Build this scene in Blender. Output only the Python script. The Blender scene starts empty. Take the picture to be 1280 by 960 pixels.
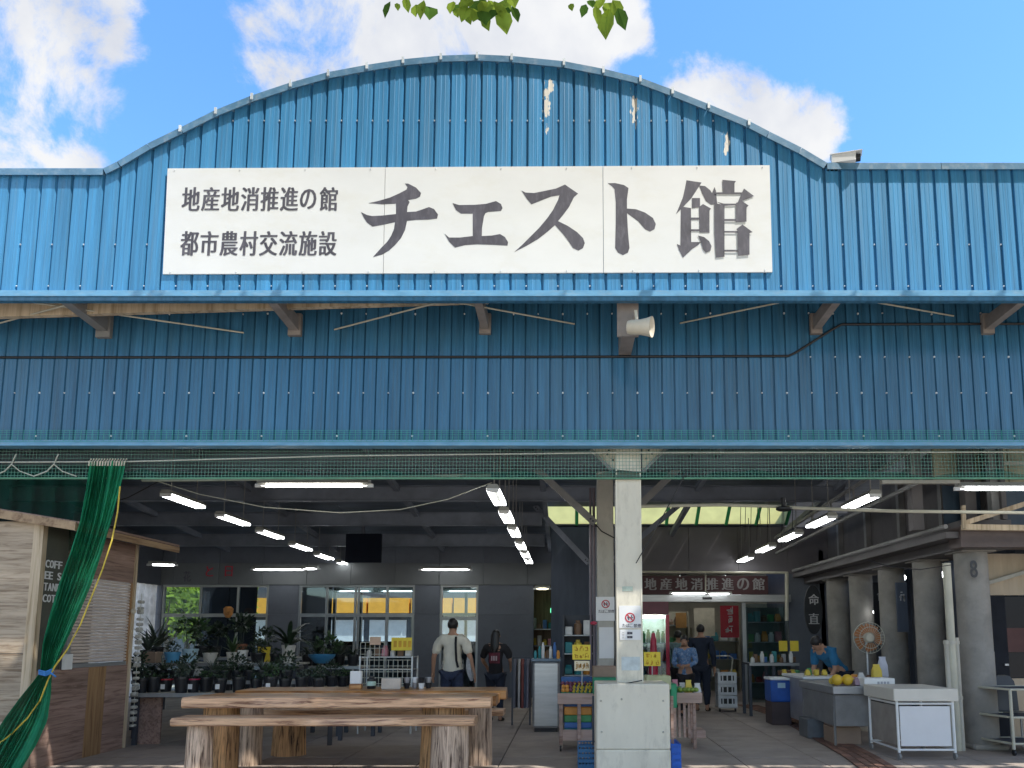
import bpy, bmesh, math, random
from math import sin, cos, pi, radians, sqrt, atan2
from mathutils import Vector, Matrix
from mathutils.geometry import tessellate_polygon
random.seed(7)
sc = bpy.context.scene
COL = sc.collection

# ------------------------------------------------------------------ camera
F, CX, CY, PITCH, EYE = 950.0, 710.0, 678.4, radians(7.0), 1.4
cam_d = bpy.data.cameras.new('camera')
cam_d.sensor_width = 36.0
cam_d.lens = F * 36.0 / 1280.0
cam_d.shift_x = (640 - CX) / 1280.0
cam_d.shift_y = (CY - 480) / 1280.0
cam_d.clip_start = 0.05
cam_d.clip_end = 3000
cam = bpy.data.objects.new('camera', cam_d)
COL.objects.link(cam)
cam.location = (0, 0, EYE)
cam.rotation_euler = (radians(90) + PITCH, 0, 0)
sc.camera = cam

def ray(px, py):
    u, v = (px - CX) / F, (CY - py) / F
    return Vector((u, cos(PITCH) - v * sin(PITCH), sin(PITCH) + v * cos(PITCH)))
def P(px, py, Y):                       # photo pixel -> world point on the upright plane y = Y
    d = ray(px, py)
    return Vector((0, 0, EYE)) + d * (Y / d.y)
def G(px, py, z=0.0):                   # photo pixel -> world point on the level plane
    d = ray(px, py)
    return Vector((0, 0, EYE)) + d * ((z - EYE) / d.z)

# ------------------------------------------------------------------ sky, sun, exposure
SUN_TO = Vector((1.35, -1.0, 3.0)).normalized()
SUN_EL = math.asin(SUN_TO.z)
SUN_ROT = atan2(SUN_TO.x, SUN_TO.y)
w = bpy.data.worlds.new('World')
sc.world = w
w.use_nodes = True
NT = w.node_tree
NT.nodes.clear()
def wn(t, **k):
    n = NT.nodes.new(t)
    for a, b in k.items():
        setattr(n, a, b)
    return n
def wmath(op, a, b=None, c=None, clamp=False):
    n = wn('ShaderNodeMath', operation=op, use_clamp=clamp)
    for i, x in enumerate((a, b, c)):
        if x is None: continue
        if isinstance(x, (int, float)): n.inputs[i].default_value = x
        else: NT.links.new(x, n.inputs[i])
    return n.outputs[0]
tc = wn('ShaderNodeTexCoord')
sky = wn('ShaderNodeTexSky', sky_type='NISHITA', sun_disc=False)
sky.sun_elevation = SUN_EL
sky.sun_rotation = SUN_ROT
sky.air_density = 1.0
sky.dust_density = 0.3
sky.ozone_density = 2.0
nz = wn('ShaderNodeTexNoise'); nz.inputs['Scale'].default_value = 6.5; nz.inputs['Detail'].default_value = 12; nz.inputs['Roughness'].default_value = 0.66; nz.inputs['Distortion'].default_value = 0.25
NT.links.new(tc.outputs['Generated'], nz.inputs['Vector'])
blob = None
def dirn(px, py): return ray(px, py).normalized()
for (bx, by, br) in ((0, 60, 150), (-60, 170, 190), (70, 190, 90), (110, 20, 75), (60, 120, 110), (-120, 20, 150),
                     (350, 60, 72), (440, 40, 90), (530, 50, 90), (600, 10, 60), (700, 70, 80), (770, 25, 50), (640, 90, 50), (480, -60, 150), (730, -70, 90),
                     (880, 150, 74), (950, 160, 80), (1000, 170, 64), (850, 118, 24), (920, 190, 70)):
    d0 = dirn(bx, by); rr = (dirn(bx + br, by) - d0).length
    vd = wn('ShaderNodeVectorMath', operation='DISTANCE')
    NT.links.new(tc.outputs['Generated'], vd.inputs[0]); vd.inputs[1].default_value = d0
    m = wmath('SUBTRACT', 1.0, wmath('DIVIDE', vd.outputs['Value'], rr))
    blob = m if blob is None else wmath('SMOOTH_MAX', blob, m, 0.25)
# the rest of the sky: cumulus of the same kind, thickened out of view for fill light
n2 = wn('ShaderNodeTexNoise'); n2.inputs['Scale'].default_value = 2.4; n2.inputs['Detail'].default_value = 3
NT.links.new(tc.outputs['Generated'], n2.inputs['Vector'])
vdc = wn('ShaderNodeVectorMath', operation='DISTANCE'); NT.links.new(tc.outputs['Generated'], vdc.inputs[0]); vdc.inputs[1].default_value = dirn(640, 100)
away = wmath('MULTIPLY', wmath('SUBTRACT', vdc.outputs['Value'], 0.78), 4.0, clamp=True)
rest = wmath('SUBTRACT', wmath('MULTIPLY', wmath('SUBTRACT', n2.outputs['Fac'], 0.47), 6.0), wmath('MULTIPLY', wmath('SUBTRACT', 1.0, away), 9.0))
cov = wmath('MAXIMUM', blob, rest)
cov = wmath('ADD', wmath('MINIMUM', cov, 0.45), wmath('MULTIPLY', wmath('SUBTRACT', nz.outputs['Fac'], 0.5), 2.6))
mr = wn('ShaderNodeMapRange', interpolation_type='SMOOTHSTEP')
mr.inputs['From Min'].default_value = -0.02; mr.inputs['From Max'].default_value = 0.42
NT.links.new(cov, mr.inputs['Value'])
n3 = wn('ShaderNodeTexNoise'); n3.inputs['Scale'].default_value = 9; n3.inputs['Detail'].default_value = 6
NT.links.new(tc.outputs['Generated'], n3.inputs['Vector'])
cr = wn('ShaderNodeValToRGB')
cr.color_ramp.elements[0].position = 0.3; cr.color_ramp.elements[0].color = (1.32, 1.4, 1.6, 1)
cr.color_ramp.elements[1].position = 0.62; cr.color_ramp.elements[1].color = (1.88, 1.9, 1.94, 1)
NT.links.new(n3.outputs['Fac'], cr.inputs['Fac'])
mx = wn('ShaderNodeMix', data_type='RGBA')
NT.links.new(mr.outputs['Result'], mx.inputs[0])
hsv = wn('ShaderNodeHueSaturation'); hsv.inputs['Saturation'].default_value = 1.22; hsv.inputs['Value'].default_value = 0.78
NT.links.new(sky.outputs['Color'], hsv.inputs['Color']); NT.links.new(hsv.outputs['Color'], mx.inputs[6])
NT.links.new(cr.outputs['Color'], mx.inputs[7])
bg = wn('ShaderNodeBackground'); bg.inputs['Strength'].default_value = 0.15
NT.links.new(mx.outputs[2], bg.inputs['Color'])
wo = wn('ShaderNodeOutputWorld'); NT.links.new(bg.outputs[0], wo.inputs['Surface'])

sun_d = bpy.data.lights.new('sun', 'SUN')
sun_d.energy = 2.0
sun_d.angle = radians(0.53)
sun_d.color = (1.0, 0.95, 0.87)
sun = bpy.data.objects.new('sun', sun_d); COL.objects.link(sun)
sun.location = (12, -8, 30)
sun.rotation_euler = SUN_TO.to_track_quat('Z', 'Y').to_euler()
vs = sc.view_settings
vs.view_transform = 'Standard'; vs.look = 'None'; vs.gamma = 1.0; vs.exposure = 1.72
sc.display_settings.display_device = 'sRGB'
sc.cycles.max_bounces = 8
sc.cycles.transparent_max_bounces = 16
sc.cycles.use_denoising = True
sc.cycles.sample_clamp_indirect = 4.0

# ------------------------------------------------------------------ materials
MATS = {}
def s2l(c): return tuple((x / 12.92 if x <= 0.04045 else ((x + 0.055) / 1.055) ** 2.4) for x in c)
def rgb(r, g, b): return s2l((r / 255, g / 255, b / 255))
def _base(name):
    m = bpy.data.materials.new(name); m.use_nodes = True
    nt = m.node_tree; b = nt.nodes['Principled BSDF']
    return m, nt, b
def _coord(nt, scale):
    t = nt.nodes.new('ShaderNodeTexCoord'); oi = nt.nodes.new('ShaderNodeObjectInfo')
    ad = nt.nodes.new('ShaderNodeVectorMath'); ad.operation = 'MULTIPLY_ADD'
    nt.links.new(oi.outputs['Random'], ad.inputs[0]); ad.inputs[1].default_value = (17.3, 9.1, 23.7)
    nt.links.new(t.outputs['Object'], ad.inputs[2])
    mp = nt.nodes.new('ShaderNodeMapping'); mp.inputs['Scale'].default_value = scale
    nt.links.new(ad.outputs[0], mp.inputs['Vector'])
    return mp.outputs[0], oi, t
def mk(name, col, rough=0.6, var=0.2, scale=(4, 4, 4), detail=5, bump=0.0, bscale=60, metal=0.0, spots=None, spec=0.5, vary=0.0, col2=None):
    """col linear rgb; var: value spread of soft wear; spots: (rgb, amount, scale) blotches of dirt; vary: per-object brightness"""
    if name in MATS: return MATS[name]
    m, nt, b = _base(name)
    if not isinstance(scale, tuple): scale = (scale,) * 3
    v, oi, t = _coord(nt, scale)
    n = nt.nodes.new('ShaderNodeTexNoise'); n.inputs['Scale'].default_value = 1; n.inputs['Detail'].default_value = detail; n.inputs['Roughness'].default_value = 0.6
    nt.links.new(v, n.inputs['Vector'])
    r = nt.nodes.new('ShaderNodeValToRGB')
    c2 = col2 or tuple(min(1, x * (1 + var)) for x in col); c1 = tuple(x * (1 - var) for x in col)
    r.color_ramp.elements[0].position = 0.3; r.color_ramp.elements[0].color = (*c1, 1)
    r.color_ramp.elements[1].position = 0.7; r.color_ramp.elements[1].color = (*c2, 1)
    nt.links.new(n.outputs['Fac'], r.inputs['Fac'])
    out = r.outputs['Color']
    if spots:
        n2_ = nt.nodes.new('ShaderNodeTexNoise'); n2_.inputs['Scale'].default_value = spots[2]; n2_.inputs['Detail'].default_value = 8; n2_.inputs['Roughness'].default_value = 0.7
        nt.links.new(v, n2_.inputs['Vector'])
        r2 = nt.nodes.new('ShaderNodeMapRange'); r2.inputs['From Min'].default_value = 0.5; r2.inputs['From Max'].default_value = 0.75; r2.inputs['To Max'].default_value = spots[1]
        nt.links.new(n2_.outputs['Fac'], r2.inputs['Value'])
        x = nt.nodes.new('ShaderNodeMix'); x.data_type = 'RGBA'
        nt.links.new(r2.outputs[0], x.inputs[0]); nt.links.new(out, x.inputs[6]); x.inputs[7].default_value = (*spots[0], 1)
        out = x.outputs[2]
    if vary:
        hs = nt.nodes.new('ShaderNodeHueSaturation')
        mr_ = nt.nodes.new('ShaderNodeMapRange'); mr_.inputs['To Min'].default_value = 1 - vary; mr_.inputs['To Max'].default_value = 1 + vary
        nt.links.new(oi.outputs['Random'], mr_.inputs['Value']); nt.links.new(mr_.outputs[0], hs.inputs['Value'])
        nt.links.new(out, hs.inputs['Color']); out = hs.outputs['Color']
    nt.links.new(out, b.inputs['Base Color'])
    b.inputs['Roughness'].default_value = rough; b.inputs['Metallic'].default_value = metal
    b.inputs['Specular IOR Level'].default_value = spec
    if bump:
        n3_ = nt.nodes.new('ShaderNodeTexNoise'); n3_.inputs['Scale'].default_value = bscale; n3_.inputs['Detail'].default_value = 4
        nt.links.new(v, n3_.inputs['Vector'])
        bp = nt.nodes.new('ShaderNodeBump'); bp.inputs['Strength'].default_value = bump; bp.inputs['Distance'].default_value = 0.01
        nt.links.new(n3_.outputs['Fac'], bp.inputs['Height']); nt.links.new(bp.outputs[0], b.inputs['Normal'])
    MATS[name] = m
    return m
def mk_wood(name, c1, c2, axis=0, k=1.0, rough=0.6, vary=0.1, bump=0.25):
    if name in MATS: return MATS[name]
    m, nt, b = _base(name)
    s = [14 * k] * 3; s[axis] = 0.9 * k
    v, oi, t = _coord(nt, tuple(s))
    n = nt.nodes.new('ShaderNodeTexNoise'); n.inputs['Scale'].default_value = 1; n.inputs['Detail'].default_value = 8; n.inputs['Roughness'].default_value = 0.65; n.inputs['Distortion'].default_value = 0.6
    nt.links.new(v, n.inputs['Vector'])
    r = nt.nodes.new('ShaderNodeValToRGB'); e = r.color_ramp.elements
    e[0].position = 0.37; e[0].color = (*c1, 1); e[1].position = 0.60; e[1].color = (*c2, 1)
    mid = r.color_ramp.elements.new(0.48); mid.color = (*[(a * 0.35 + d * 0.65) for a, d in zip(c1, c2)], 1)
    nt.links.new(n.outputs['Fac'], r.inputs['Fac'])
    n2_ = nt.nodes.new('ShaderNodeTexNoise'); n2_.inputs['Scale'].default_value = 0.16; n2_.inputs['Detail'].default_value = 3
    nt.links.new(v, n2_.inputs['Vector'])
    hs = nt.nodes.new('ShaderNodeHueSaturation')
    m1 = nt.nodes.new('ShaderNodeMapRange'); m1.inputs['From Min'].default_value = 0.3; m1.inputs['From Max'].default_value = 0.7; m1.inputs['To Min'].default_value = 0.72; m1.inputs['To Max'].default_value = 1.2
    nt.links.new(n2_.outputs['Fac'], m1.inputs['Value'])
    m2 = nt.nodes.new('ShaderNodeMapRange'); m2.inputs['To Min'].default_value = 1 - vary; m2.inputs['To Max'].default_value = 1 + vary
    nt.links.new(oi.outputs['Random'], m2.inputs['Value'])
    mm = nt.nodes.new('ShaderNodeMath'); mm.operation = 'MULTIPLY'
    nt.links.new(m1.outputs[0], mm.inputs[0]); nt.links.new(m2.outputs[0], mm.inputs[1]); nt.links.new(mm.outputs[0], hs.inputs['Value'])
    nt.links.new(r.outputs['Color'], hs.inputs['Color']); nt.links.new(hs.outputs['Color'], b.inputs['Base Color'])
    b.inputs['Roughness'].default_value = rough
    bp = nt.nodes.new('ShaderNodeBump'); bp.inputs['Strength'].default_value = bump; bp.inputs['Distance'].default_value = 0.008
    nt.links.new(n.outputs['Fac'], bp.inputs['Height']); nt.links.new(bp.outputs[0], b.inputs['Normal'])
    MATS[name] = m
    return m
def mk_emit(name, col, strength):
    if name in MATS: return MATS[name]
    m, nt, b = _base(name)
    b.inputs['Base Color'].default_value = (0.8, 0.8, 0.8, 1)
    b.inputs['Emission Color'].default_value = (*col, 1); b.inputs['Emission Strength'].default_value = strength
    MATS[name] = m
    return m
def mk_glass(name, tint=(0.75, 0.85, 0.88), alpha=0.02, rough=0.03):
    """thin window pane: mostly see-through with a sheen"""
    if name in MATS: return MATS[name]
    m, nt, b = _base(name)
    tr = nt.nodes.new('ShaderNodeBsdfTransparent'); tr.inputs['Color'].default_value = (*tint, 1)
    gl = nt.nodes.new('ShaderNodeBsdfGlossy'); gl.inputs['Roughness'].default_value = rough; gl.inputs['Color'].default_value = (0.9, 0.95, 1, 1)
    fr = nt.nodes.new('ShaderNodeFresnel'); fr.inputs['IOR'].default_value = 1.5
    mt = nt.nodes.new('ShaderNodeMath'); mt.operation = 'ADD'; mt.inputs[1].default_value = alpha * 0.3
    nt.links.new(fr.outputs[0], mt.inputs[0])
    ms = nt.nodes.new('ShaderNodeMixShader')
    nt.links.new(mt.outputs[0], ms.inputs[0]); nt.links.new(tr.outputs[0], ms.inputs[1]); nt.links.new(gl.outputs[0], ms.inputs[2])
    nt.links.new(ms.outputs[0], nt.nodes['Material Output'].inputs['Surface'])
    MATS[name] = m
    return m
def mk_trans(name, col, k=0.7, alpha=0.0):
    """translucent sheet (plastic roofing, netting, leaves): diffuse + translucent, optional see-through share"""
    if name in MATS: return MATS[name]
    m, nt, b = _base(name)
    v, oi, t = _coord(nt, (5, 5, 5))
    n = nt.nodes.new('ShaderNodeTexNoise'); n.inputs['Scale'].default_value = 1; n.inputs['Detail'].default_value = 5; nt.links.new(v, n.inputs['Vector'])
    r = nt.nodes.new('ShaderNodeValToRGB'); r.color_ramp.elements[0].position = 0.3; r.color_ramp.elements[1].position = 0.7
    lo_, hi_ = (0.94, 1.05) if 'skylight' in name else (0.72, 1.25)
    r.color_ramp.elements[0].color = (*[x * lo_ for x in col], 1); r.color_ramp.elements[1].color = (*[min(1, x * hi_) for x in col], 1)
    nt.links.new(n.outputs['Fac'], r.inputs['Fac'])
    d = nt.nodes.new('ShaderNodeBsdfDiffuse'); tl = nt.nodes.new('ShaderNodeBsdfTranslucent')
    nt.links.new(r.outputs['Color'], d.inputs['Color']); nt.links.new(r.outputs['Color'], tl.inputs['Color'])
    ms = nt.nodes.new('ShaderNodeMixShader'); ms.inputs[0].default_value = k
    nt.links.new(d.outputs[0], ms.inputs[1]); nt.links.new(tl.outputs[0], ms.inputs[2])
    out = ms.outputs[0]
    if alpha:
        tp = nt.nodes.new('ShaderNodeBsdfTransparent'); m2 = nt.nodes.new('ShaderNodeMixShader'); m2.inputs[0].default_value = alpha
        nt.links.new(out, m2.inputs[1]); nt.links.new(tp.outputs[0], m2.inputs[2]); out = m2.outputs[0]
    nt.links.new(out, nt.nodes['Material Output'].inputs['Surface'])
    MATS[name] = m
    return m

# ------------------------------------------------------------------ mesh helpers
def tag(o, label=None, cat=None, group=None, kind=None):
    if label: o['label'] = label
    if cat: o['category'] = cat
    if group: o['group'] = group
    if kind: o['kind'] = kind
    return o
def thing(name, label, cat, loc=(0, 0, 0), group=None, rz=0.0):
    o = bpy.data.objects.new(name, None); COL.objects.link(o)
    o.location = loc; o.rotation_euler = (0, 0, rz); o.empty_display_size = 0.1
    return tag(o, label, cat, group)
def root_loc(p):
    v = Vector((0, 0, 0))
    while p is not None:
        v = v + p.location; p = p.parent
    return v
class MB:
    def __init__(s): s.v = []; s.f = []
    def add(s, vs, fs):
        o = len(s.v); s.v += [tuple(x) for x in vs]; s.f += [tuple(i + o for i in q) for q in fs]; return s
    def box(s, a, b, rz=0.0, piv=None):
        (x0, y0, z0), (x1, y1, z1) = a, b
        vs = [Vector((x, y, z)) for z in (z0, z1) for x, y in ((x0, y0), (x1, y0), (x1, y1), (x0, y1))]
        if rz:
            c = Vector(piv) if piv else Vector(((x0 + x1) / 2, (y0 + y1) / 2, 0)); R = Matrix.Rotation(rz, 3, 'Z')
            vs = [R @ (q - c) + c for q in vs]
        return s.add(vs, [(3, 2, 1, 0), (4, 5, 6, 7), (0, 1, 5, 4), (1, 2, 6, 5), (2, 3, 7, 6), (3, 0, 4, 7)])
    def cbox(s, a, b, c=0.01):
        """box with chamfered vertical and top edges"""
        (x0, y0, z0), (x1, y1, z1) = a, b
        def ring(i, z): return [(x0 + c + i, y0 + i, z), (x1 - c - i, y0 + i, z), (x1 - i, y0 + c + i, z), (x1 - i, y1 - c - i, z), (x1 - c - i, y1 - i, z), (x0 + c + i, y1 - i, z), (x0 + i, y1 - c - i, z), (x0 + i, y0 + c + i, z)]
        rs = [ring(c * .6, z0), ring(0, z0 + c), ring(0, z1 - c), ring(c * .6, z1)]
        return s.rings(rs, True)
    def rings(s, rs, cap=True):
        n = len(rs[0]); vs = [q for r in rs for q in r]; fs = []
        for i in range(len(rs) - 1):
            for j in range(n):
                k = (j + 1) % n
                fs.append((i * n + j, i * n + k, (i + 1) * n + k, (i + 1) * n + j))
        if cap: fs += [tuple(range(n - 1, -1, -1)), tuple(range((len(rs) - 1) * n, len(rs) * n))]
        return s.add(vs, fs)
    def bar(s, p, q, w, h=None, up=(0, 0, 1)):
        """square bar from p to q"""
        p, q = Vector(p), Vector(q); h = h or w; d = (q - p).normalized(); up = Vector(up)
        if abs(d.dot(up)) > 0.98: up = Vector((0, 1, 0))
        a = d.cross(up).normalized() * w / 2; c = a.cross(d).normalized() * h / 2
        return s.rings([[t + a + c, t - a + c, t - a - c, t + a - c] for t in (p, q)])
    def tube(s, pts, r, n=8, cap=True, r2=None):
        pts = [Vector(p) for p in pts]; rs = []
        for i, p in enumerate(pts):
            d = (pts[min(i + 1, len(pts) - 1)] - pts[max(i - 1, 0)]).normalized()
            up = Vector((0, 0, 1)) if abs(d.z) < 0.9 else Vector((0, 1, 0))
            a = d.cross(up).normalized(); c = a.cross(d)
            R = r if r2 is None else r + (r2 - r) * i / max(1, len(pts) - 1)
            rs.append([p + a * R * cos(2 * pi * k / n) + c * R * sin(2 * pi * k / n) for k in range(n)])
        return s.rings(rs, cap)
    def lathe(s, c, prof, n=16, cap=True):
        c = Vector(c)
        return s.rings([[c + Vector((r * cos(2 * pi * k / n), r * sin(2 * pi * k / n), z)) for k in range(n)] for r, z in prof], cap)
    def quad(s, a, b, c, d): return s.add([a, b, c, d], [(0, 1, 2, 3)])
    def poly(s, pts): return s.add(pts, [tuple(range(len(pts)))])
    def prism(s, pts, off):
        """polygon pts extruded by vector off"""
        n = len(pts); off = Vector(off); pts = [Vector(p) for p in pts]
        tri = tessellate_polygon([pts]); vs = pts + [p + off for p in pts]
        fs = [t for t in tri] + [tuple(i + n for i in reversed(t)) for t in tri] + [(i, (i + 1) % n, (i + 1) % n + n, i + n) for i in range(n)]
        return s.add(vs, fs)
    def ball(s, c, r, nu=10, nv=7, sc_=(1, 1, 1), jit=0.0):
        c = Vector(c); rs = []
        for i in range(nv):
            th = pi * (i + 0.12) / (nv - 0.76)
            rs.append([c + Vector((sc_[0] * sin(th) * cos(2 * pi * k / nu), sc_[1] * sin(th) * sin(2 * pi * k / nu), -sc_[2] * cos(th))) * r * (1 + random.uniform(-jit, jit)) for k in range(nu)])
        return s.rings(rs, True)
    def build(s, name, mat, parent=None, local=False, smooth=False, label=None, kind=None):
        off = Vector((0, 0, 0)) if local else root_loc(parent)
        me = bpy.data.meshes.new(name)
        me.from_pydata([tuple(Vector(q) - off) for q in s.v], [], s.f)
        if isinstance(mat, bpy.types.Material): me.materials.append(mat)
        bm = bmesh.new(); bm.from_mesh(me); bmesh.ops.recalc_face_normals(bm, faces=bm.faces); bm.to_mesh(me); bm.free()
        if smooth:
            me.polygons.foreach_set('use_smooth', [True] * len(me.polygons))
            try: me.set_sharp_from_angle(angle=radians(40))
            except Exception: pass
        me.update()
        o = bpy.data.objects.new(name, me); COL.objects.link(o)
        if parent is not None: o.parent = parent
        return tag(o, label, kind=kind)
def inst(o, loc=None, rz=None, parent=None, name=None):
    c = o.copy(); COL.objects.link(c)
    if loc is not None: c.location = loc
    if rz is not None: c.rotation_euler = (0, 0, rz)
    if parent is not None: c.parent = parent
    return c
def copy_tree(o, loc=None, rz=None, label=None, parent=None):
    c = o.copy(); COL.objects.link(c)
    if parent is not None: c.parent = parent
    for ch in list(o.children): copy_tree(ch, parent=c)
    if loc is not None: c.location = loc
    if rz is not None: c.rotation_euler = (0, 0, rz)
    if label: c['label'] = label
    return c

# ------------------------------------------------------------------ lettering (built-in font, turned into mesh)
_gl = {}
def glyph(ch):
    if ch in _gl: return _gl[ch]
    c = bpy.data.curves.new('glyph', 'FONT'); c.body = ch; c.resolution_u = 3
    o = bpy.data.objects.new('glyph', c); COL.objects.link(o)
    dg = bpy.context.evaluated_depsgraph_get(); me = o.evaluated_get(dg).to_mesh()
    r = ([tuple(v.co) for v in me.vertices], [tuple(p.vertices) for p in me.polygons])
    o.evaluated_get(dg).to_mesh_clear(); bpy.data.objects.remove(o); bpy.data.curves.remove(c)
    _gl[ch] = r
    return r
def put_glyph(mb, ch, org, ex, ey, w_, h_, bold=(0.0,), boldy=(0.0,)):
    """character ch fitted to a box w_ x h_ whose lower left is org; ex, ey unit vectors; bold: sideways repeats that thicken the stems"""
    vs, fs = glyph(ch)
    if not vs: return
    xs = [v[0] for v in vs]; ys = [v[1] for v in vs]
    x0, x1, y0, y1 = min(xs), max(xs), min(ys), max(ys)
    nrm = ex.cross(ey); k = 0
    for b in bold:
        for c in boldy:
            mb.add([org + ex * ((v[0] - x0) / (x1 - x0) * w_ + b * w_) + ey * ((v[1] - y0) / (y1 - y0) * h_ + c * h_) + nrm * (0.0004 * k) for v in vs], fs); k += 1
EX, EZ = Vector((1, 0, 0)), Vector((0, 0, 1))

# ------------------------------------------------------------------ palette
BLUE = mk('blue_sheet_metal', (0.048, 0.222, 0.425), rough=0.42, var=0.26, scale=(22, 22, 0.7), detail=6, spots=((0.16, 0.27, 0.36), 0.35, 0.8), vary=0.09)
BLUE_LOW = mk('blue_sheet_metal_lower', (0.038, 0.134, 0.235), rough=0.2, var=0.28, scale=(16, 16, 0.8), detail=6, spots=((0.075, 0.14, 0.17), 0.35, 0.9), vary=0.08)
BLUE_TRIM = mk('blue_trim', (0.13, 0.33, 0.52), rough=0.38, var=0.15, scale=(6, 6, 20), spots=((0.35, 0.4, 0.42), 0.4, 1.5))
COPING = mk('coping_metal', (0.10, 0.22, 0.34), rough=0.4, var=0.2, scale=6, spots=((0.33, 0.36, 0.37), 0.6, 2))
SCREW = mk('screw_head', (0.75, 0.8, 0.82), rough=0.35, metal=0.3)
SIGNW = mk('sign_white', (0.68, 0.695, 0.69), rough=0.5, var=0.04, scale=(1.2, 1, 2.5), spots=((0.60, 0.59, 0.52), 0.45, 1.6))
INK = mk('sign_ink', (0.075, 0.072, 0.09), rough=0.55, var=0.25, scale=(9, 9, 3), spots=((0.16, 0.155, 0.18), 0.6, 2))
DARKST = mk('dark_steel', (0.055, 0.062, 0.078), rough=0.6, var=0.3, scale=3)
GREYST = mk('grey_steel', (0.22, 0.22, 0.215), rough=0.55, var=0.2, scale=5, spots=((0.16, 0.11, 0.08), 0.4, 2))
WHITEST = mk('cream_paint', (0.70, 0.655, 0.53), rough=0.5, var=0.09, scale=(3, 3, 1.2), spots=((0.30, 0.27, 0.21), 0.6, 2.2), bump=0.05, bscale=5)
GREYPOST = mk('grey_post_paint', (0.42, 0.40, 0.34), rough=0.55, var=0.12, scale=(4, 4, 2), spots=((0.2, 0.18, 0.15), 0.5, 1.6))
WHITE = mk('white_plastic', (0.74, 0.75, 0.74), rough=0.4, var=0.05)
BEIGE = mk('beige_plastic', (0.60, 0.55, 0.44), rough=0.5, var=0.1, scale=6)
BROWNST = mk('brown_grey_plate', (0.24, 0.21, 0.19), rough=0.6, var=0.2, scale=6)
BLACK = mk('black_rubber', (0.012, 0.012, 0.014), rough=0.5, var=0.2)
POTBLK = mk('black_pot_plastic', (0.014, 0.016, 0.02), rough=0.35, var=0.3)
WALLD = mk('dark_slate_wall', (0.125, 0.14, 0.168), rough=0.7, var=0.15, scale=1.5, spots=((0.05, 0.055, 0.066), 0.5, 2), vary=0.08)
NAVY = mk('navy_curtain', (0.06, 0.075, 0.105), rough=0.8, var=0.2, scale=(6, 6, 1))
CEIL = mk('roof_underside', (0.115, 0.14, 0.18), rough=0.7, var=0.25, scale=(1, 6, 1))
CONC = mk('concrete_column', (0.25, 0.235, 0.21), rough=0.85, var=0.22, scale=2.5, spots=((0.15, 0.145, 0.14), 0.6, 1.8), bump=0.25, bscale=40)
FLOOR = mk('floor_slab_stone', (0.34, 0.285, 0.245), rough=0.62, var=0.2, scale=1.6, spots=((0.13, 0.12, 0.115), 0.5, 2.2), vary=0.07, bump=0.06, bscale=40)
JOINT = mk('joint_mortar', (0.09, 0.085, 0.083), rough=0.9, var=0.2)
ASPH = mk('pale_bounce_paving', (0.44, 0.385, 0.31), rough=0.9, var=0.2, scale=3, bump=0.3, bscale=80)  # made pale and warm so sunlit ground bounces light into the shade
BRICK = mk('red_paver', (0.20, 0.105, 0.075), rough=0.8, var=0.25, scale=5, vary=0.3, bump=0.2)
PLANK = mk_wood('bench_plank_wood', (0.17, 0.07, 0.035), (0.70, 0.43, 0.25), axis=0, k=2.6, rough=0.42, vary=0.14)
VARN = mk_wood('varnished_top_wood', (0.20, 0.075, 0.018), (0.50, 0.235, 0.075), axis=0, k=1.3, rough=0.3, vary=0.1)
LOG = mk_wood('log_wood', (0.06, 0.022, 0.008), (0.74, 0.42, 0.19), axis=2, k=3.2, rough=0.65, vary=0.15, bump=0.6)
LOGG = mk_wood('weathered_log_wood', (0.085, 0.045, 0.028), (0.68, 0.50, 0.36), axis=2, k=3.2, rough=0.75, vary=0.1, bump=0.7)
PLYL = mk_wood('pale_plywood', (0.26, 0.185, 0.12), (0.55, 0.44, 0.32), axis=0, k=2.4, rough=0.7, vary=0.05)
PLYR = mk_wood('reddish_plywood', (0.19, 0.115, 0.09), (0.37, 0.25, 0.20), axis=1, k=2.2, rough=0.7, vary=0.08)
PLYY = mk_wood('honey_plywood', (0.24, 0.125, 0.055), (0.45, 0.27, 0.13), axis=2, k=1.3, rough=0.65, vary=0.08)
BATTEN = mk_wood('pale_batten_wood', (0.34, 0.25, 0.15), (0.58, 0.47, 0.33), axis=2, k=1, rough=0.65)
EAVE = mk_wood('eave_board_wood', (0.22, 0.13, 0.07), (0.46, 0.32, 0.19), axis=1, k=1, rough=0.65)
CRATEW = mk_wood('stand_wood', (0.28, 0.17, 0.13), (0.48, 0.34, 0.28), axis=0, k=1.2, rough=0.7)
GREEN_NET = mk_trans('green_net_weave', (0.04, 0.37, 0.195), k=0.4, alpha=0.2)
GREEN_NET2 = mk_trans('green_net_single', (0.014, 0.095, 0.07), k=0.3, alpha=0.38)
STRAND = mk('net_strand', (0.12, 0.27, 0.21), rough=0.7, var=0.2)
ROPE = mk('pale_rope', (0.46, 0.47, 0.40), rough=0.8, var=0.2, scale=40)
YROPE = mk('yellow_rope', (0.58, 0.44, 0.06), rough=0.7, var=0.2, scale=30)
BROPE = mk('blue_rope', (0.04, 0.2, 0.5), rough=0.7)
TUBE_E = mk_emit('fluorescent_glow', (0.95, 0.98, 1.0), 5.0)
TUBE_D = mk_emit('dim_fluorescent_glow', (0.95, 0.98, 1.0), 1.3)
TUBE_W = mk_emit('warm_fluorescent_glow', (1.0, 0.9, 0.62), 3.5)
ALU = mk('aluminium_frame', (0.34, 0.36, 0.37), rough=0.4, metal=0.5, var=0.1)
STEELP = mk('brushed_steel', (0.42, 0.43, 0.44), rough=0.35, metal=0.6, var=0.12, scale=(3, 3, 20))
PIPE = mk('pale_pipe_paint', (0.46, 0.44, 0.35), rough=0.5, var=0.12, scale=4)
PANE = mk_glass('window_glass')
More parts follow.
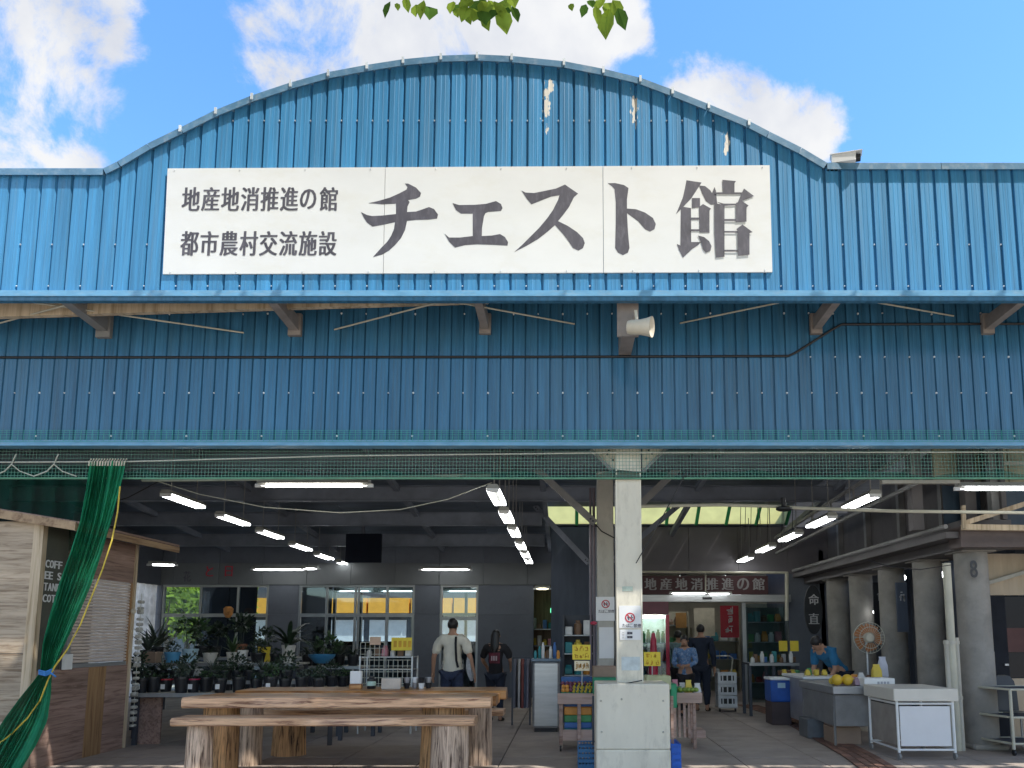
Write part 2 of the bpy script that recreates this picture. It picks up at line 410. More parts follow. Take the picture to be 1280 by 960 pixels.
YELLOWC = mk('yellow_card', (0.78, 0.60, 0.05), rough=0.6, var=0.06)
PAPER = mk('white_paper', (0.74, 0.74, 0.72), rough=0.7, var=0.04)
REDP = mk('red_print', (0.50, 0.03, 0.05), rough=0.5, var=0.1)
TAN = mk('tan_corrugated', (0.50, 0.40, 0.28), rough=0.6, var=0.1, scale=(10, 10, 1))

# ------------------------------------------------------------------ ground and hall floor
YF, YW, YB = 7.0, 7.7, 17.7           # upper fascia plane, lower blue wall plane, back wall plane
m = MB(); m.quad((-400, -400, -0.06), (400, -400, -0.06), (400, 600, -0.06), (-400, 600, -0.06)); m.build('ground', ASPH, kind='structure')
m = MB(); m.box((-11, 4.5, -0.05), (9, 22, -0.012)); hall_floor = m.build('hall_floor', JOINT, kind='structure')
sx, sy = 0.9, 0.9
proto = None; cand = []
for i in range(-12, 9):
    for j in range(0, 15):
        x0, y0 = i * sx + 0.15, 6.4 + j * sy
        if abs(x0 + sx / 2 - 0.4) / (y0 + sy) > 0.78: continue
        cand.append((y0, x0))
cand.sort()
for y0, x0 in cand[:290]:
    if proto is None:
        q = MB(); q.cbox((0, 0, -0.012), (sx - 0.012, sy - 0.012, 0.0), 0.003); proto = q.build('floor_slab', FLOOR, hall_floor); o = proto
    else: o = inst(proto)
    o.location = (x0, y0, random.uniform(-0.0012, 0.0008))
# red paver strip curving through the right side of the hall
path = [G(x, y) for x, y in ((935, 882), (985, 897), (1010, 911), (1040, 927), (1075, 946), (1105, 966), (1130, 990))]
pts = []
for a, b in zip(path, path[1:]):
    n = max(2, int((b - a).length / 0.21))
    pts += [(a.lerp(b, k / n), (b - a).normalized()) for k in range(n)]
strip = MB(); L = [p + Vector((-d.y, d.x, 0)) * 0.2 for p, d in pts]; R = [p - Vector((-d.y, d.x, 0)) * 0.2 for p, d in pts]
for k in range(len(L) - 1): strip.quad(R[k] + EZ * 0.004, R[k + 1] + EZ * 0.004, L[k + 1] + EZ * 0.004, L[k] + EZ * 0.004)
brick_path = strip.build('brick_path', JOINT, kind='structure')
pb = None
for k, (p, d) in enumerate(pts):
    for c in range(4):
        if pb is None:
            q = MB(); q.cbox((-0.098, -0.045, 0), (0.098, 0.045, 0.012), 0.004); pb = q.build('brick', BRICK, brick_path); o = pb
        else: o = inst(pb)
        o.location = p + Vector((-d.y, d.x, 0)) * (c - 1.5) * 0.1 + EZ * (0.004 + random.uniform(-0.001, 0.001)) + d * (0.1 if c % 2 else 0)
        o.rotation_euler = (0, 0, atan2(d.y, d.x))

# ------------------------------------------------------------------ upper fascia with the arched top
facade = thing('canopy_fascia', 'tall blue ribbed metal fascia with an arched top that carries the big white sign', 'fascia', (0, YF, 0))
arch_px = [(-420, 215), (132, 215), (150, 206), (187, 184), (228, 164), (272, 142), (317, 124), (365, 108), (412, 95), (460, 86), (505, 79), (552, 74.5), (597, 73), (640, 75), (705, 81.5), (754, 91), (800, 102), (840, 117), (885, 135), (935, 156), (960, 169), (1000, 189), (1032, 208), (1760, 208)]
arch = [P(x, y, YF) for x, y in arch_px]
arch[0].z = arch[1].z; arch[-1].z = arch[-2].z
def arch_z(x):
    for a, b in zip(arch, arch[1:]):
        if a.x <= x <= b.x: return a.z + (b.z - a.z) * (x - a.x) / (b.x - a.x)
    return arch[0].z
ZB = P(640, 366, YF).z
pitch = (P(1040, 290, YF).x - P(240, 290, YF).x) / (800 / 19.75)
x_start = P(1055, 290, YF).x - pitch * 70
PEEL = [(P(683, 128, YF), 0.05, 0.26), (P(793, 138, YF), 0.042, 0.2), (P(908, 176, YF), 0.04, 0.14), (P(688, 105, YF), 0.035, 0.1)]
def peel_material():
    m_ = BLUE.copy(); m_.name = 'blue_sheet_metal_peeled'; nt = m_.node_tree; b = nt.nodes['Principled BSDF']
    src = b.inputs['Base Color'].links[0].from_socket
    tcx = nt.nodes.new('ShaderNodeTexCoord'); tot = None
    for c, rx, rz in PEEL:
        s_ = nt.nodes.new('ShaderNodeVectorMath'); s_.operation = 'SUBTRACT'; nt.links.new(tcx.outputs['Object'], s_.inputs[0]); s_.inputs[1].default_value = (c.x, 0, c.z)
        k_ = nt.nodes.new('ShaderNodeVectorMath'); k_.operation = 'MULTIPLY'; nt.links.new(s_.outputs[0], k_.inputs[0]); k_.inputs[1].default_value = (1 / rx, 0, 1 / rz)
        l_ = nt.nodes.new('ShaderNodeVectorMath'); l_.operation = 'LENGTH'; nt.links.new(k_.outputs[0], l_.inputs[0])
        if tot is None: tot = l_.outputs['Value']
        else:
            n_ = nt.nodes.new('ShaderNodeMath'); n_.operation = 'MINIMUM'; nt.links.new(tot, n_.inputs[0]); nt.links.new(l_.outputs['Value'], n_.inputs[1]); tot = n_.outputs[0]
    mp = nt.nodes.new('ShaderNodeMapping'); mp.inputs['Scale'].default_value = (26, 26, 9); nt.links.new(tcx.outputs['Object'], mp.inputs['Vector'])
    nn = nt.nodes.new('ShaderNodeTexNoise'); nn.inputs['Scale'].default_value = 1; nn.inputs['Detail'].default_value = 6; nt.links.new(mp.outputs[0], nn.inputs['Vector'])
    a_ = nt.nodes.new('ShaderNodeMath'); a_.operation = 'MULTIPLY_ADD'; nt.links.new(nn.outputs['Fac'], a_.inputs[0]); a_.inputs[1].default_value = -3.4; nt.links.new(tot, a_.inputs[2])
    r_ = nt.nodes.new('ShaderNodeMapRange'); r_.inputs['From Min'].default_value = -0.95; r_.inputs['From Max'].default_value = -1.1; nt.links.new(a_.outputs[0], r_.inputs['Value'])
    x_ = nt.nodes.new('ShaderNodeMix'); x_.data_type = 'RGBA'; nt.links.new(r_.outputs[0], x_.inputs[0]); nt.links.new(src, x_.inputs[6]); x_.inputs[7].default_value = (0.72, 0.68, 0.6, 1)
    nt.links.new(x_.outputs[2], b.inputs['Base Color'])
    return m_
BLUE_PEEL = peel_material()
g = 0.028
def pan_profile(x, w_, depth=0.03, d1=0.006):
    gw = g
    a = w_ - gw; mid = []
    for f in (0.34, 0.68): mid += [(x + a * f - .006, 0.0), (x + a * f, -.002), (x + a * f + .006, 0.0)]
    return [(x, 0.0)] + mid + [(x + a - 0.004, 0.0), (x + a + gw * .45, depth), (x + w_ - 0.003, depth), (x + w_, 0.0)]
scr = MB(); x = x_start; k = 0
SIGN_L, SIGN_R = P(203, 343, YF).x, P(966, 340, YF).x
while x < P(1600, 290, YF).x:
    pr = pan_profile(x, pitch); q = MB()
    if x > P(-300, 290, YF).x - pitch:
        ins = [x] + [a.x for a in arch if x + 0.002 < a.x < x + pitch * .2] + [p[0] for p in pr[1:]]
        def dep(xx):
            for a, b in zip(pr, pr[1:]):
                if a[0] <= xx <= b[0] + 1e-9: return a[1] + (b[1] - a[1]) * (xx - a[0]) / max(1e-9, b[0] - a[0])
            return 0
        lo = [(xx, YF + dep(xx), ZB) for xx in ins]; hi = [(xx, YF + dep(xx), arch_z(xx) - 0.01) for xx in ins]
        n = len(ins)
        q.add(lo + hi, [(i, i + 1, n + i + 1, n + i) for i in range(n - 1)])
        near = any(abs(c.x - x - pitch / 2) < pitch * 1.2 for c, _, _ in PEEL)
        q.build('metal_panel', BLUE_PEEL if near else BLUE, facade)
        gx = x + pitch - g / 2 - 0.001
        zs = [P(640, 357, YF).z] if k % 2 else []
        if k % 2 and (gx > SIGN_R or gx < SIGN_L): zs += [P(1100, 305, YF).z]
        zt = arch_z(gx)
        if zt > P(0, 190, YF).z: zs += [P(0, 150, YF).z] if zt > P(0, 140, YF).z else []
        for z in zs:
            scr.rings([[(gx + r * cos(a), YF + 0.02 + d, z + r * sin(a)) for a in [2 * pi * t / 6 for t in range(6)]] for r, d in ((0.008, 0), (0.008, -0.012), (0.004, -0.018))])
    x += pitch; k += 1
scr.build('screws', SCREW, facade, kind='stuff')
# coping in short lengths along the top edge
def coping_piece(a, b, mat=COPING):
    q = MB(); d = (b - a).normalized(); a2, b2 = a + d * 0.003, b - d * 0.003
    up = Vector((-d.z, 0, d.x))
    for p_, q_ in ((a2, b2),):
        rs = []
        for t in (p_, q_):
            rs.append([t + Vector((0, -0.04, 0)) - up * 0.055, t + Vector((0, -0.04, 0)) + up * 0.012, t + Vector((0, -0.02, 0)) + up * 0.028, t + Vector((0, 0.16, 0)) + up * 0.028, t + Vector((0, 0.16, 0)) - up * 0.03, t + Vector((0, -0.02, 0)) - up * 0.03])
        q.rings(rs)
    return q.build('coping_segment', mat, facade)
def span(a, b, n):
    for i in range(n): coping_piece(a.lerp(b, i / n), a.lerp(b, (i + 1) / n))
span(P(-300, 215, YF) * Vector((1, 0, 0)).x if False else Vector((P(-300, 215, YF).x, YF, arch[1].z)), arch[1], 3)
for a, b in zip(arch[1:-2], arch[2:-1]): coping_piece(a, b)
span(arch[-2], Vector((P(1600, 208, YF).x, YF, arch[-1].z)), 4)
q = MB()
for a in arch[4:20]:
    q.box((a.x - 0.012, YF - 0.052, a.z - 0.035), (a.x + 0.012, YF - 0.04, a.z + 0.03))
q.build('coping_clips', SCREW, facade, kind='stuff')
# bottom flashing: a light lip above, a darker return below
xl, xr = P(-300, 370, YF).x, P(1600, 370, YF).x
q = MB(); q.box((xl, YF - 0.03, ZB - 0.045), (xr, YF + 0.03, ZB + 0.012)); q.build('bottom_flashing', BLUE_TRIM, facade)
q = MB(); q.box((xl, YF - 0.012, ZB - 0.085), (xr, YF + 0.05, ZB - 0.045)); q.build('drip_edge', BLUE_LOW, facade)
# back lining and top deck, so the fascia is a box from the side
q = MB(); rs = []
top = [(a.x, a.z) for a in arch]
for i in range(len(top) - 1):
    q.quad((top[i][0], YF + 0.12, ZB - 0.03), (top[i + 1][0], YF + 0.12, ZB - 0.03), (top[i + 1][0], YF + 0.12, top[i + 1][1] - 0.02), (top[i][0], YF + 0.12, top[i][1] - 0.02))
q.build('back_lining', GREYST, facade)
q = MB(); a, b = P(-300, 376, YF + 0.3), P(610, 374, YF + 0.3)
q.prism([a, b, P(610, 377, YF + 0.3), P(-300, 405, YF + 0.3)], (0, 0.06, 0)); q.build('purlin', BATTEN, facade)
# flat canopy deck joining fascia and wall
q = MB(); q.box((xl, YF + 0.125, 5.30), (xr, YW + 0.6, 5.36)); q.build('canopy_deck', GREYST, facade)
# brackets from the wall out to the fascia
for px, wd, dp in ((78, 0.10, 0.12), (338, 0.09, 0.10), (597, 0.08, 0.08), (1048, 0.08, 0.08), (1282, 0.08, 0.08), (-190, 0.1, 0.12)):
    c = P(px, 372, YF); q = MB(); z = ZB - 0.06
    q.rings([[(c.x - wd / 2, y, z - d_), (c.x + wd / 2, y, z - d_), (c.x + wd / 2, y, z + 0.1), (c.x - wd / 2, y, z + 0.1)] for y, d_ in ((YF + 0.06, 0.02), (YW - 0.002, dp * 0.5))])
    q.box((c.x - wd * 0.75, YW - 0.05, z - dp), (c.x + wd * 0.75, YW - 0.003, z + 0.14))
    q.build('bracket', BROWNST if px != 78 else GREYST, facade)
q = MB(); c = P(788, 372, YF); z = ZB - 0.08
q.box((c.x - 0.12, YF + 0.14, z - 0.30), (c.x + 0.09, YF + 0.17, z + 0.06)); q.box((c.x - 0.07, YF + 0.171, z - 0.28), (c.x + 0.06, YW - 0.002, z - 0.1)); q.build('bracket_plate', BROWNST, facade)
# thin tie rods under the canopy
for (x0, y0), (x1, y1) in (((12, 374), (305, 416)), ((95, 378), (-60, 420)), ((552, 377), (418, 412)), ((566, 377), (718, 405)), ((990, 375), (850, 404)), ((1073, 374), (1192, 395))):
    q = MB(); q.tube([P(x0, y0, YF + 0.1), P(x1, y1, YW - 0.005)], 0.0085, 6); q.build('tie_rod', PIPE, facade)

# ------------------------------------------------------------------ the sign
sign = thing('sign_board', 'long white sign board with large dark lettering mounted across the arched blue fascia', 'sign', (0, YF - 0.02, 0))
sy0 = YF - 0.02
bl, br_, tl, tr = P(203.5, 342.5, sy0), P(965.5, 340, sy0), P(209.5, 210.5, sy0), P(962, 206.5, sy0)
cuts = [0.0, (480 - 206) / (964 - 206), (754 - 206) / (964 - 206), 1.0]
for a, b in zip(cuts, cuts[1:]):
    e0, e1 = (0.0004 if a else 0), (0.0004 if b < 1 else 0)
    q = MB(); c = [bl.lerp(br_, a + e0), bl.lerp(br_, b - e1), tl.lerp(tr, b - e1), tl.lerp(tr, a + e0)]
    q.prism(c, (0, 0.016, 0)); q.build('sign_panel', SIGNW, sign)
q = MB()
for t in [i / 9 for i in range(10)]:
    for e0, e1, off in ((bl, br_, 0.02), (tl, tr, -0.02)):
        p = e0.lerp(e1, 0.012 + t * 0.976); q.ball(p + Vector((0, -0.002, off)), 0.007, 6, 4)
q.build('sign_bolts', SCREW, sign, kind='stuff')
ly = sy0 - 0.002
def sign_chars(text, x0, x1, y_top, y_bot, skew):
    n = len(text); st = (x1 - x0) / n
    for i, ch in enumerate(text):
        wpx = st * (0.86 if ch != 'の' else 0.78)
        org = P(x0 + st * i, y_bot, ly); w_ = (P(x0 + st * i + wpx, y_bot, ly) - org).length; h_ = (P(x0, y_top, ly) - P(x0, y_bot, ly)).length
        if ch == 'の': org = org + EZ * h_ * 0.08; h_ *= 0.84
        q = MB(); put_glyph(q, ch, org, EX, EZ, w_, h_, bold=(-0.028, 0.0, 0.028, 0.05)); q.build('character', INK, sign)
sign_chars('地産地消推進の館', 227, 424, 234, 263.5, 0)
sign_chars('都市農村交流施設', 225, 423, 289, 319.5, 0)
BIG = {
 'チ': ((440, 215), [[(170,310),(260,290),(380,255),(480,210),(545,175),(555,150),(530,115),(560,115),(640,155),(690,210),(680,245),(640,265),(560,280),(575,300),(555,345),(550,400),(640,395),(700,375),(770,350),(820,370),(860,425),(850,465),(760,475),(640,478),(550,488),(530,580),(490,660),(430,730),(370,785),(300,825),(210,850),(290,760),(350,700),(390,640),(420,570),(430,500),(320,525),(205,545),(150,505),(120,460),(90,400),(150,430),(200,440),(300,435),(440,420),(440,315),(300,322)]]),
 'ェ': ((540, 215), [[(205,310),(270,330),(420,328),(540,318),(640,290),(690,320),(705,360),(690,388),(560,398),(535,410),(520,440),(500,560),(498,640),(600,635),(680,620),(730,650),(760,700),(755,735),(640,728),(450,722),(330,730),(230,755),(170,695),(125,615),(170,655),(280,655),(408,640),(408,415),(290,415),(240,380)]]),
 'ス': ((630, 215), [[(175,185),(215,205),(300,210),(400,190),(520,165),(610,125),(660,160),(740,215),(700,250),(650,350),(590,430),(540,490),(640,540),(730,600),(790,660),(808,710),(790,760),(745,785),(690,760),(650,700),(590,620),(510,530),(430,600),(340,670),(220,740),(105,798),(180,730),(260,650),(350,560),(430,465),(490,380),(540,280),(555,230),(470,245),(380,280),(275,322),(230,270)]]),
 'ト': ((730, 215), [[(240,112),(310,110),(400,130),(445,160),(430,270),(430,365),(520,372),(610,405),(690,460),(718,520),(705,570),(660,595),(610,570),(540,490),(430,410),(440,600),(455,760),(440,805),(390,830),(340,805),(312,760),(318,500),(318,300),(305,170),(280,140)]]),
 '館': ((835, 215), [[(185,82),(335,105),(290,175),(235,260),(150,350),(80,420),(110,350),(150,250),(170,160)], [(310,135),(370,140),(420,180),(440,210),(465,150),(480,190),(492,320),(430,325),(380,290),(345,220)],
   [(130,345),(230,360),(232,700),(330,700),(300,730),(240,770),(150,855),(110,780),(90,720),(125,735)], [(240,260),(320,260),(320,350),(240,360)], [(310,350),(350,320),(430,365),(415,385),(415,605),(315,605)],
   [(225,455),(320,455),(320,475),(225,475)], [(225,572),(320,572),(320,590),(225,590)], [(300,635),(360,650),(410,690),(435,740),(425,785),(380,805),(350,770),(330,700)],
   [(545,78),(680,90),(665,110),(665,206),(550,206)], [(470,203),(745,203),(745,220),(470,220)], [(760,165),(860,240),(740,285),(700,300),(735,215)],
   [(465,310),(565,330),(565,845),(480,855),(465,600)], [(488,298),(560,316),(680,316),(700,330),(560,336)], [(680,310),(735,285),(805,335),(785,355),(785,495),(680,500)],
   [(560,470),(690,470),(690,488),(560,488)], [(560,590),(700,590),(700,605),(560,605)], [(560,778),(700,778),(700,795),(560,795)], [(685,570),(745,525),(845,600),(815,610),(815,825),(700,835),(695,590)]]),
}
for ch, (org, polys) in BIG.items():
    q = MB()
    for k, pl in enumerate(polys):
        pts_ = [P(org[0] + x_ / 8, org[1] + y_ / 8, ly - 0.0005 * k) for x_, y_ in pl]
        q.prism(pts_, (0, 0.002, 0))
    q.build('large_character', INK, sign)

# ------------------------------------------------------------------ lower blue wall above the entrance
lower = thing('entrance_wall', 'shaded blue ribbed metal wall band under the canopy above the open front', 'wall', (0, YW, 0))
zb = P(640, 551, YW).z; zt = 5.3
pit2 = (P(1040, 480, YW).x - P(240, 480, YW).x) / (800 / 15.55)
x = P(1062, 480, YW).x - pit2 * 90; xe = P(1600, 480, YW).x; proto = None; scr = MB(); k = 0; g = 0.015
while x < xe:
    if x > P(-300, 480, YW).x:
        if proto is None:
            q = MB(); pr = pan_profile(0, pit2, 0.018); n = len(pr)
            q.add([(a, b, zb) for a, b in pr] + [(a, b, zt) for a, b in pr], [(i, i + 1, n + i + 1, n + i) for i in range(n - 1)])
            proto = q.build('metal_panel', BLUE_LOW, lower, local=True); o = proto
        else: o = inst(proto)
        o.location = (x, 0, 0)
        gx = x + pit2 - g / 2
        zz = []
        if k % 2 == 0: zz.append(P(0, 491, YW).z)
        if k % 2 == 0 and x > P(990, 447, YW).x: zz.append(P(0, 446, YW).z)
        if k % 6 == 0: zz.append(P(0, 545, YW).z)
        if k % 2 == 0 and random.random() < 0.6: zz.append(P(0, 392 + random.uniform(-1, 1), YW).z)
        for z in zz:
            r0 = 0.0115 if k % 6 == 0 else 0.0085
            scr.rings([[(gx + r * cos(a), YW + 0.012 + d, z + r * sin(a)) for a in [2 * pi * t / 6 for t in range(6)]] for r, d in ((r0, 0), (r0, -0.012), (r0 / 2, -0.018))])
    x += pit2; k += 1
scr.build('screws', SCREW, lower, kind='stuff')
xl, xr = P(-300, 552, YW).x, P(1600, 552, YW).x
q = MB(); q.box((xl, YW - 0.02, zb - 0.055), (xr, YW + 0.12, zb + 0.004)); q.build('bottom_trim', BLUE_TRIM, lower)
q = MB(); q.box((xl, YW + 0.12, zb - 0.03), (xr, YW + 0.15, zt)); q.build('back_lining', DARKST, lower)
# black cable clipped along the wall, stepping up on the right
cable = MB(); cable.tube([P(x_, y_, YW - 0.012) for x_, y_ in ((-300, 447), (300, 446.5), (700, 446), (985, 445), (994, 441), (1040, 412), (1052, 405.5), (1200, 405), (1600, 404))], 0.013, 7)
tag(cable.build('power_cable', BLACK, smooth=True), 'black cable along the blue wall band, stepping up on the right', 'cable')

# horn speaker on the bracket plate
hc = P(800, 409, YF - 0.05)
horn = thing('horn_speaker', 'cream horn loudspeaker hanging under the canopy below the sign', 'loudspeaker', hc)
ax = Vector((0.93, -0.34, -0.12)).normalized(); sd = ax.cross(EZ).normalized(); u2 = sd.cross(ax)
def ringax(c, r, n=16): return [c + sd * r * cos(2 * pi * k / n) + u2 * r * sin(2 * pi * k / n) for k in range(n)]
q = MB(); q.rings([ringax(hc + ax * t, r) for t, r in ((-0.12, 0.02), (-0.118, 0.062), (-0.09, 0.07), (0.0, 0.072), (0.07, 0.085), (0.11, 0.098), (0.118, 0.1), (0.112, 0.09), (0.06, 0.05), (0.03, 0.03))]); q.build('horn', BEIGE, horn, smooth=True)
q = MB(); q.tube([hc + ax * 0.02, hc + ax * 0.085], 0.03, 10); q.build('driver', BROWNST, horn, smooth=True)
q = MB(); q.bar(hc + Vector((-0.03, 0, 0.06)), hc + Vector((-0.035, 0.05, 0.19)), 0.028, 0.012); q.bar(hc + Vector((-0.035, 0.05, 0.18)), hc + Vector((-0.035, 0.19, 0.18)), 0.028, 0.012, up=(1, 0, 0)); q.build('mount', BEIGE, horn)

# security camera on the corner of the fascia
cc = P(1056, 199.5, YF - 0.02)
cctv = thing('security_camera', 'grey bullet security camera on top of the fascia at the right end of the arch', 'camera', cc)
ax = Vector((0.95, -0.3, -0.04)).normalized(); sd = ax.cross(EZ).normalized(); u2 = sd.cross(ax)
def rect(c, a, b): return [c + sd * a + u2 * b, c - sd * a + u2 * b, c - sd * a - u2 * b, c + sd * a - u2 * b]
q = MB(); q.rings([rect(cc + ax * t, a, b) for t, a, b in ((-0.13, 0.035, 0.03), (-0.12, 0.045, 0.04), (0.09, 0.045, 0.042), (0.10, 0.042, 0.04))]); q.build('housing', WHITE, cctv)
q = MB(); q.rings([rect(cc + ax * t + u2 * 0.047, a, 0.004) for t, a in ((-0.14, 0.05), (0.16, 0.055))]); q.build('sun_shield', WHITE, cctv)
q = MB(); q.rings([ringax(cc + ax * t, r) for t, r in ((0.09, 0.036), (0.145, 0.036), (0.147, 0.024), (0.135, 0.02))]); q.build('lens', BLACK, cctv, smooth=True)
q = MB(); q.bar(cc - ax * 0.1 - u2 * 0.03, cc - ax * 0.12 + Vector((0, 0.1, -0.1)), 0.03); q.box((cc.x - 0.17, YF + 0.0, cc.z - 0.11), (cc.x - 0.07, YF + 0.1, cc.z - 0.075)); q.build('mount', WHITE, cctv)

# ------------------------------------------------------------------ the hall: roof, walls, windows
hall = thing('market_hall', 'dim open market hall with dark sloping roof and glazed rear walls behind the blue front', 'building', (0, 8, 0))
def rz_(y): return 4.55 - (y - 7.85) * 0.1
def rzr(y): return 4.55 - (y - 7.85) * 0.063 if y < 15.7 else rz_(y)
def roof_piece(x0, x1, y0, y1, mat=CEIL, name='roof_sheet', dz=0.0, th=0.05, step=None, rz_=rz_):
    n = max(1, int((x1 - x0) / step)) if step else 1
    for i in range(n):
        a, b = x0 + (x1 - x0) * i / n, x0 + (x1 - x0) * (i + 1) / n
        q = MB(); q.rings([[(xx, y, rz_(y) + dz + t) for xx, t in ((a + .004, 0), (b - .004, 0), (b - .004, th), (a + .004, th))] for y in (y0, y1)])
        q.build(name, mat, hall)
SKX0, SKX1, SKY0, SKY1 = -0.45, 4.62, 15.55, 15.96
roof_piece(-9.7, SKX0, 7.87, 18.3, step=1.2)
roof_piece(SKX0, SKX1, 7.87, SKY0, step=1.2, rz_=rzr)
roof_piece(SKX1, 8.5, 7.87, 20.5, step=1.2, rz_=lambda y: rzr(min(y, 15.69)) if y < 15.7 else 4.06)
roof_piece(SKX0, SKX1, SKY1, 20.5, step=1.7)
roof_piece(-6.6, SKX0, 18.3, 21.4, step=1.7)
roof_piece(-8.7, -6.6, 18.3, 21.4, step=1.7)  # unseen roof piece added to keep daylight off the storage corner
FRP = mk_trans('yellow_skylight_sheet', (0.76, 0.74, 0.47), k=0.85)
FRPG = mk_trans('green_skylight_strip', (0.10, 0.30, 0.16), k=0.7)
n = 8
for i in range(n):
    a = SKX0 + (SKX1 - SKX0) * i / n; b = SKX0 + (SKX1 - SKX0) * (i + 1) / n
    q = MB(); q.rings([[(xx, y, rzr(y) + t) for xx, t in ((a + .03, 0.02), (b - .03, 0.02), (b - .03, 0.026), (a + .03, 0.026))] for y in (SKY0, SKY1)]); q.build('skylight_panel', FRP, hall)
    q = MB(); q.rings([[(xx, y, rzr(y) + t) for xx, t in ((b - .035, -0.012), (b + .035, -0.012), (b + .035, 0.0), (b - .035, 0.0))] for y in (SKY0, SKY1)]); q.build('skylight_strip', FRPG, hall)
BEAMM = mk('beam_paint', (0.18, 0.20, 0.24), rough=0.6, var=0.25, scale=2)
def ibeam(mb, p, q_, w_=0.12, h_=0.22, t=0.012):
    p, q_ = Vector(p), Vector(q_); up = EZ
    mb.bar(p, q_, t, h_ - 2 * t - 0.002); mb.bar(p + up * (h_ / 2 - t / 2), q_ + up * (h_ / 2 - t / 2), w_, t); mb.bar(p - up * (h_ / 2 - t / 2), q_ - up * (h_ / 2 - t / 2), w_, t)
for y in (9.3, 11.0, 12.7, 14.4, 16.2):
    q = MB(); ibeam(q, (-10.9, y, rz_(y) - 0.27), (4.7 if y < 14 else -0.5, y, rz_(y) - 0.27), 0.14, 0.26); q.build('roof_beam', BEAMM, hall)
for y in (8.4, 10.1, 11.8, 13.5):
    q = MB(); q.box((-10.9, y - 0.03, rz_(y) - 0.13), (4.7, y + 0.03, rz_(y) - 0.008)); q.build('purlin', BEAMM, hall)
for x in (-7.9, -5.4, -2.9, -0.42, 2.2, 4.55):
    q = MB(); q.rings([[(x + a, y, rz_(y) - 0.132 + b) for a, b in ((-.04, -.005), (.04, -.005), (.04, -.10), (-.04, -.10))] for y in (7.9, 17.6)]); q.build('rafter', BEAMM, hall)
# rear wall with three glazed openings and a doorway
def xw(px, Y): return P(px, 800, Y).x
def zw(py, Y): return P(640, py, Y).z
zt_, zs_ = zw(731, YB), zw(866, YB)
ops = [(xw(199, YB), xw(333, YB)), (xw(371, YB), xw(517, YB)), (xw(549, YB), xw(597, YB)), (xw(667, YB), xw(701, YB))]
def wallbox(x0, x1, z0, z1, Y=YB, mat=WALLD, t=0.12, dy=0.0):
    q = MB(); q.cbox((x0 + .003, Y + dy, z0), (x1 - .003, Y + t, z1), 0.004); return q.build('wall_panel', mat, hall)
edges = [-10.2] + [e for o in ops for e in o] + [xw(701, YB) + 0.25]
for i in range(0, len(edges), 2):
    a, b = edges[i], edges[i + 1]; n = max(1, round((b - a) / 0.95))
    for j in range(n):
        c0, c1 = a + (b - a) * j / n, a + (b - a) * (j + 1) / n
        for z0, z1 in ((0.0, zw(768, YB) - .003), (zw(768, YB), zt_ - .003)): wallbox(c0, c1, z0, z1)
n = 10; a, b = -10.2, xw(701, YB) + 0.25
LITW = mk('grey_frieze', (0.14, 0.15, 0.155), rough=0.7, var=0.12, scale=1.5, vary=0.06)
for j in range(n): wallbox(a + (b - a) * j / n, a + (b - a) * (j + 1) / n, zt_, zw(704, YB), mat=LITW, dy=-0.03)
for j in range(n): wallbox(a + (b - a) * j / n, a + (b - a) * (j + 1) / n, zw(704, YB) + .003, rz_(YB) - 0.02)
for o in ops[:2]: wallbox(o[0], o[1], 0.0, zs_ - .003)
def window(x0, x1, z0, z1, Y, vs_, hs_, fm=ALU, fw=0.05, gap=None):
    f = MB()
    f.box((x0, Y - .03, z0), (x0 + fw, Y + .04, z1)); f.box((x1 - fw, Y - .03, z0), (x1, Y + .04, z1))
    f.box((x0 + fw, Y - .03, z1 - fw), (x1 - fw, Y + .04, z1)); f.box((x0 + fw, Y - .03, z0), (x1 - fw, Y + .04, z0 + fw))
    for h in hs_: f.box((x0 + fw, Y - .028, h - .04), (x1 - fw, Y + .038, h + .04))
    xs = [x0 + fw] + list(vs_) + [x1 - fw]; zs = [z0 + fw] + list(hs_) + [z1 - fw]
    for v in vs_:
        for za, zb_ in zip(zs, zs[1:]): f.box((v - fw / 2, Y - .026, za + (.04 if za in hs_ else 0)), (v + fw / 2, Y + .036, zb_ - (.04 if zb_ in hs_ else 0)))
    fr = f.build('window', fm, hall)
    for a, b in zip(xs, xs[1:]):
        for c, d in zip(zs, zs[1:]):
            q = MB(); q.box((a + .01, Y - .003, c + .01), (b - .01, Y + .003, d - .01)); q.build('pane', PANE, fr)
    return fr
PALEF = mk('pale_window_frame', (0.36, 0.38, 0.36), rough=0.45, var=0.1)
zm = zw(769, YB)
window(ops[0][0], ops[0][1], zs_, zt_, YB + .05, [xw(x, YB) for x in (247, 294)], [zm], PALEF)
window(ops[1][0], ops[1][1], zs_, zt_, YB + .05, [xw(x, YB) for x in (406, 442, 446, 482)], [zm], ALU)
window(ops[2][0], ops[2][1], 0.05, zt_, YB + .05, [], [zw(773, YB)], ALU)
# left end wall with a tall curtained window
XL = xw(197, YB)
q = MB(); q.box((XL - .12, 7.9, 0), (XL, 15.2, 4.6)); q.box((XL - .12, 3.5, 0), (XL - .02, 7.89, 2.9)); q.build('side_wall', WALLD, hall)  # forward stretch added out of view to block sunlit reflections in the panes
q = MB(); q.box((XL - .12, 15.21, zw(729, 17)), (XL, 18.3, 4.0)); q.build('side_wall', WALLD, hall)
CURT = mk_trans('white_curtain', (0.82, 0.82, 0.78), k=0.5)
q = MB()
for k in range(60):
    f0, f1 = k / 60, (k + 1) / 60
    y0, y1 = 15.25 + 2.4 * f0, 15.25 + 2.4 * f1
    q.quad((XL - .06 + .03 * sin(f0 * 60), y0, .1), (XL - .06 + .03 * sin(f1 * 60), y1, .1), (XL - .06 + .03 * sin(f1 * 60), y1, 2.62), (XL - .06 + .03 * sin(f0 * 60), y0, 2.62))
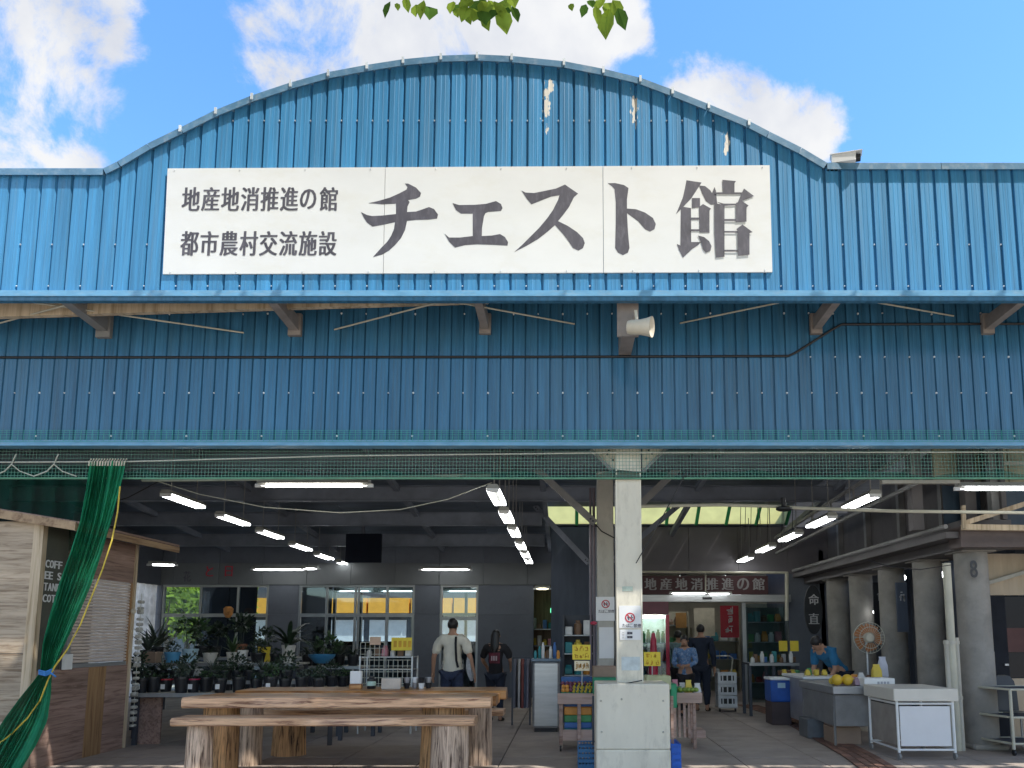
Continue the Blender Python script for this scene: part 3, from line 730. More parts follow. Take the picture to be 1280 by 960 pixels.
tag(q.build('curtain', CURT), 'white curtain in the bright window of the far left corner', 'curtain')
# back room seen through the windows
DKW = mk('darkened_back_room_wall', (0.02, 0.021, 0.025), rough=.9, spec=.05)  # near-black base puts the dim room's shade into the wall colour
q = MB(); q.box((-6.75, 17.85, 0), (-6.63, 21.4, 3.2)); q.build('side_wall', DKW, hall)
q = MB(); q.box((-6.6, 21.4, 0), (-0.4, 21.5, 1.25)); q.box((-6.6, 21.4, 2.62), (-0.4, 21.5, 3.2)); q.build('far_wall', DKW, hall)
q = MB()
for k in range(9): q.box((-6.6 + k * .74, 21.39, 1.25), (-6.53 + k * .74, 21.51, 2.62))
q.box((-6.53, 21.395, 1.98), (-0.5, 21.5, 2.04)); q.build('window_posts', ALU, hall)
# right hand part: shop front wall
YS = 16.0
SHOPW = mk('mauve_grey_wall', (0.13, 0.122, 0.132), rough=0.75, var=0.12, scale=1.2, vary=0.04)
xs0, xs1 = xw(800, YS), xw(987, YS)
zs1, zs2 = zw(720, YS), zw(744, YS)
for a, b in ((-0.36, 0.5), (0.5, xs0 - 0.02)):
    wallbox(a, b, 0, rz_(YS) - .03, YS, NAVY)
for j in range(4): wallbox(xs0 + (5.7 - xs0) * j / 4, xs0 + (5.7 - xs0) * (j + 1) / 4, zs1 + .05, rz_(YS) - .03, YS, SHOPW)
wallbox(xs1, 5.7, 0, zs1 + .045, YS, WALLD); wallbox(5.7, 7.2, 0, 4.0, YS, WALLD)
q = MB(); q.box((-0.36, 16.12, 0), (-0.26, 17.69, 3.5)); q.build('side_wall', WALLD, hall)
q = MB(); q.cbox((xs0 - .02, YS - .22, zw(753, YS)), (xs1, YS - .02, zw(744, YS)), 0.008); q.build('door_header', STEELP, hall)
q = MB(); q.tube([P(796, 715, YS - .3), P(985, 716, YS - .3)], .025, 8); q.tube([P(983.5, 716, YS - .3), P(983.5, 776, YS - .3)], .04, 8); q.tube([P(882, 716, YS - .3), P(882, 742, YS - .3)], .016, 6); q.build('pipe_frame', PIPE, hall, smooth=True)
for px in (826, 930):
    q = MB(); x = xw(px, YS); q.box((x - .04, YS - .06, 0.0), (x + .04, YS + .04, zw(753, YS) - .002)); q.build('door_post', ALU, hall)
for a, b in ((xs0 + .05, xw(826, YS) - .045), (xw(930, YS) + .045, xs1 - .03)):
    q = MB(); q.box((a, YS - .01, .04), (b, YS, zw(753, YS) - .03)); q.build('glass_door', PANE, hall)
# shop room
SHOPI = mk('cream_shop_wall', (0.42, 0.39, 0.30), rough=0.8, var=0.1)
q = MB(); q.box((-0.2, 20.3, 0), (6, 20.4, 3.2)); q.box((xs0 - 1.2, 16.15, 0), (xs0 - 1.1, 20.29, 3.2)); q.build('shop_wall', SHOPI, hall)
q = MB(); q.box((5.3, 16.0, 0), (5.4, 20.29, 3.2)); q.build('side_wall', SHOPW, hall)
# ------------------------------------------------------------------ arcade on the right
XC = 5.24
colr = None
CY_ = (9.85, 11.06, 12.3, 13.6, 14.8)
names = ('nearest', 'second nearest', 'middle', 'second farthest', 'farthest')
for y, nm in zip(CY_, names):
    c = thing('arcade_column', f'{nm} of the five grey concrete columns along the right side of the hall', 'column', (XC, y, 0), 'concrete columns of the right hand arcade')
    q = MB(); q.lathe((0, 0, 0), ((.205, 0), (.205, 1.2), (.2, 1.21), (.2, 2.47)), 20); q.build('shaft', CONC, c, local=True, smooth=True)
    q = MB(); q.cbox((-.225, -.225, 2.471), (.225, .225, 2.4945), .01); q.build('cap', CONC, c, local=True)
    q = MB(); q.cbox((-.225, -.225, 0), (.225, .225, .06), .02); q.build('base', CONC, c, local=True)
arc = thing('arcade_beam', 'long dark beam with a ledge running over the row of concrete columns', 'beam', (XC, 9.4, 2.5))
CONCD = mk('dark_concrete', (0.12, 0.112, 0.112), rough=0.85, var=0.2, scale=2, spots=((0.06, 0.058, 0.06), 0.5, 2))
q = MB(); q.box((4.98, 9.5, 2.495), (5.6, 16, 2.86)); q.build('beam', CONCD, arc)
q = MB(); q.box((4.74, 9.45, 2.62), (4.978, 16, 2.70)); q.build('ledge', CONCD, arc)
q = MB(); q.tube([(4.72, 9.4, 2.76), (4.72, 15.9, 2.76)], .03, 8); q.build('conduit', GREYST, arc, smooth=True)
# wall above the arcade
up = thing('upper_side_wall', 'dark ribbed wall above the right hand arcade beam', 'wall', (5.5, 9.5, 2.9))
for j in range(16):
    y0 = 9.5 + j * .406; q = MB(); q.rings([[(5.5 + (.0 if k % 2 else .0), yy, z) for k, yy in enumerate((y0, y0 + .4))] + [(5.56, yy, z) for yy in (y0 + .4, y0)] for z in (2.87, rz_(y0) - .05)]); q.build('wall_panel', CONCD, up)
for y in (9.6, 10.9, 12.3, 13.7, 15.1):
    q = MB(); q.box((5.40, y - .05, 2.862), (5.495, y + .05, rz_(y) - .06)); q.build('post', GREYST, up)
# light truss carrying the right hand lamp row
tr_ = thing('roof_truss', 'slender steel truss running back above the right hand lamp row', 'truss', (4.35, 9, 3.2))
q = MB(); q.bar((4.35, 9.2, 3.75), (4.35, 15.8, 3.45), .045); q.build('top_chord', GREYST, tr_)
q = MB(); q.bar((4.35, 9.2, 3.3), (4.35, 15.8, 3.12), .04); q.build('bottom_chord', GREYST, tr_)
for k in range(7):
    y = 9.4 + k * 1.0; q = MB(); q.bar((4.35, y, 3.29), (4.35, y, 3.72 - k * .045), .025); q.build('strut', GREYST, tr_)
# wall behind the columns, with dark doors
bw = thing('rear_side_wall', 'dark wall with doors behind the right hand columns', 'wall', (6.8, 9.5, 0))
for j in range(7):
    y0 = 9.7 + j * .9; q = MB(); q.box((6.8, y0 + .01, 0), (6.9, y0 + .89, 2.9)); q.build('wall_panel', WALLD if j % 2 else NAVY, bw)
# bay on the near right: tan cladding over a dark glazed door
YR = 10.35
bay = thing('side_bay', 'tan clad bay with a dark glazed door at the right edge of the hall', 'wall', (6.3, YR, 0))
xa, xb = xw(1237, YR), 8.2
q = MB(); n = 40
pts_ = [(xa + (xb - xa) * k / n, YR + (.012 if k % 4 in (0, 1) else 0)) for k in range(n + 1)]
q.add([(a, b, zw(744, YR)) for a, b in pts_] + [(a, b, 2.52) for a, b in pts_], [(i, i + 1, n + 2 + i, n + 1 + i) for i in range(n)]); q.build('cladding', TAN, bay)
q = MB(); q.box((xa, YR - .01, 0), (xb, YR + .03, zw(848, YR))); q.build('kick_panel', TAN, bay)
DKG = mk('dark_glazing', (0.012, 0.014, 0.018), rough=0.12, var=0.1, spec=.25)
q = MB(); q.box((xa - .02, YR + .0, zw(847, YR)), (xb, YR + .02, zw(746, YR))); q.build('glazing', DKG, bay)
q = MB(); q.box((xa - .28, YR - .04, 0), (xa + .22, YR - .012, zw(745, YR))); d_ = q.build('door', mk('dark_door', (0.02, 0.022, 0.028), rough=0.75, spec=.15), bay)
q = MB(); q.bar((xa + .14, YR - .07, 1.02), (xa + .19, YR - .07, 1.02), .025); q.build('handle', STEELP, d_)
q = MB(); q.bar((xa - .3, YR - .06, 0), (xa - .34, YR - .06, zw(738, YR)), .045); q.bar((xa - .34, YR - .06, zw(738, YR)), (xb, YR - .06, zw(690, YR) + .3), .05); q.build('door_frame', GREYPOST, bay)
q = MB(); q.box((xw(1258, YR), YR - .016, zw(815, YR)), (xw(1300, YR), YR - .004, zw(785, YR))); q.build('poster', mk('faded_red_poster', (0.09, 0.035, 0.03), rough=0.6), bay)
# beam, timber frame and blue sheet above the bay
YT = 9.40
q = MB(); q.box((4.9, YT, 2.5), (8.2, YT + .3, 2.76)); tag(q.build('lintel_beam', mk('brown_beam_paint', (0.10, 0.075, 0.068), rough=0.7, var=0.2)), 'brownish beam crossing above the near right bay', 'beam')
tf = thing('timber_frame', 'pale timber triangle resting on the beam at the right edge', 'timber frame', P(1205, 655, YT))
q = MB(); q.bar(P(1203, 659, YT - .05), P(1330, 661, YT - .05), .075, .07); q.build('bottom_rail', BATTEN, tf)
q = MB(); q.bar(P(1205, 654, YT - .05), P(1340, 611, YT - .05), .06, .06); q.build('rafter', BATTEN, tf)
q = MB(); q.bar(P(1205, 661, YT - .1), P(1204, 632, YT - .1), .04); q.build('post', BATTEN, tf)
q = MB(); n = 24
for k in range(n):
    a, b = 5.0 + k * .14, 5.0 + (k + 1) * .14
    q.quad((a, 10.0 + .02 * sin(k), 2.77), (b, 10.0 + .02 * sin(k + 1), 2.77), (b, 10.0 + .02 * sin(k + 1), zw(607, 10)), (a, 10.0 + .02 * sin(k), zw(607, 10)))
tag(q.build('tarpaulin', mk('blue_tarpaulin', (0.03, 0.055, 0.085), rough=0.5, var=0.3, scale=3)), 'dark blue sheet hung behind the timber triangle on the right', 'tarpaulin')
uc = thing('upper_cladding', 'faded tan sheet cladding high up behind the net on the right', 'cladding', (6, 9.9, 3.4))
for k in range(10):
    a = xw(1180, 9.95) + k * .25; q = MB(); q.rings([[(a, 9.95, z), (a + .12, 9.94, z), (a + .13, 9.96, z), (a + .245, 9.96, z), (a + .245, 9.99, z), (a, 9.99, z)] for z in (zw(604, 9.95), zw(540, 9.95))]); q.build('metal_panel', mk('faded_tan_sheet', (0.36, 0.32, 0.21), rough=0.6, var=0.2, scale=(8, 8, 1), vary=.1), uc)
for px in (1156, 1224):
    q = MB(); x = xw(px, 9.8); q.box((x - .07, 9.78, 2.77), (x + .07, 9.93, zw(540, 9.8))); q.build('post', CONCD, uc)
q = MB(); q.bar(P(1230, 579, 9.75), P(1330, 579, 9.75), .05); q.build('rail', GREYPOST, uc)

# ------------------------------------------------------------------ posts in the middle
def bolts(mb, c, dx, dz, r=.013, nrm=(0, -1, 0)):
    mb.ball(Vector(c) + Vector((dx, 0, dz)), r, 6, 4)
post = thing('front_post', 'cream steel post in the middle of the entrance, rising from the square white pedestal', 'post', P(787, 960, 7.95))
px0, px1 = xw(771.5, 7.9), xw(803, 7.9)
q = MB(); q.cbox((px0, 7.9, .88), (px1, 8.15, 3.9), .012); q.build('shaft', WHITEST, post)
q = MB(); q.box((px0 - .004, 7.895, .885), (px0 + .012, 7.899, 3.9)); q.box((px1 - .012, 7.895, .885), (px1 + .004, 7.899, 3.9)); q.build('flange_edges', WHITEST, post)
for s, tri in ((-1, ((771, 560), (740, 560), (771, 592))), (1, ((803, 560), (833, 560), (803, 590)))):
    q = MB(); q.prism([P(x_, y_, 8.0) for x_, y_ in tri], (0, .015, 0)); gp = q.build('gusset_plate', WHITEST, post)
    q = MB()
    for bx, by in (((761, 563), (759, 568), (766, 575)) if s < 0 else ((811, 563), (815, 567), (808, 573))): q.ball(P(bx, by, 7.995), .012, 6, 4)
    q.build('bolts', DARKST, gp, kind='stuff')
for a, b in (((738, 562), (768, 591)), ((835, 558), (803, 590))):
    q = MB(); q.bar(P(*a, 7.98), P(*b, 7.98), .03, .03); q.build('stay', GREYST, post)
q = MB()
for yy in (589.5, 597):
    z = zw(yy, 7.88); q.tube([(px0 - .01, 7.888, z), (px1 + .01, 7.888, z - .004), (px1 + .012, 8.16, z), (px0 - .01, 8.16, z), (px0 - .01, 7.888, z)], .007, 6)
q.build('wire_loop', BLACK, post)
ped = thing('pedestal', 'square cream steel box around the foot of the front post', 'pedestal', P(790, 960, 7.75))
bx0, bx1 = xw(745, 7.6), xw(836, 7.6); zt2 = zw(855, 7.6)
q = MB(); q.cbox((bx0, 7.6, .3), (bx1, 8.2, zt2), .012); q.build('upper_panel', WHITEST, ped)
q = MB(); q.cbox((bx0 - .002, 7.598, 0), (bx1 + .002, 8.202, .297), .012); q.build('lower_panel', WHITEST, ped)
q = MB()
for bx, by in ((751, 876), (829, 876), (777, 874), (752, 915), (829, 915)): q.ball(P(bx, by, 7.598), .011, 7, 4)
q.build('bolt_heads', GREYPOST, ped, kind='stuff')
q = MB(); c0 = P(778, 857, 7.75); q.tube([c0 + Vector((-.06, 0, .01)), c0 + Vector((.03, -.02, .02)), c0 + Vector((.1, -.03, .035)), c0 + Vector((.2, .02, .05))], .006, 6); tag(q.build('cord', BLACK), 'short black cord lying on top of the white pedestal', 'cord')
def brace(mb, a, b, Y, w_=.1):
    mb.bar(P(*a, Y), P(*b, Y), w_, w_ * .6, up=(0, 1, 0))
for nm, pxc, Y, braces in (('second', 757.5, 11.0, (((648, 566), (744, 654)), ((868, 566), (770, 660)))), ('third', 745, 14.4, (((668, 632), (736, 704)), ((848, 632), (762, 704))))):
    p2 = thing('hall_post', f'{nm} grey steel post standing in line behind the front post', 'post', P(pxc, 880, Y), 'steel posts along the middle of the hall')
    x = xw(pxc, Y); hw = .12
    q = MB(); q.cbox((x - hw, Y, 0), (x + hw, Y + .22, rz_(Y) - .42), .012); q.build('shaft', GREYPOST if Y < 12 else BEAMM, p2)
    for a, b in braces:
        q = MB(); brace(q, a, b, Y + .05); br = q.build('brace', GREYST if Y < 12 else BEAMM, p2)
        q = MB()
        for t in (.03, .06, .94, .97): q.ball(P(*a, Y).lerp(P(*b, Y), t) + Vector((0, -.01, 0)), .016, 6, 4)
        q.build('bolts', DARKST, br, kind='stuff')
q = MB(); x = xw(745.5, 11.2); q.tube([(x - .03, 11.2, 0), (x - .03, 11.2, 3.6)], .022, 7); q.tube([(x - .08, 11.2, 0), (x - .08, 11.2, 3.6)], .018, 7); tag(q.build('cable_conduit', mk('mauve_conduit', (0.16, 0.13, 0.15), rough=.5)), 'pair of mauve conduits climbing beside the grey post', 'conduit')

# no smoking notices on the two posts
def notice(x0, y0, x1, y1, Y, label, cx, cy_, r, lines):
    t = thing('notice', label, 'notice', P((x0 + x1) / 2, y1, Y))
    q = MB(); q.box(P(x0, y1, Y), P(x1, y0, Y) + Vector((0, .003, 0))); q.build('sheet', PAPER, t)
    c = P(cx, cy_, Y - .003); k = r * Y / F * 1.0
    def disc(mb, r0, r1, off):
        n = 24; rs = [(c + Vector((rr * cos(2 * pi * i / n), off, rr * sin(2 * pi * i / n)))) for rr in (r0, r1) for i in range(n)]
        mb.add(rs, [(i, (i + 1) % n, n + (i + 1) % n, n + i) for i in range(n)])
    q = MB(); disc(q, k * .76, k, 0); q.bar(c + Vector((-k * .6, -.0006, k * .6)), c + Vector((k * .6, -.0006, -k * .6)), k * .2, .0008, up=(0, 1, 0)); q.build('red_ring', REDP, t)
    q = MB(); q.box(c + Vector((-k * .55, -.0003, -k * .12)), c + Vector((k * .35, .0003, k * .12))); q.box(c + Vector((k * .42, -.0003, -k * .12)), c + Vector((k * .58, .0003, k * .12)))
    for off, z0, z1 in ((.3, .12, .5), (-.3, .12, .5), (-.3, -.5, -.12), (.3, -.5, -.12)): q.box(c + Vector((k * (off - .09), -.0003, k * z0)), c + Vector((k * (off + .09), .0003, k * z1)))
    q.build('cigarette_mark', INK, t)
    q = MB()
    for txt, lx, ly_, sz in lines:
        for i, ch in enumerate(txt):
            o_ = P(lx + i * sz * 1.06, ly_, Y - .003); put_glyph(q, ch, o_, EX, EZ, sz * .95 * Y / F, sz * Y / F, bold=(0, .04))
    q.build('lettering', INK, t, kind='stuff')
notice(774, 757, 801, 785, 7.893, 'white no smoking notice with red ring on the front post', 787.5, 772, 6.2, (('たばこ', 778, 784, 4.2), ('禁煙', 792, 784.5, 4.6)))
notice(775, 787, 801, 800, 7.893, 'small white text sheet below the notice on the front post', 779, 794, .01, (('＿ー', 784, 793, 3.2), ('ニ', 777.5, 793, 2.8), ('ニ', 777.5, 797.5, 2.8), ('ーー', 784, 798, 3.2)))
notice(745, 746, 768, 776, 10.985, 'white no smoking notice with dark ring on the grey second post', 757, 755, 5.2, (('たばこ', 748, 766, 3.8), ('禁煙', 760, 766, 3.8)))
q = MB(); q.box(P(749, 823, 10.985), P(767, 784, 10.985) + Vector((0, .004, 0))); tag(q.build('poster_sheet', PAPER), 'plain long white sheet low on the grey second post', 'sheet')

for (a, b, c, d), m_, lab in (((778, 739, 791, 733), mk('faded_green_tape', (.42, .50, .42), rough=.7, var=.2, scale=20), 'scrap of faded green tape'), ((777, 838, 800, 821), mk('faded_blue_paper', (.50, .56, .56), rough=.8, var=.15, scale=14), 'faded bluish paper remnant')):
    q = MB(); q.box(P(a, b, 7.897), P(c, d, 7.897) + Vector((0, .0015, 0))); q.build('tape', m_, post, label=lab)
q = MB(); q.tube([P(744, 655, 10.95), P(752, 664, 10.9), P(769, 673, 10.9)], .009, 6); tag(q.build('black_cable', BLACK, smooth=True), 'short black cable slung across the grey second post', 'cable')
q = MB(); q.tube([P(770, 600, 10.8), P(769.5, 700, 10.8), P(770.5, 790, 10.8), P(768, 832, 10.8)], .011, 6); tag(q.build('black_cable', BLACK, smooth=True), 'black cable dropping beside the front post', 'cable')
# ------------------------------------------------------------------ strip lights
def strip_light(c, along, L, label, group, tubes=2, mat=TUBE_E, hang=True, sz=1.0):
    t = thing('strip_light', label, 'light', c, group)
    a = Vector(along); sd = a.cross(EZ).normalized()
    q = MB(); q.rings([[p + sd * .05 * sz + EZ * .05 * sz, p - sd * .05 * sz + EZ * .05 * sz, p - sd * .08 * sz, p + sd * .08 * sz] for p in (a * -L / 2, a * L / 2)]); q.build('housing', mk('lamp_housing_paint', (.30, .30, .27), rough=.5), t, local=True)
    offs = (-.06, .06) if tubes == 2 else (0,)
    for o_ in offs:
        q = MB(); q.tube([a * (-L / 2 + .03) + sd * o_ * sz - EZ * .022 * sz, a * (L / 2 - .03) + sd * o_ * sz - EZ * .022 * sz], .016 * sz, 8); q.build('tube', mat, t, local=True, smooth=True)
    q = MB()
    for e in (-1, 1): q.box(a * (e * (L / 2 - .02)) + Vector((-.06, -.015, -.04)) * sz if abs(a.y) < .5 else a * (e * (L / 2 - .02)) + Vector((-.07, -.015, -.04)) * sz, a * (e * (L / 2 - .02)) + Vector((.06, .015, .0)) * sz if abs(a.y) < .5 else a * (e * (L / 2 - .02)) + Vector((.07, .015, .0)) * sz)
    q.build('lamp_holders', WHITE, t, local=True, kind='stuff')
    if hang:
        q = MB()
        for e in (-.35, .35):
            p = a * L * e + EZ * .05; q.tube([p, p + EZ * max(.05, rz_(c[1] + p.y) - .12 - c[2])], .008, 5)
        q.build('hangers', GREYST, t, local=True, kind='stuff')
    return t
ordn = ('nearest', 'second', 'third', 'fourth', 'fifth', 'sixth')
s_ = 1.5
for k, (x, y) in enumerate(((230, 625), (292, 649), (338, 667), (376, 683), (405, 695), (431, 704))):
    Y = (6.8 + k) * s_; strip_light(P(x, y, Y), (0, 1, 0), .98, f'{ordn[k]} strip light of the row running back on the left', 'strip lights in the left row')
for k, (x, y) in enumerate(((621, 620), (633.5, 645), (643, 664), (651, 681), (656.5, 692), (660.5, 700))):
    Y = (6.0 + k * 1.02) * s_; strip_light(P(x, y, Y), (0, 1, 0), .98, f'{ordn[k]} strip light of the row running back beside the middle posts', 'strip lights in the middle row')
for k, (x, y) in enumerate(((1075, 626), (1026, 651), (988, 670), (957, 685), (932, 698))):
    Y = (6.3 + k) * s_; strip_light(P(x, y, Y), (0, 1, 0), .98, f'{ordn[k]} strip light of the row running back on the right', 'strip lights in the right row')
strip_light(P(393, 605, 8.5), (1, 0, 0), 1.26, 'single tube strip light hung crosswise at the front left', 'crosswise strip lights at the front', 1, mk_emit('pale_fluorescent_glow', (1, .97, .88), 3.5), hang=False)
strip_light(P(1266, 609, 8.5), (1, 0, 0), 1.26, 'single tube strip light hung crosswise at the front right edge', 'crosswise strip lights at the front', 1, TUBE_E, hang=False)
strip_light(P(349, 711, 17.2), (1, 0, 0), 1.22, 'crosswise strip light on the rear wall left of the hanging screen', 'strip lights on the rear wall', 1, hang=False)
strip_light(P(388, 710, 17.2), (1, 0, 0), .36, 'short strip light on the rear wall beside a longer one', 'strip lights on the rear wall', 1, hang=False)
strip_light(P(557, 711, 17.2), (1, 0, 0), 1.15, 'crosswise strip light on the rear wall above the man in white', 'strip lights on the rear wall', 1, hang=False)
strip_light(P(203, 705, 15.5), (.95, .3, 0), .5, 'small strip light in the far left corner near the hut', 'strip lights on the rear wall', 1, hang=False)
strip_light(P(678, 735, 17.6), (1, 0, 0), .35, 'small warm light over the doorway left of the grey posts', 'small warm lights', 1, TUBE_W, hang=False)
strip_light(P(861, 741, YS - .32), (1, 0, 0), .78, 'strip light along the shop door header, left piece', 'strip lights over the shop door', 1, hang=False, sz=.6)
strip_light(P(899, 741.5, YS - .32), (1, 0, 0), .5, 'strip light along the shop door header, right piece', 'strip lights over the shop door', 1, hang=False, sz=.6)
for px, py, Y, lab in ((443, 738, 19.2, 'left'), (497, 738, 19.4, 'right'), (580, 738, 19.0, 'farthest right')):
    strip_light(P(px, py, Y), (1, 0, 0), .9, f'{lab} strip light glimpsed through the rear windows', 'strip lights in the back room', 1, TUBE_D, hang=False)
for px, Y in ((850, 18.2), (905, 18.2)):
    strip_light(P(px, 735, Y) + EZ * .25, (0, 1, 0), 1.2, f'unseen strip light added on the shop ceiling, {"left" if px < 880 else "right"} of the doorway', 'unseen strip lights added in the shop', 2, hang=False)  # out-of-sight lamps added to light the shop interior
for px, py, Y, s in ((1095, 765, 14.0, 'left'), (1130, 763, 14.5, 'middle'), (1177, 718, 12.8, 'upper'), (1196, 729, 12.8, 'right')):
    pass

# ------------------------------------------------------------------ timber coffee hut on the left
HX, HY0, HY1 = -5.62, 8.07, 9.86
hut = thing('coffee_hut', 'small plywood coffee hut with a closed roller shutter at the left edge', 'hut', (HX, HY0, 0))
q = MB(); q.box((-8.6, HY0, 1.22), (HX - .10, HY0 + .03, 2.62)); q.build('front_wall', PLYL, hut)
q = MB(); q.box((-8.6, HY0 + .001, 0.02), (HX - .10, HY0 + .029, 1.215)); q.build('front_wall', PLYL, hut)
q = MB(); q.box((HX - .098, HY0 - .012, 0), (HX + .006, HY0 + .06, 2.60)); q.build('corner_post', BATTEN, hut)
def hy(px): return (HX * F) / (px - CX)        # depth along the hut's right side at a pixel column
ya, yb = hy(84), hy(163)
q = MB(); q.box((HX - .03, HY0 + .061, 1.02), (HX, hy(82), 2.60)); q.build('dark_board', mk('dark_olive_board', (0.07, 0.072, 0.055), rough=.6, var=.2), hut)
zsb = P(90, 836, ya).z; zst = P(163, 729, yb).z
q = MB(); q.box((HX - .03, ya, zst + .003), (HX, HY1, 2.58)); q.build('side_wall', PLYR, hut)
q = MB(); q.box((HX - .03, HY0 + .061, 0.0), (HX + .004, hy(118), zsb - .003)); q.build('side_wall', PLYR, hut)
q = MB(); q.box((HX - .03, hy(118) + .003, 0.0), (HX + .003, hy(140) - .003, zsb - .003)); q.build('side_wall', PLYY, hut)
q = MB(); q.box((HX - .03, hy(140), 0.0), (HX + .004, HY1 - .05, zsb - .003)); q.build('side_wall', PLYR, hut)
q = MB(); q.box((HX - .03, yb + .002, zsb), (HX + .002, HY1 - .05, zst)); q.build('side_wall', PLYY, hut)
q = MB(); q.box((HX - .05, HY1 - .048, 0), (HX + .02, HY1, 2.60)); q.build('corner_post', BATTEN, hut)
SHUT = mk('shutter_slat_paint', (0.62, 0.53, 0.47), rough=.45, var=.08, scale=(3, 3, 20))
q = MB(); n = 26
for k in range(n):
    z0 = zsb + .05 + (zst - zsb - .05) * k / n; h_ = (zst - zsb - .05) / n
    q.rings([[(HX - .01, y, z0 + .002), (HX + .004, y, z0 + h_ * .3), (HX + .004, y, z0 + h_ * .7), (HX - .01, y, z0 + h_ - .002), (HX - .02, y, z0 + h_ * .5)] for y in (ya + .12, yb)])
sh = q.build('shutter', SHUT, hut)
q = MB(); q.box((HX - .02, ya + .12, zsb), (HX + .012, yb, zsb + .045)); q.build('bottom_bar', STEELP, sh)
q = MB(); q.box((HX - .02, ya + .04, zsb), (HX + .018, ya + .115, zst)); q.build('shutter_guide', STEELP, sh)
q = MB(); q.box((HX + .02, ya - .02, zsb - .01), (HX + .06, ya + .1, zsb + .16)); q.build('meter_box', WHITE, hut)
q = MB(); q.ball(P(164, 764, HY1 - .1) + Vector((.03, 0, 0)), .035, 8, 6); q.build('outdoor_socket', BEIGE, hut, smooth=True)
# roof: boards sloping down to the right
za, zb_ = P(0, 636, HY0 - .1).z, P(97, 653, HY0 - .1).z
sl = (zb_ - za) / (P(97, 0, HY0 - .1).x - P(0, 0, HY0 - .1).x); xe_ = P(97, 650, HY0 - .1).x
def hz(x): return zb_ + sl * (x - xe_)
q = MB(); q.rings([[(-8.8, y, hz(-8.8)), (xe_, y, hz(xe_)), (xe_, y, hz(xe_) - .09), (-8.8, y, hz(-8.8) - .09)] for y in (HY0 - .13, HY0 - .1)]); q.build('front_fascia_board', EAVE, hut)
q = MB(); q.rings([[(-8.8, y, hz(-8.8) + .01), (xe_ + .02, y, hz(xe_) + .01), (xe_ + .02, y, hz(xe_) - .015), (-8.8, y, hz(-8.8) - .015)] for y in (HY0 - .098, HY1 + .2)]); q.build('roof_sheet', PLYR, hut)
q = MB(); q.box((xe_ - .03, HY0 - .095, hz(xe_) - .09), (xe_, HY1 + .25, hz(xe_) - .017)); q.build('side_fascia_board', EAVE, hut)
q = MB()
for r_, row in enumerate(('COFF', 'EE S', 'TAND', 'COTI')):
    for c_, ch in enumerate(row):
        if ch == ' ': continue
        y0 = hy(54.2 + c_ * 5.4); z0 = P(57, 709.5, hy(57)).z - r_ * .124
        put_glyph(q, ch, Vector((HX + .003, y0, z0)), Vector((0, 1, 0)), EZ, (hy(60) - hy(55.6)) * (1 if ch != 'I' else .3), .082, bold=(-.09, 0, .09), boldy=(0, .03))
q.build('white_lettering', WHITE, hut)
ht_ = thing('tag_string', 'string of pale tags hanging on the far corner of the hut', 'tags', (HX + .06, HY1 + .06, .25))
q = MB(); q.tube([(HX + .06, HY1 + .06, .25), (HX + .06, HY1 + .06, 1.95)], .004, 5); q.build('string', ROPE, ht_)
for k in range(22):
    z0 = .25 + k * .075 + random.uniform(-.01, .01); q = MB()
    q.cbox((HX + .03, HY1 + .02, z0), (HX + .09, HY1 + .1, z0 + random.uniform(.03, .06)), .01)
    q.build('tag', mk('pale_tags', (.4, .4, .36), rough=.6, var=.4, scale=20), ht_)

# ------------------------------------------------------------------ green netting
net = thing('rolled_up_net', 'green mesh net gathered in a band under the blue wall across the whole entrance', 'net', (0, 7.87, 3))
def strands(mb, xs, zs, Y, w_=.0045):
    for x in xs: mb.quad((x - w_ / 2, Y, zs[0]), (x + w_ / 2, Y, zs[0]), (x + w_ / 2, Y + .002, zs[-1]), (x - w_ / 2, Y + .002, zs[-1]))
    for z in zs: mb.quad((xs[0], Y, z - w_ / 2), (xs[-1], Y, z - w_ / 2), (xs[-1], Y, z + w_ / 2), (xs[0], Y, z + w_ / 2))
xn0, xn1 = xw(-40, 7.87), xw(1400, 7.87)
n = 330; zlo, zhi = zw(599, 7.87), zw(551, 7.87)
q = MB(); strands(q, [xn0 + (xn1 - xn0) * k / n for k in range(n + 1)], [zlo + (zhi - zlo) * k / 11 for k in range(12)], 7.87, .0042); q.build('net_mesh', STRAND, net, kind='stuff')
q = MB()
for k in range(64):
    a, b = xn0 + (xn1 - xn0) * k / 64, xn0 + (xn1 - xn0) * (k + 1) / 64
    f0, f1 = (.07 + .03 * sin(k * .9) + .02 * sin(k * 2.3)), (.07 + .03 * sin((k + 1) * .9) + .02 * sin((k + 1) * 2.3))
    q.quad((a, 7.89, zlo), (b, 7.89, zlo), (b, 7.9, zlo + f1), (a, 7.9, zlo + f0))
q.build('gathered_hem', GREEN_NET2, net)
q = MB(); zs = [zw(y, YW - .03) for y in (552, 549, 546.5, 543.5, 540.5, 538)]
strands(q, [xn0 + (xn1 - xn0) * k / 200 for k in range(201)], zs, YW - .035, .0042); q.build('net_edge', mk('teal_strand', (0.04, 0.29, 0.26), rough=.7), net, kind='stuff')
q = MB(); q.tube([P(x, 598 - (.3 if x % 200 else 0), 7.86) for x in range(-40, 1401, 60)], .0085, 6); q.build('hem_rope', mk('green_rope', (.14, .34, .22), rough=.8), net, smooth=True)
rail = MB(); rail.tube([P(-40, 578, 7.82), P(160, 577, 7.82), P(420, 570, 7.82), P(760, 566, 7.82), P(1400, 565, 7.82)], .0075, 6)
tag(rail.build('net_wire', ROPE, smooth=True), 'taut pale wire along the top of the green net', 'wire')
pole = MB(); pole.tube([P(178, 600, 8.2), P(420, 597.5, 8.3), P(614, 594, 8.4)], .022, 8)
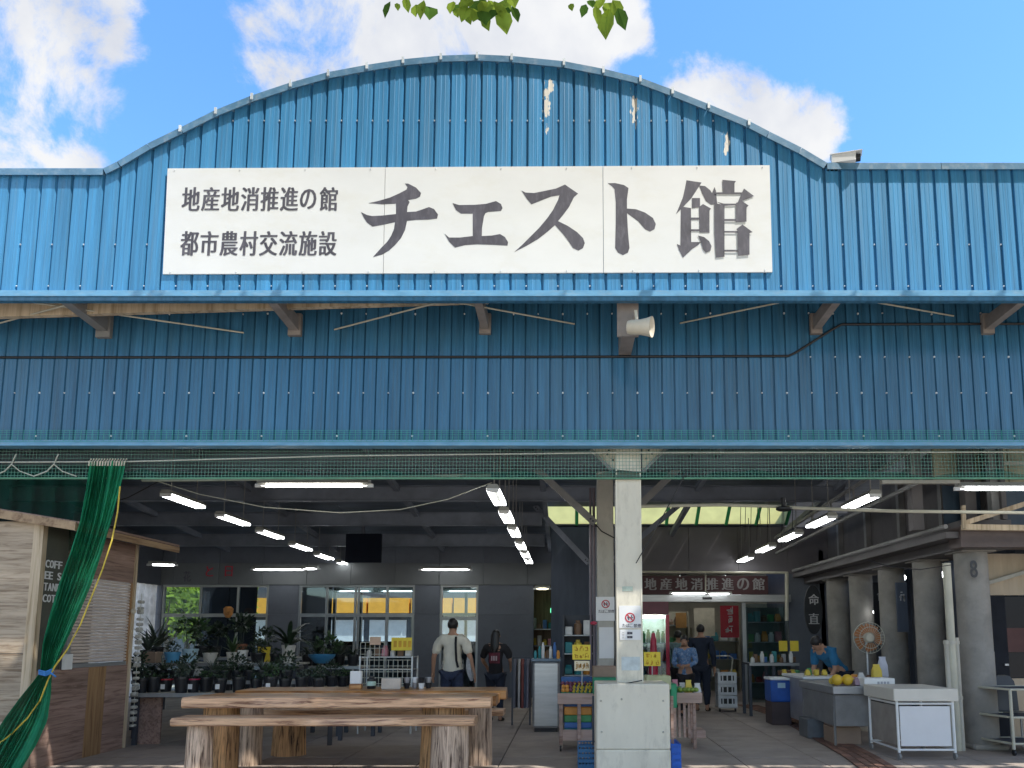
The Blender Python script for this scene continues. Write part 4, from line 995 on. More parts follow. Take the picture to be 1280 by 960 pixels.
tag(pole.build('lamp_rail', mk('green_grey_rail', (.3, .34, .28), rough=.5)), 'pale green rail carrying the front left strip light', 'rail')
pole = MB(); pole.tube([P(x_, y_, 8.9) for x_, y_ in ((800, 633), (900, 631), (972, 633), (1000, 635), (1120, 639), (1290, 641), (1400, 641))], .02, 8)
pole.tube([P(980, 626, 8.9), P(982, 636, 8.9)], .012, 6)
tag(pole.build('water_pipe', PIPE, smooth=True), 'long pale pipe crossing the right half of the hall under the roof', 'pipe')
pole = MB(); pole.box(P(1103, 604, 8.4), P(1200, 600, 8.4) + Vector((0, .06, 0))); tag(pole.build('cable_duct', GREYPOST), 'short grey cable duct left of the front right strip light', 'duct')
pole = MB(); pole.ball(P(980, 636, 8.85), .1, 12, 6, (1, .8, .35)); pole.tube([P(980, 633, 8.85), P(979, 622, 8.85)], .03, 6)
tag(pole.build('dome_lamp', BLACK, smooth=True), 'small black dome fitting hanging on the pale pipe', 'lamp')
for nm, pts_, r in (('hanging cable sagging between the left lamp row and the middle lamp row', ((195, 601), (250, 618), (330, 634), (425, 641), (500, 637), (560, 624), (615, 603)), .006),
                    ('thin cable running from the left rail down to the hut', ((198, 602), (160, 622), (150, 625)), .006),
                    ('thin cord slanting down across the front post', ((858, 590), (826, 650), (795, 704)), .006),
                    ('sagging cable along the right beam', ((1085, 700), (1110, 708), (1150, 712), (1190, 706)), .006)):
    q = MB(); q.tube([P(x_, y_, 7.85 if 'post' in nm else 9.0) for x_, y_ in pts_], r, 6); tag(q.build('hanging_cable', ROPE if 'sagging between' in nm else BLACK, smooth=True), nm, 'cable')
hc_ = thing('cord_bundle', 'row of thin dark cords hanging in front of the yellow skylight', 'cords', P(932, 690, 14))
for k, xx in enumerate((926, 932, 939, 947, 960, 978, 991)):
    q = MB(); q.tube([P(xx, 632, 13.9), P(xx - 1, 676 + 4 * (k % 3), 13.9)], .006, 5); q.build('cord', BLACK, hc_)
# hooks on the wire, left
for px in (17, 70):
    q = MB(); c = P(px, 578, 7.8); q.tube([c + Vector((.02, 0, .09)), c + Vector((.0, 0, .04)), c + Vector((-.02, 0, -.02)), c + Vector((-.1, .02, -.09)), c + Vector((-.25, .04, -.14))], .007, 6)
    q.tube([c + Vector((-.02, 0, -.02)), c + Vector((.06, .02, -.09)), c + Vector((.2, .04, -.14))], .006, 6)
    tag(q.build('net_hook', ROPE, smooth=True), f'pale cord hook on the net wire, {"leftmost" if px < 40 else "right one"} of the two at the far left', 'hook', 'hooks on the net wire')
# drawn aside curtain
cur = thing('net_curtain', 'green net curtain drawn aside and tied with blue cord in front of the hut', 'curtain', P(60, 838, 7.8))
prof = [(576, 112, 157, 7.82), (590, 110, 155, 7.82), (612, 107, 150, 7.81), (650, 100, 140, 7.8), (690, 88, 128, 7.8), (730, 74, 114, 7.8), (770, 62, 97, 7.8), (805, 53, 81, 7.8), (838, 50, 66, 7.8), (846, 46, 65, 7.79), (870, 26, 64, 7.77), (900, 4, 60, 7.75), (930, -14, 46, 7.74), (962, -30, 26, 7.73), (985, -36, 8, 7.73)]
def lerp_prof(y):
    for a, b in zip(prof, prof[1:]):
        if a[0] <= y <= b[0]:
            t = (y - a[0]) / (b[0] - a[0]); return [a[i] + (b[i] - a[i]) * t for i in (1, 2, 3)]
    return prof[-1][1:]
NU, NV = 72, 56
for layer in range(2):
    q = MB(); vs = []
    for j in range(NV):
        y = 576 + (985 - 576) * j / (NV - 1); l, r, Y = lerp_prof(y); wd = (r - l)
        for i in range(NU):
            u = i / (NU - 1); ph = u * (44 if layer == 0 else 31) + 9 * sin(u * 3.1 + layer) + .9 * sin(j * .11 + u * 5) + layer * 2
            amp = (.022 + .016 * sin(u * 13 + j * .07)) * (1 if wd > 20 else .6)
            vs.append(P(l + wd * (u + .012 * sin(j * .21 + u * 9)), y, Y + layer * .09 + amp * sin(ph) + .02 * sin(ph * 2.7 + j * .05)))
    q.add(vs, [(j * NU + i, j * NU + i + 1, (j + 1) * NU + i + 1, (j + 1) * NU + i) for j in range(NV - 1) for i in range(NU - 1)])
    q.build('net_fold', GREEN_NET, cur, smooth=True)
q = MB(); q.tube([P(x_, y_, 7.72) for x_, y_ in ((150, 608), (147, 640), (140, 675), (128, 712), (112, 752), (100, 782), (84, 812), (68, 834), (60, 850), (50, 876), (34, 898), (14, 918), (-10, 936))], .008, 6); q.build('yellow_edge_rope', YROPE, cur, smooth=True)
q = MB()
for k in range(3): q.tube([P(49, 838 + k * 2.2, 7.74), P(57, 840 + k * 2.2, 7.68), P(67, 836 + k * 2.2, 7.74)], .01, 6)
q.tube([P(62, 840, 7.68), P(70, 846, 7.67)], .008, 5); q.build('blue_tie', BROPE, cur, smooth=True)
q = MB()
for k in range(14):
    c = P(113 + k * 3.4, 577, 7.8); q.tube([c + Vector((.008, 0, .03)), c + Vector((-.004, -.01, 0)), c + Vector((-.012, 0, -.045))], .008, 5)
q.build('curtain_rings', mk('pale_ring', (.6, .55, .45), rough=.5), cur, kind='stuff')
q = MB(); vs = []
for j in range(12):
    for i in range(50):
        u = i / 49; v = j / 11; px = -60 + 175 * u; py = 582 + 118 * v
        vs.append(P(px, py, 8.35 + .05 * sin(u * 40 + v * 3) + .25 * v))
q.add(vs, [(j * 50 + i, j * 50 + i + 1, (j + 1) * 50 + i + 1, (j + 1) * 50 + i) for j in range(11) for i in range(49)])
tag(q.build('side_net', GREEN_NET2), 'dark green net sheet hanging above and behind the hut roof', 'net')

# ------------------------------------------------------------------ log tables and benches
def log(mb, c, r, z0, z1, seed, n=20):
    rnd = random.Random(seed); ph = [rnd.uniform(0, 6.28) for _ in range(4)]
    rs = []
    for k in range(9):
        t = k / 8; z = z0 + (z1 - z0) * t; rs.append([(c[0] + r * (1 + .06 * sin(3 * a + ph[0]) + .035 * sin(7 * a + ph[1] + t) + .02 * sin(13 * a + ph[2])) * (1.06 - .1 * t) * cos(a), c[1] + r * (1 + .06 * sin(2 * a + ph[3]) + .03 * sin(9 * a + ph[2])) * (1.06 - .1 * t) * sin(a), z) for a in [2 * pi * i / n for i in range(n)]])
    mb.rings(rs)
def slab(mb, x0, x1, y0, y1, z0, z1, seed, wob=.012):
    rnd = random.Random(seed); n = 14; rs = []
    for k in range(n + 1):
        x = x0 + (x1 - x0) * k / n; a, b, c = [rnd.uniform(-wob, wob) for _ in range(3)]; e = .018 if k in (0, n) else .009
        rs.append([(x, y0 + e + a, z0), (x, y0 + a, z0 + e), (x, y0 + a * .6, z1 - e), (x, y0 + e + a * .6, z1 + c * .25), (x, y1 - e + b, z1 + c * .2), (x, y1 + b, z1 - e), (x, y1 + b, z0 + e), (x, y1 - e + b, z0)])
    mb.rings(rs)
def furn(name, label, cat, x0, x1, y0, y1, z0, z1, logs, top_mats, seed, group):
    t = thing(name, label, cat, ((x0 + x1) / 2, (y0 + y1) / 2, 0), group); n = len(top_mats)
    for k, mt_ in enumerate(top_mats):
        a, b = y0 + (y1 - y0) * k / n, y0 + (y1 - y0) * (k + 1) / n
        q = MB(); slab(q, x0 + (.0 if k == 0 else random.uniform(-.02, .05)), x1 + (0 if k == 0 else random.uniform(-.04, .03)), a + .004, b - .004, z0, z1 - .001 * k, seed + k, .004 if n > 1 and k else .01)
        q.build('plank', mt_, t, smooth=True)
    for k, (lx, ly_, r, mt_) in enumerate(logs):
        q = MB(); log(q, (lx, ly_), r, 0, z0 - .002, seed * 7 + k); q.build('log_leg', mt_, t, smooth=True)
    return t
Yf = 7.5
zt1, zt0 = zw(872.5, Yf), zw(885.5, Yf)
lx = lambda px, Y: P(px, 900, Y).x
furn('log_table', 'front log table with a thick pale plank edge, nearest of the two tables', 'table', lx(225, Yf), lx(613, Yf), Yf, 8.2, zt0, zt1, [(lx(277, 7.85), 7.85, .17, LOG), (lx(555, 7.85), 7.85, .22, LOG)], (PLANK, VARN, VARN), 11, 'heavy log tables')
Yr = 8.38
furn('log_table', 'rear log table with an orange varnished top and small items standing on it', 'table', lx(292, Yr), lx(632, Yr), Yr, 9.05, zw(874.5, Yr), zw(863.5, Yr), [(lx(315, 8.6), 8.6, .125, LOGG), (lx(600, 8.6), 8.6, .13, LOGG)], (VARN, VARN, VARN), 21, 'heavy log tables')
Yb_ = 7.08
furn('log_bench', 'front log bench, its seat a single pale plank nearest the camera', 'bench', lx(213, Yb_), lx(592, Yb_), Yb_, 7.42, zw(908, Yb_), zw(898, Yb_), [(lx(251, 7.25), 7.25, .115, LOGG), (lx(562, 7.25), 7.25, .17, LOGG)], (PLANK,), 31, 'log benches')
Yc_ = 9.12
furn('log_bench', 'rear log bench behind both tables, partly hidden by them', 'bench', lx(300, Yc_), lx(629, Yc_), Yc_, 9.45, zw(895, Yc_), zw(888, Yc_), [(lx(364, 9.28), 9.28, .18, LOG), (lx(590, 9.28), 9.28, .14, LOGG)], (PLANK,), 41, 'log benches')
ztr = zw(863.5, Yr)
# things standing on the rear table
def menu_block(px0, px1, py0, Y, label, mat, base=None):
    t = thing('menu_stand', label, 'menu stand', (xw((px0 + px1) / 2, Y), Y, ztr))
    x0, x1 = xw(px0, Y), xw(px1, Y); z1 = zw(py0, Y)
    q = MB(); q.cbox((x0, Y, ztr + (.06 if base else .002)), (x1, Y + .06, z1), .006); q.build('card_block', mat, t)
    if base: q = MB(); q.cbox((x0 - .004, Y - .006, ztr + .002), (x1 + .004, Y + .07, ztr + .058), .005); q.build('wooden_base', base, t)
    return t
menu_block(439, 453, 839, 8.62, 'tall white card holder with a brown base on the rear table', PAPER, VARN)
menu_block(478, 502, 848, 8.6, 'cream card block lying wide on the rear table', mk('cream_card', (.55, .48, .40), rough=.7))
ct = thing('canister', 'dark canister with a pale green label on the rear table', 'canister', (xw(466, 8.7), 8.7, ztr))
q = MB(); q.lathe((0, 0, 0), ((.045, .002), (.05, .01), (.05, .11), (.03, .125), (.03, .14)), 14); q.build('jar', POTBLK, ct, local=True, smooth=True)
q = MB(); q.lathe((0, 0, 0), ((.0515, .035), (.0515, .085)), 14, cap=False); q.build('label', mk('pale_green_label', (.4, .55, .47), rough=.6), ct, local=True)
for k, px in enumerate((510, 519, 528, 536)):
    cp = thing('cup_stack', ('leftmost', 'second', 'third', 'rightmost')[k] + ' of four stacks of dark cups at the right end of the rear table', 'cups', (xw(px, 8.72), 8.72 + .05 * (k % 2), ztr), 'cups on the rear table')
    for l in range(2):
        q = MB(); z = .002 + l * .062; q.lathe((0, 0, 0), ((.026, z), (.036, z + .055), (.037, z + .06), (.033, z + .06), (.022, z + .01)), 12); q.build('cup', (POTBLK, STEELP, WHITE)[(k + l) % 3], cp, local=True, smooth=True)

# ------------------------------------------------------------------ plants
LEAFM = [mk('leaf_green', (0.032, 0.075, 0.024), rough=.5, var=.4, scale=9), mk('leaf_dark', (0.02, 0.042, 0.021), rough=.5, var=.4, scale=9), mk('leaf_grey', (0.06, 0.085, 0.062), rough=.6, var=.35, scale=9), mk('leaf_yellow', (0.14, 0.16, 0.045), rough=.55, var=.4, scale=9)]
def blades(mb, c, n, L_, w_, rnd, droop=.6, up=1.0):
    for k in range(n):
        a = rnd.uniform(0, 6.28); l = L_ * rnd.uniform(.6, 1.1); el = rnd.uniform(.45, 1.35) * up; d = Vector((cos(a), sin(a), 0)); s_d = Vector((-sin(a), cos(a), 0)); p = Vector(c); prev = None
        for i in range(6):
            t = i / 5; ww = w_ * sin(pi * (0.12 + .86 * t)) * .5; e = el - droop * t * 1.6
            cur_ = (p + s_d * ww, p - s_d * ww)
            if prev: mb.quad(prev[0], prev[1], cur_[1], cur_[0])
            prev = cur_; p = p + (d * cos(e) + EZ * sin(e)) * l / 5
def bush(mb, c, n, R, rnd, lw=.05, flat=1.0):
    for k in range(n):
        u = Vector((rnd.gauss(0, 1), rnd.gauss(0, 1), rnd.gauss(0, 1))); u.normalize(); p = Vector(c) + Vector((u.x, u.y, u.z * flat)) * R * rnd.uniform(.35, 1.0)
        d = (u + Vector((rnd.uniform(-.6, .6), rnd.uniform(-.6, .6), rnd.uniform(-.3, .5)))).normalized(); s_d = d.cross(Vector((rnd.uniform(-1, 1), rnd.uniform(-1, 1), rnd.uniform(-1, 1)))).normalized(); l = lw * rnd.uniform(.7, 1.4)
        mb.quad(p, p + d * l * .5 + s_d * l * .3, p + d * l, p + d * l * .5 - s_d * l * .3)
def pot(t, r, h, mat, n=14, rim=None):
    q = MB(); q.lathe((0, 0, 0), ((r * .72, 0), (r * .94, h * .86), (r, h * .87), (r, h), (r * .88, h), (r * .85, h * .9)), n); q.build('pot', mat, t, local=True, smooth=True)
    q = MB(); q.lathe((0, 0, 0), ((r * .86, h * .88), (r * .5, h * .92)), n); q.build('soil', mk('potting_soil', (.03, .022, .016), rough=.95, bump=.5), t, local=True)
    if rim: q = MB(); q.lathe((0, 0, 0), ((r * 1.01, h * .9), (r * 1.02, h * .99)), n, cap=False); q.build('rim_band', rim, t, local=True)
_pc = [0]
def plant(px, py, Y, kind, r, h, potm, label, size=.4, leaf=0, rim=None, group='potted plants on the left benches', tagc=None, rnd=None):
    size *= .82
    rnd = random.Random(_pc[0] * 31 + 5); _pc[0] += 1
    c = P(px, py, Y); t = thing('potted_plant', label, 'plant', c, group)
    pot(t, r, h, potm, rim=rim)
    q = MB()
    if kind == 'spike': blades(q, (0, 0, h * .9), 26, size, size * .085, rnd, .35, 1.05)
    elif kind == 'arch': blades(q, (0, 0, h * .9), 34, size, size * .11, rnd, .9)
    elif kind == 'fern': blades(q, (0, 0, h * .9), 46, size * .8, size * .06, rnd, 1.0)
    elif kind == 'bush': bush(q, (0, 0, h + size * .45), 170, size * .55, rnd, size * .2)
    elif kind == 'tall':
        for k in range(3):
            a = rnd.uniform(0, 6.28); x_, y_ = cos(a) * r * .4, sin(a) * r * .4; q.tube([(x_, y_, h * .9), (x_ * 1.6, y_ * 1.6, h + size * .6)], .007, 5); bush(q, (x_ * 2, y_ * 2, h + size * .75), 60, size * .3, rnd, size * .17)
    else: bush(q, (0, 0, h + size * .2), 110, size * .5, rnd, size * .16, .5)
    q.build('foliage', LEAFM[leaf], t, local=True)
    if tagc:
        q = MB(); q.box((-.028, -r * .98 - .004, h * .28), (.028, -r * .98, h * .62)); q.build('price_tag', tagc, t, local=True)
    return t
BLUEP = mk('sky_blue_plastic', (.10, .36, .62), rough=.4); PALEB = mk('pale_blue_plastic', (.38, .56, .66), rough=.4); CLAY = mk('white_clay', (.55, .54, .5), rough=.6, var=.12); PINK = mk('crimson_plastic', (.42, .02, .08), rough=.4); BOXB = mk('cardboard', (.30, .21, .15), rough=.8, var=.12)
def bench_table(name, label, px0, px1, py, Y, dep, z_legs=True, mat=None, depy=None):
    x0, x1 = xw(px0, Y), xw(px1, Y); z = zw(py, Y); t = thing(name, label, 'plant bench', ((x0 + x1) / 2, Y, 0))
    q = MB(); q.box((x0, Y, z - .03), (x1, Y + dep, z)); q.build('top', mat or GREYPOST, t)
    q = MB(); q.box((x0, Y - .012, z - .045), (x1, Y - .001, z + .004)); q.build('front_edge', ALU, t)
    k = 0
    for fx in (.02, .5, .98):
        for yy in (Y + .04, Y + dep - .06):
            q = MB(); xx = x0 + (x1 - x0) * fx; q.box((xx - .025, yy, 0), (xx + .025, yy + .05, z - .031)); q.build('leg', DARKST, t)
    return t, z
bench_table('plant_bench', 'low plant bench in front carrying a row of black pots left of the tables', 168, 420, 867, 10.0, .55)
bench_table('plant_bench', 'middle plant bench behind the row of black pots', 165, 372, 829, 11.6, .6)
bench_table('plant_bench', 'rear plant bench below the left windows', 180, 450, 822, 14.2, .7)
q = MB(); q.cbox(Vector((xw(176, 10.15), 10.15, 0.0)), Vector((xw(207, 10.15), 10.19, zw(872, 10.15))), .004); tag(q.build('wood_board', PLYR), 'brown board leaning upright under the front plant bench', 'board')
kinds = ['bush', 'arch', 'low', 'bush', 'fern', 'low', 'bush', 'arch', 'low']
for k, px in enumerate((176, 191, 207, 226, 241, 257, 275, 298, 320, 338, 356, 377, 398)):
    trim = {2: ('with a white and red band', REDP), 4: ('with a crimson rim', PINK)}.get(k)
    plant(px, 866, 10.15 + .1 * (k % 3), ('bush', 'fern', 'low')[k % 3], .085 + .01 * (k % 2), .19 + .02 * (k % 2), POTBLK, f'black pot {("at the left end", "second from the left", "third from the left", "fourth from the left", "fifth from the left", "sixth from the left", "seventh from the left", "in the middle", "just right of the middle", "fifth from the right", "fourth from the right", "third from the right", "second from the right")[k]} of the front row' + (' ' + trim[0] if trim else ''), .2, (1, 0, 1, 2)[k % 4], rim=trim[1] if trim else None, tagc=PAPER if k in (0, 2, 4, 6, 9) else None, group='black pots in the front row')
for px, kind, r, h, pm, lab, size, lf in (
    (183, 'spike', .10, .2, POTBLK, 'grey spiky plant in a black pot beside the hut corner', .55, 2),
    (215, 'bush', .12, .17, BLUEP, 'small plant in a bright blue pot on the middle bench', .2, 1),
    (237, 'tall', .12, .22, PALEB, 'dark leafy shrub in a pale blue pot on the middle bench', .55, 0),
    (262, 'fern', .11, .16, CLAY, 'fern with pale leaves in a white pot right of the pale blue pot', .32, 2),
    (290, 'spike', .09, .17, CLAY, 'upright snake plant in a white pot on the middle bench', .42, 0),
    (303, 'low', .08, .2, WHITE, 'small plant in a tall white pot beside the snake plant', .16, 1),
    (322, 'bush', .12, .16, POTBLK, 'round dark bush in a black pot left of the big leafy white pot', .26, 1),
    (345, 'low', .10, .14, POTBLK, 'low dark plant in a black pot next to the big white pot', .22, 1)):
    plant(px, 829, 11.8, kind, r, h, pm, lab, size, lf, group='potted plants on the middle bench')
plant(360, 829, 11.6, 'arch', .105, .27, CLAY, 'large arching dark leaved plant in a tall white pot', .78, 1)
plant(196, 822, 14.4, 'spike', .12, .2, POTBLK, 'pale tall grass like plant below the white curtain', .8, 2)
plant(252, 822, 14.4, 'bush', .14, .22, POTBLK, 'dark round shrub in front of the garden window', .5, 1)
plant(300, 822, 14.3, 'tall', .12, .25, mk('terracotta', (.3, .12, .07), rough=.7), 'tall reddish stemmed plant in a clay pot before the dark window', .62, 1)
plant(268, 822, 14.5, 'tall', .12, .22, POTBLK, 'tall thin plant between the garden window and the clay pot', .5, 1)
plant(330, 822, 14.4, 'bush', .14, .22, POTBLK, 'leafy dark plant below the pale window strip', .42, 1)
for k in range(13):
    px = 172 + k * 15.5
    plant(px, 851, 10.75 + .12 * (k % 3), ('bush', 'fern', 'spike', 'low')[k % 4], .09, .15, POTBLK, f'dark plant in a black pot, {("first", "second", "third", "fourth", "fifth", "sixth", "seventh", "eighth", "ninth", "tenth", "eleventh", "twelfth", "last")[k]} from the left of the second row', .3, (1, 1, 2, 1)[k % 4], group='black pots in the second row')
bench_table('plant_bench', 'narrow plant bench between the front row and the middle bench', 168, 372, 851, 10.66, .5)
rnd = random.Random(3)
labs = ('beside the big white pot', 'behind the blue basin', 'before the central window frame', 'left of the wire rack', 'at the foot of the wire rack')
for k, px in enumerate((384, 396, 410, 424, 441)):
    plant(px, 832, 12.6 + .2 * (k % 2), ('fern', 'spike', 'bush', 'spike', 'fern')[k], .1, .18, POTBLK, f'thin leaved plant in a black pot {labs[k]}', .42, (2, 1, 0, 2, 1)[k], group='potted plants near the wire rack')
    plant(px + 4, 858, 11.0 + .15 * (k % 2), ('low', 'fern', 'bush', 'low', 'fern')[k], .085, .15, POTBLK, f'low dark plant on the lower tier {labs[k]}', .26, (1, 2, 1, 0, 1)[k], group='potted plants on the lower tier')
bench_table('plant_bench', 'plant bench in the middle between the pots and the wire rack', 372, 452, 833, 12.4, .6)
bench_table('plant_bench', 'lower plant bench just behind the rear log table', 380, 470, 860, 10.9, .5)
q = MB(); q.lathe(P(402, 829, 12.2), ((.10, 0), (.2, .1), (.21, .14), (.19, .14), (.1, .02)), 18); tag(q.build('basin', mk('blue_basin_plastic', (.04, .19, .36), rough=.4), smooth=True), 'blue plastic basin among the plants', 'basin')
q = MB(); q.cbox(P(178, 829, 11.65), P(194, 829, 11.65) + Vector((0, .2, .17)), .01); tag(q.build('carton', BOXB), 'brown cardboard carton on the middle plant bench', 'carton')
q = MB(); q.cbox(P(321, 828, 14.0), P(337, 828, 14.0) + Vector((0, .02, .28)), .004); tag(q.build('price_card', YELLOWC), 'yellow card among the plants below the pale window', 'card')
# white goods behind the first row
for k, px in enumerate((213, 226, 239)):
    q = MB(); q.cbox(P(px, 845, 10.9), P(px + 11, 845, 10.9) + Vector((0, .12, .1)), .02); tag(q.build('planter_box', CLAY), ('left', 'middle', 'right')[k] + ' of three small white planter boxes behind the black pots', 'planter', 'white planter boxes')

# ------------------------------------------------------------------ wire display rack and cards
rk = thing('wire_rack', 'wire grid display rack with small goods in the middle of the hall', 'rack', P(482, 890, 11.2))
q = MB(); x0, x1, za, zb2 = xw(451, 11.2), xw(516, 11.2), zw(862, 11.2), zw(803, 11.2)
for k in range(12): xx = x0 + (x1 - x0) * k / 11; q.bar((xx, 11.2, za), (xx, 11.2, zb2 - (.0 if k < 6 else .25)), .008)
for k in range(9): zz = za + (zb2 - za) * k / 8; q.bar((x0, 11.195, zz), (x1 if zz < zb2 - .24 else x0 + (x1 - x0) * .46, 11.195, zz), .008)
q.build('wire_grid', ROPE, rk)
for xx in (x0, x1):
    for yy in (11.2, 11.6): q = MB(); q.bar((xx, yy, 0), (xx, yy, zb2 - .2), .022); q.build('upright', STEELP, rk)
for zz in (za + .02, za + .28, zb2 - .22):
    q = MB(); q.box((x0 + .0, 11.22, zz), (x1, 11.6, zz + .012)); q.build('shelf', STEELP, rk)
GOODS = [mk(f'goods_{n}', c, rough=.5, var=.2) for n, c in (('red', (.35, .04, .04)), ('orange', (.6, .25, .04)), ('blue', (.05, .15, .4)), ('white', (.6, .6, .58)), ('green', (.06, .25, .09)), ('brown', (.16, .09, .05)), ('yellow', (.6, .45, .06)), ('pink', (.5, .2, .24)), ('teal', (.03, .22, .24)))]
gn = ('red', 'orange', 'blue', 'white', 'green', 'brown', 'yellow', 'pink', 'teal')
def packet(c, w_, d_, h_, gi, label, group, shape='box'):
    q = MB(); x, y, z = c
    if shape == 'box': q.cbox((x, y, z), (x + w_, y + d_, z + h_), min(.012, w_ * .15))
    elif shape == 'jar': q.lathe((x + w_ / 2, y + w_ / 2, z), ((w_ * .45, 0), (w_ * .5, h_ * .1), (w_ * .5, h_ * .75), (w_ * .3, h_ * .85), (w_ * .3, h_)), 10)
    else: q.rings([[(x + w_ * (.5 + s * a), y + d_ * (.5 + t * b), z + h_ * zz) for s, t in ((-.5, -.5), (.5, -.5), (.5, .5), (-.5, .5))] for zz, a, b in ((0, .8, .6), (.1, 1, 1), (.6, .95, .8), (.88, .7, .25), (1, .8, .1))])
    return tag(q.build('packet' if shape != 'jar' else 'jar', GOODS[gi] if isinstance(gi, int) else gi, smooth=(shape == 'jar')), label, 'goods', group)
zsh = zb2 - .208
for k in range(6):
    gi = (3, 5, 7, 3, 5, 3)[k]
    packet((x0 + .06 + k * .115, 11.28, zsh + .001), .08, .1, .1 + .03 * (k % 3), gi, f'{gn[gi]} packet, {("first", "second", "third", "fourth", "fifth", "last")[k]} from the left on the wire rack top shelf', 'goods on the wire rack', ('jar', 'box', 'bag')[k % 3])
for k, (px, py0, py1, m_) in enumerate(((489, 797, 812, YELLOWC), (496, 798, 813, YELLOWC))):
    pass
yc = thing('price_card', 'wide yellow price card standing on the wire rack', 'card', P(502, 813, 11.15))
q = MB(); q.box(P(489, 813, 11.15), P(515, 797, 11.15) + Vector((0, .006, 0))); q.build('card', YELLOWC, yc)
q = MB()
for k in range(4): q.box(P(492 + k * 6, 809, 11.147), P(496 + k * 6, 801, 11.147) + Vector((0, .002, 0)))
q.build('lettering', mk('orange_print', (.6, .32, .02), rough=.6), yc)
q = MB(); q.box(P(462, 806, 11.16), P(476, 796, 11.16) + Vector((0, .006, 0))); tag(q.build('price_card', mk('peach_card', (.6, .42, .3), rough=.7)), 'peach coloured card on the upper left of the wire rack', 'card')

# ------------------------------------------------------------------ outside, behind the rear windows
def tree(name, label, c, h, R, n, leaf, lw, group=None, seed=1, trunk_r=.12, flat=.8):
    rnd = random.Random(seed); t = thing(name, label, 'tree', c, group)
    q = MB(); q.tube([(0, 0, 0), (.05, .02, h * .35), (.0, .05, h * .7)], trunk_r, 8, r2=trunk_r * .4)
    for k in range(6):
        a = k * 1.05; q.tube([(.03, .02, h * .35 + k * .04 * h), (cos(a) * R * .4, sin(a) * R * .4, h * .6), (cos(a) * R * .8, sin(a) * R * .8, h * .8)], trunk_r * .4, 6, r2=trunk_r * .1)
    q.build('trunk', mk('bark', (.09, .07, .055), rough=.9, var=.3, bump=.5), t, local=True)
    q = MB()
    for k in range(9):
        a = rnd.uniform(0, 6.28); rr = R * rnd.uniform(.1, .7); bush(q, (cos(a) * rr, sin(a) * rr, h * .75 + rnd.uniform(-.25, .35) * R), n // 9, R * rnd.uniform(.35, .6), rnd, lw, flat)
    q.build('crown', leaf, t, local=True)
    return t
LEAFT = mk_trans('backlit_leaf', (0.26, 0.36, 0.05), k=0.5)  # lighter yellow-green paints the sunlit look into the leaf colour
LEAFD = mk_trans('tree_leaf', (0.075, 0.15, 0.028), k=0.45)
for k, (px, Y, lab) in enumerate(((206, 23, 'left'), (232, 24, 'middle'), (262, 23.5, 'right'))):
    tree('garden_tree', f'{lab} of the bright garden trees outside the far left window', (xw(px, Y), Y, 0), 3.0, 1.5, 1500, LEAFT, .2, 'garden trees outside the left window', 50 + k)
bl_ = thing('outbuilding', 'pale building with an orange band outside the rear windows', 'building', (-4, 27, 0))
PALEW = mk('pale_outside_wall', (.62, .66, .7), rough=.7, var=.1)
q = MB(); q.box((-15.5, 27, 0), (3, 27.3, 6.5)); q.build('wall', mk('dark_outside_wall', (.07, .08, .10), rough=.8, var=.2), bl_)
for k in range(10):
    a = -13 + k * 1.5; q = MB(); q.box((a, 26.95, zw(803, 27)), (a + 1.3, 26.99, zw(775, 27))); q.build('window', PALEW, bl_)
    q = MB(); q.box((a, 26.7, zw(768, 27)), (a + 1.42, 26.98, zw(748, 27))); q.build('orange_awning', mk('orange_awning_cloth', (.85, .40, .05), rough=.7, var=.12), bl_)
sw_ = thing('storage_backdrop', 'dark backdrop wall added for the dim storage corner behind the left windows', 'wall', (xw(280, 19.6), 19.6, 0))  # added dark backing so the left windows look into a dim interior
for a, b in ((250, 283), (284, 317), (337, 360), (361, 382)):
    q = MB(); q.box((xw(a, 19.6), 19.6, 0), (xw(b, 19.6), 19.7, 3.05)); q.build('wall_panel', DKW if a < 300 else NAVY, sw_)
sc_ = thing('interior_counter', 'dark shelving in the room behind the rear windows', 'shelf', (-4, 20.5, 0))
for k in range(6):
    q = MB(); a = -6.3 + k * .95; q.box((a, 20.3, 0), (a + .85, 20.8, 1.15)); q.build('cabinet', DARKST, sc_)

# doorway room left of the grey posts
dw = thing('doorway_shelf', 'lit shelf of goods seen through the doorway left of the grey posts', 'shelf', (xw(684, 18.8), 18.8, 0))
WBR = mk_wood('brown_panel_wood', (.10, .06, .03), (.2, .13, .07), axis=2)
q = MB(); q.box((xw(662, 18.95), 18.95, 0), (xw(712, 18.95), 19.05, 2.9)); q.build('back_panel', WBR, dw)
for z in (.35, .75, 1.15, 1.55):
    q = MB(); q.box((xw(664, 18.6), 18.6, z), (xw(708, 18.6), 18.94, z + .025)); q.build('shelf_board', ALU, dw)
rnd = random.Random(9)
for r_ in range(4):
    for k in range(6):
        gi = rnd.randrange(9); packet((xw(665, 18.65) + .13 * k, 18.66, .376 + .4 * r_), .1, .1, rnd.uniform(.14, .28), gi, f'{gn[gi]} packet, {("first", "second", "third", "fourth", "fifth", "sixth")[k]} from the left on the {("bottom", "lower middle", "upper middle", "top")[r_]} doorway shelf', 'goods on the doorway shelf', rnd.choice(('box', 'jar', 'bag')))
q = MB(); q.cbox(P(688, 766, 18.5), P(696, 760, 18.5) + Vector((0, .08, 0)), .01); tag(q.build('green_lamp_sign', mk_emit('green_sign_glow', (.1, .8, .4), .8)), 'small glowing green sign in the doorway left of the posts', 'sign')

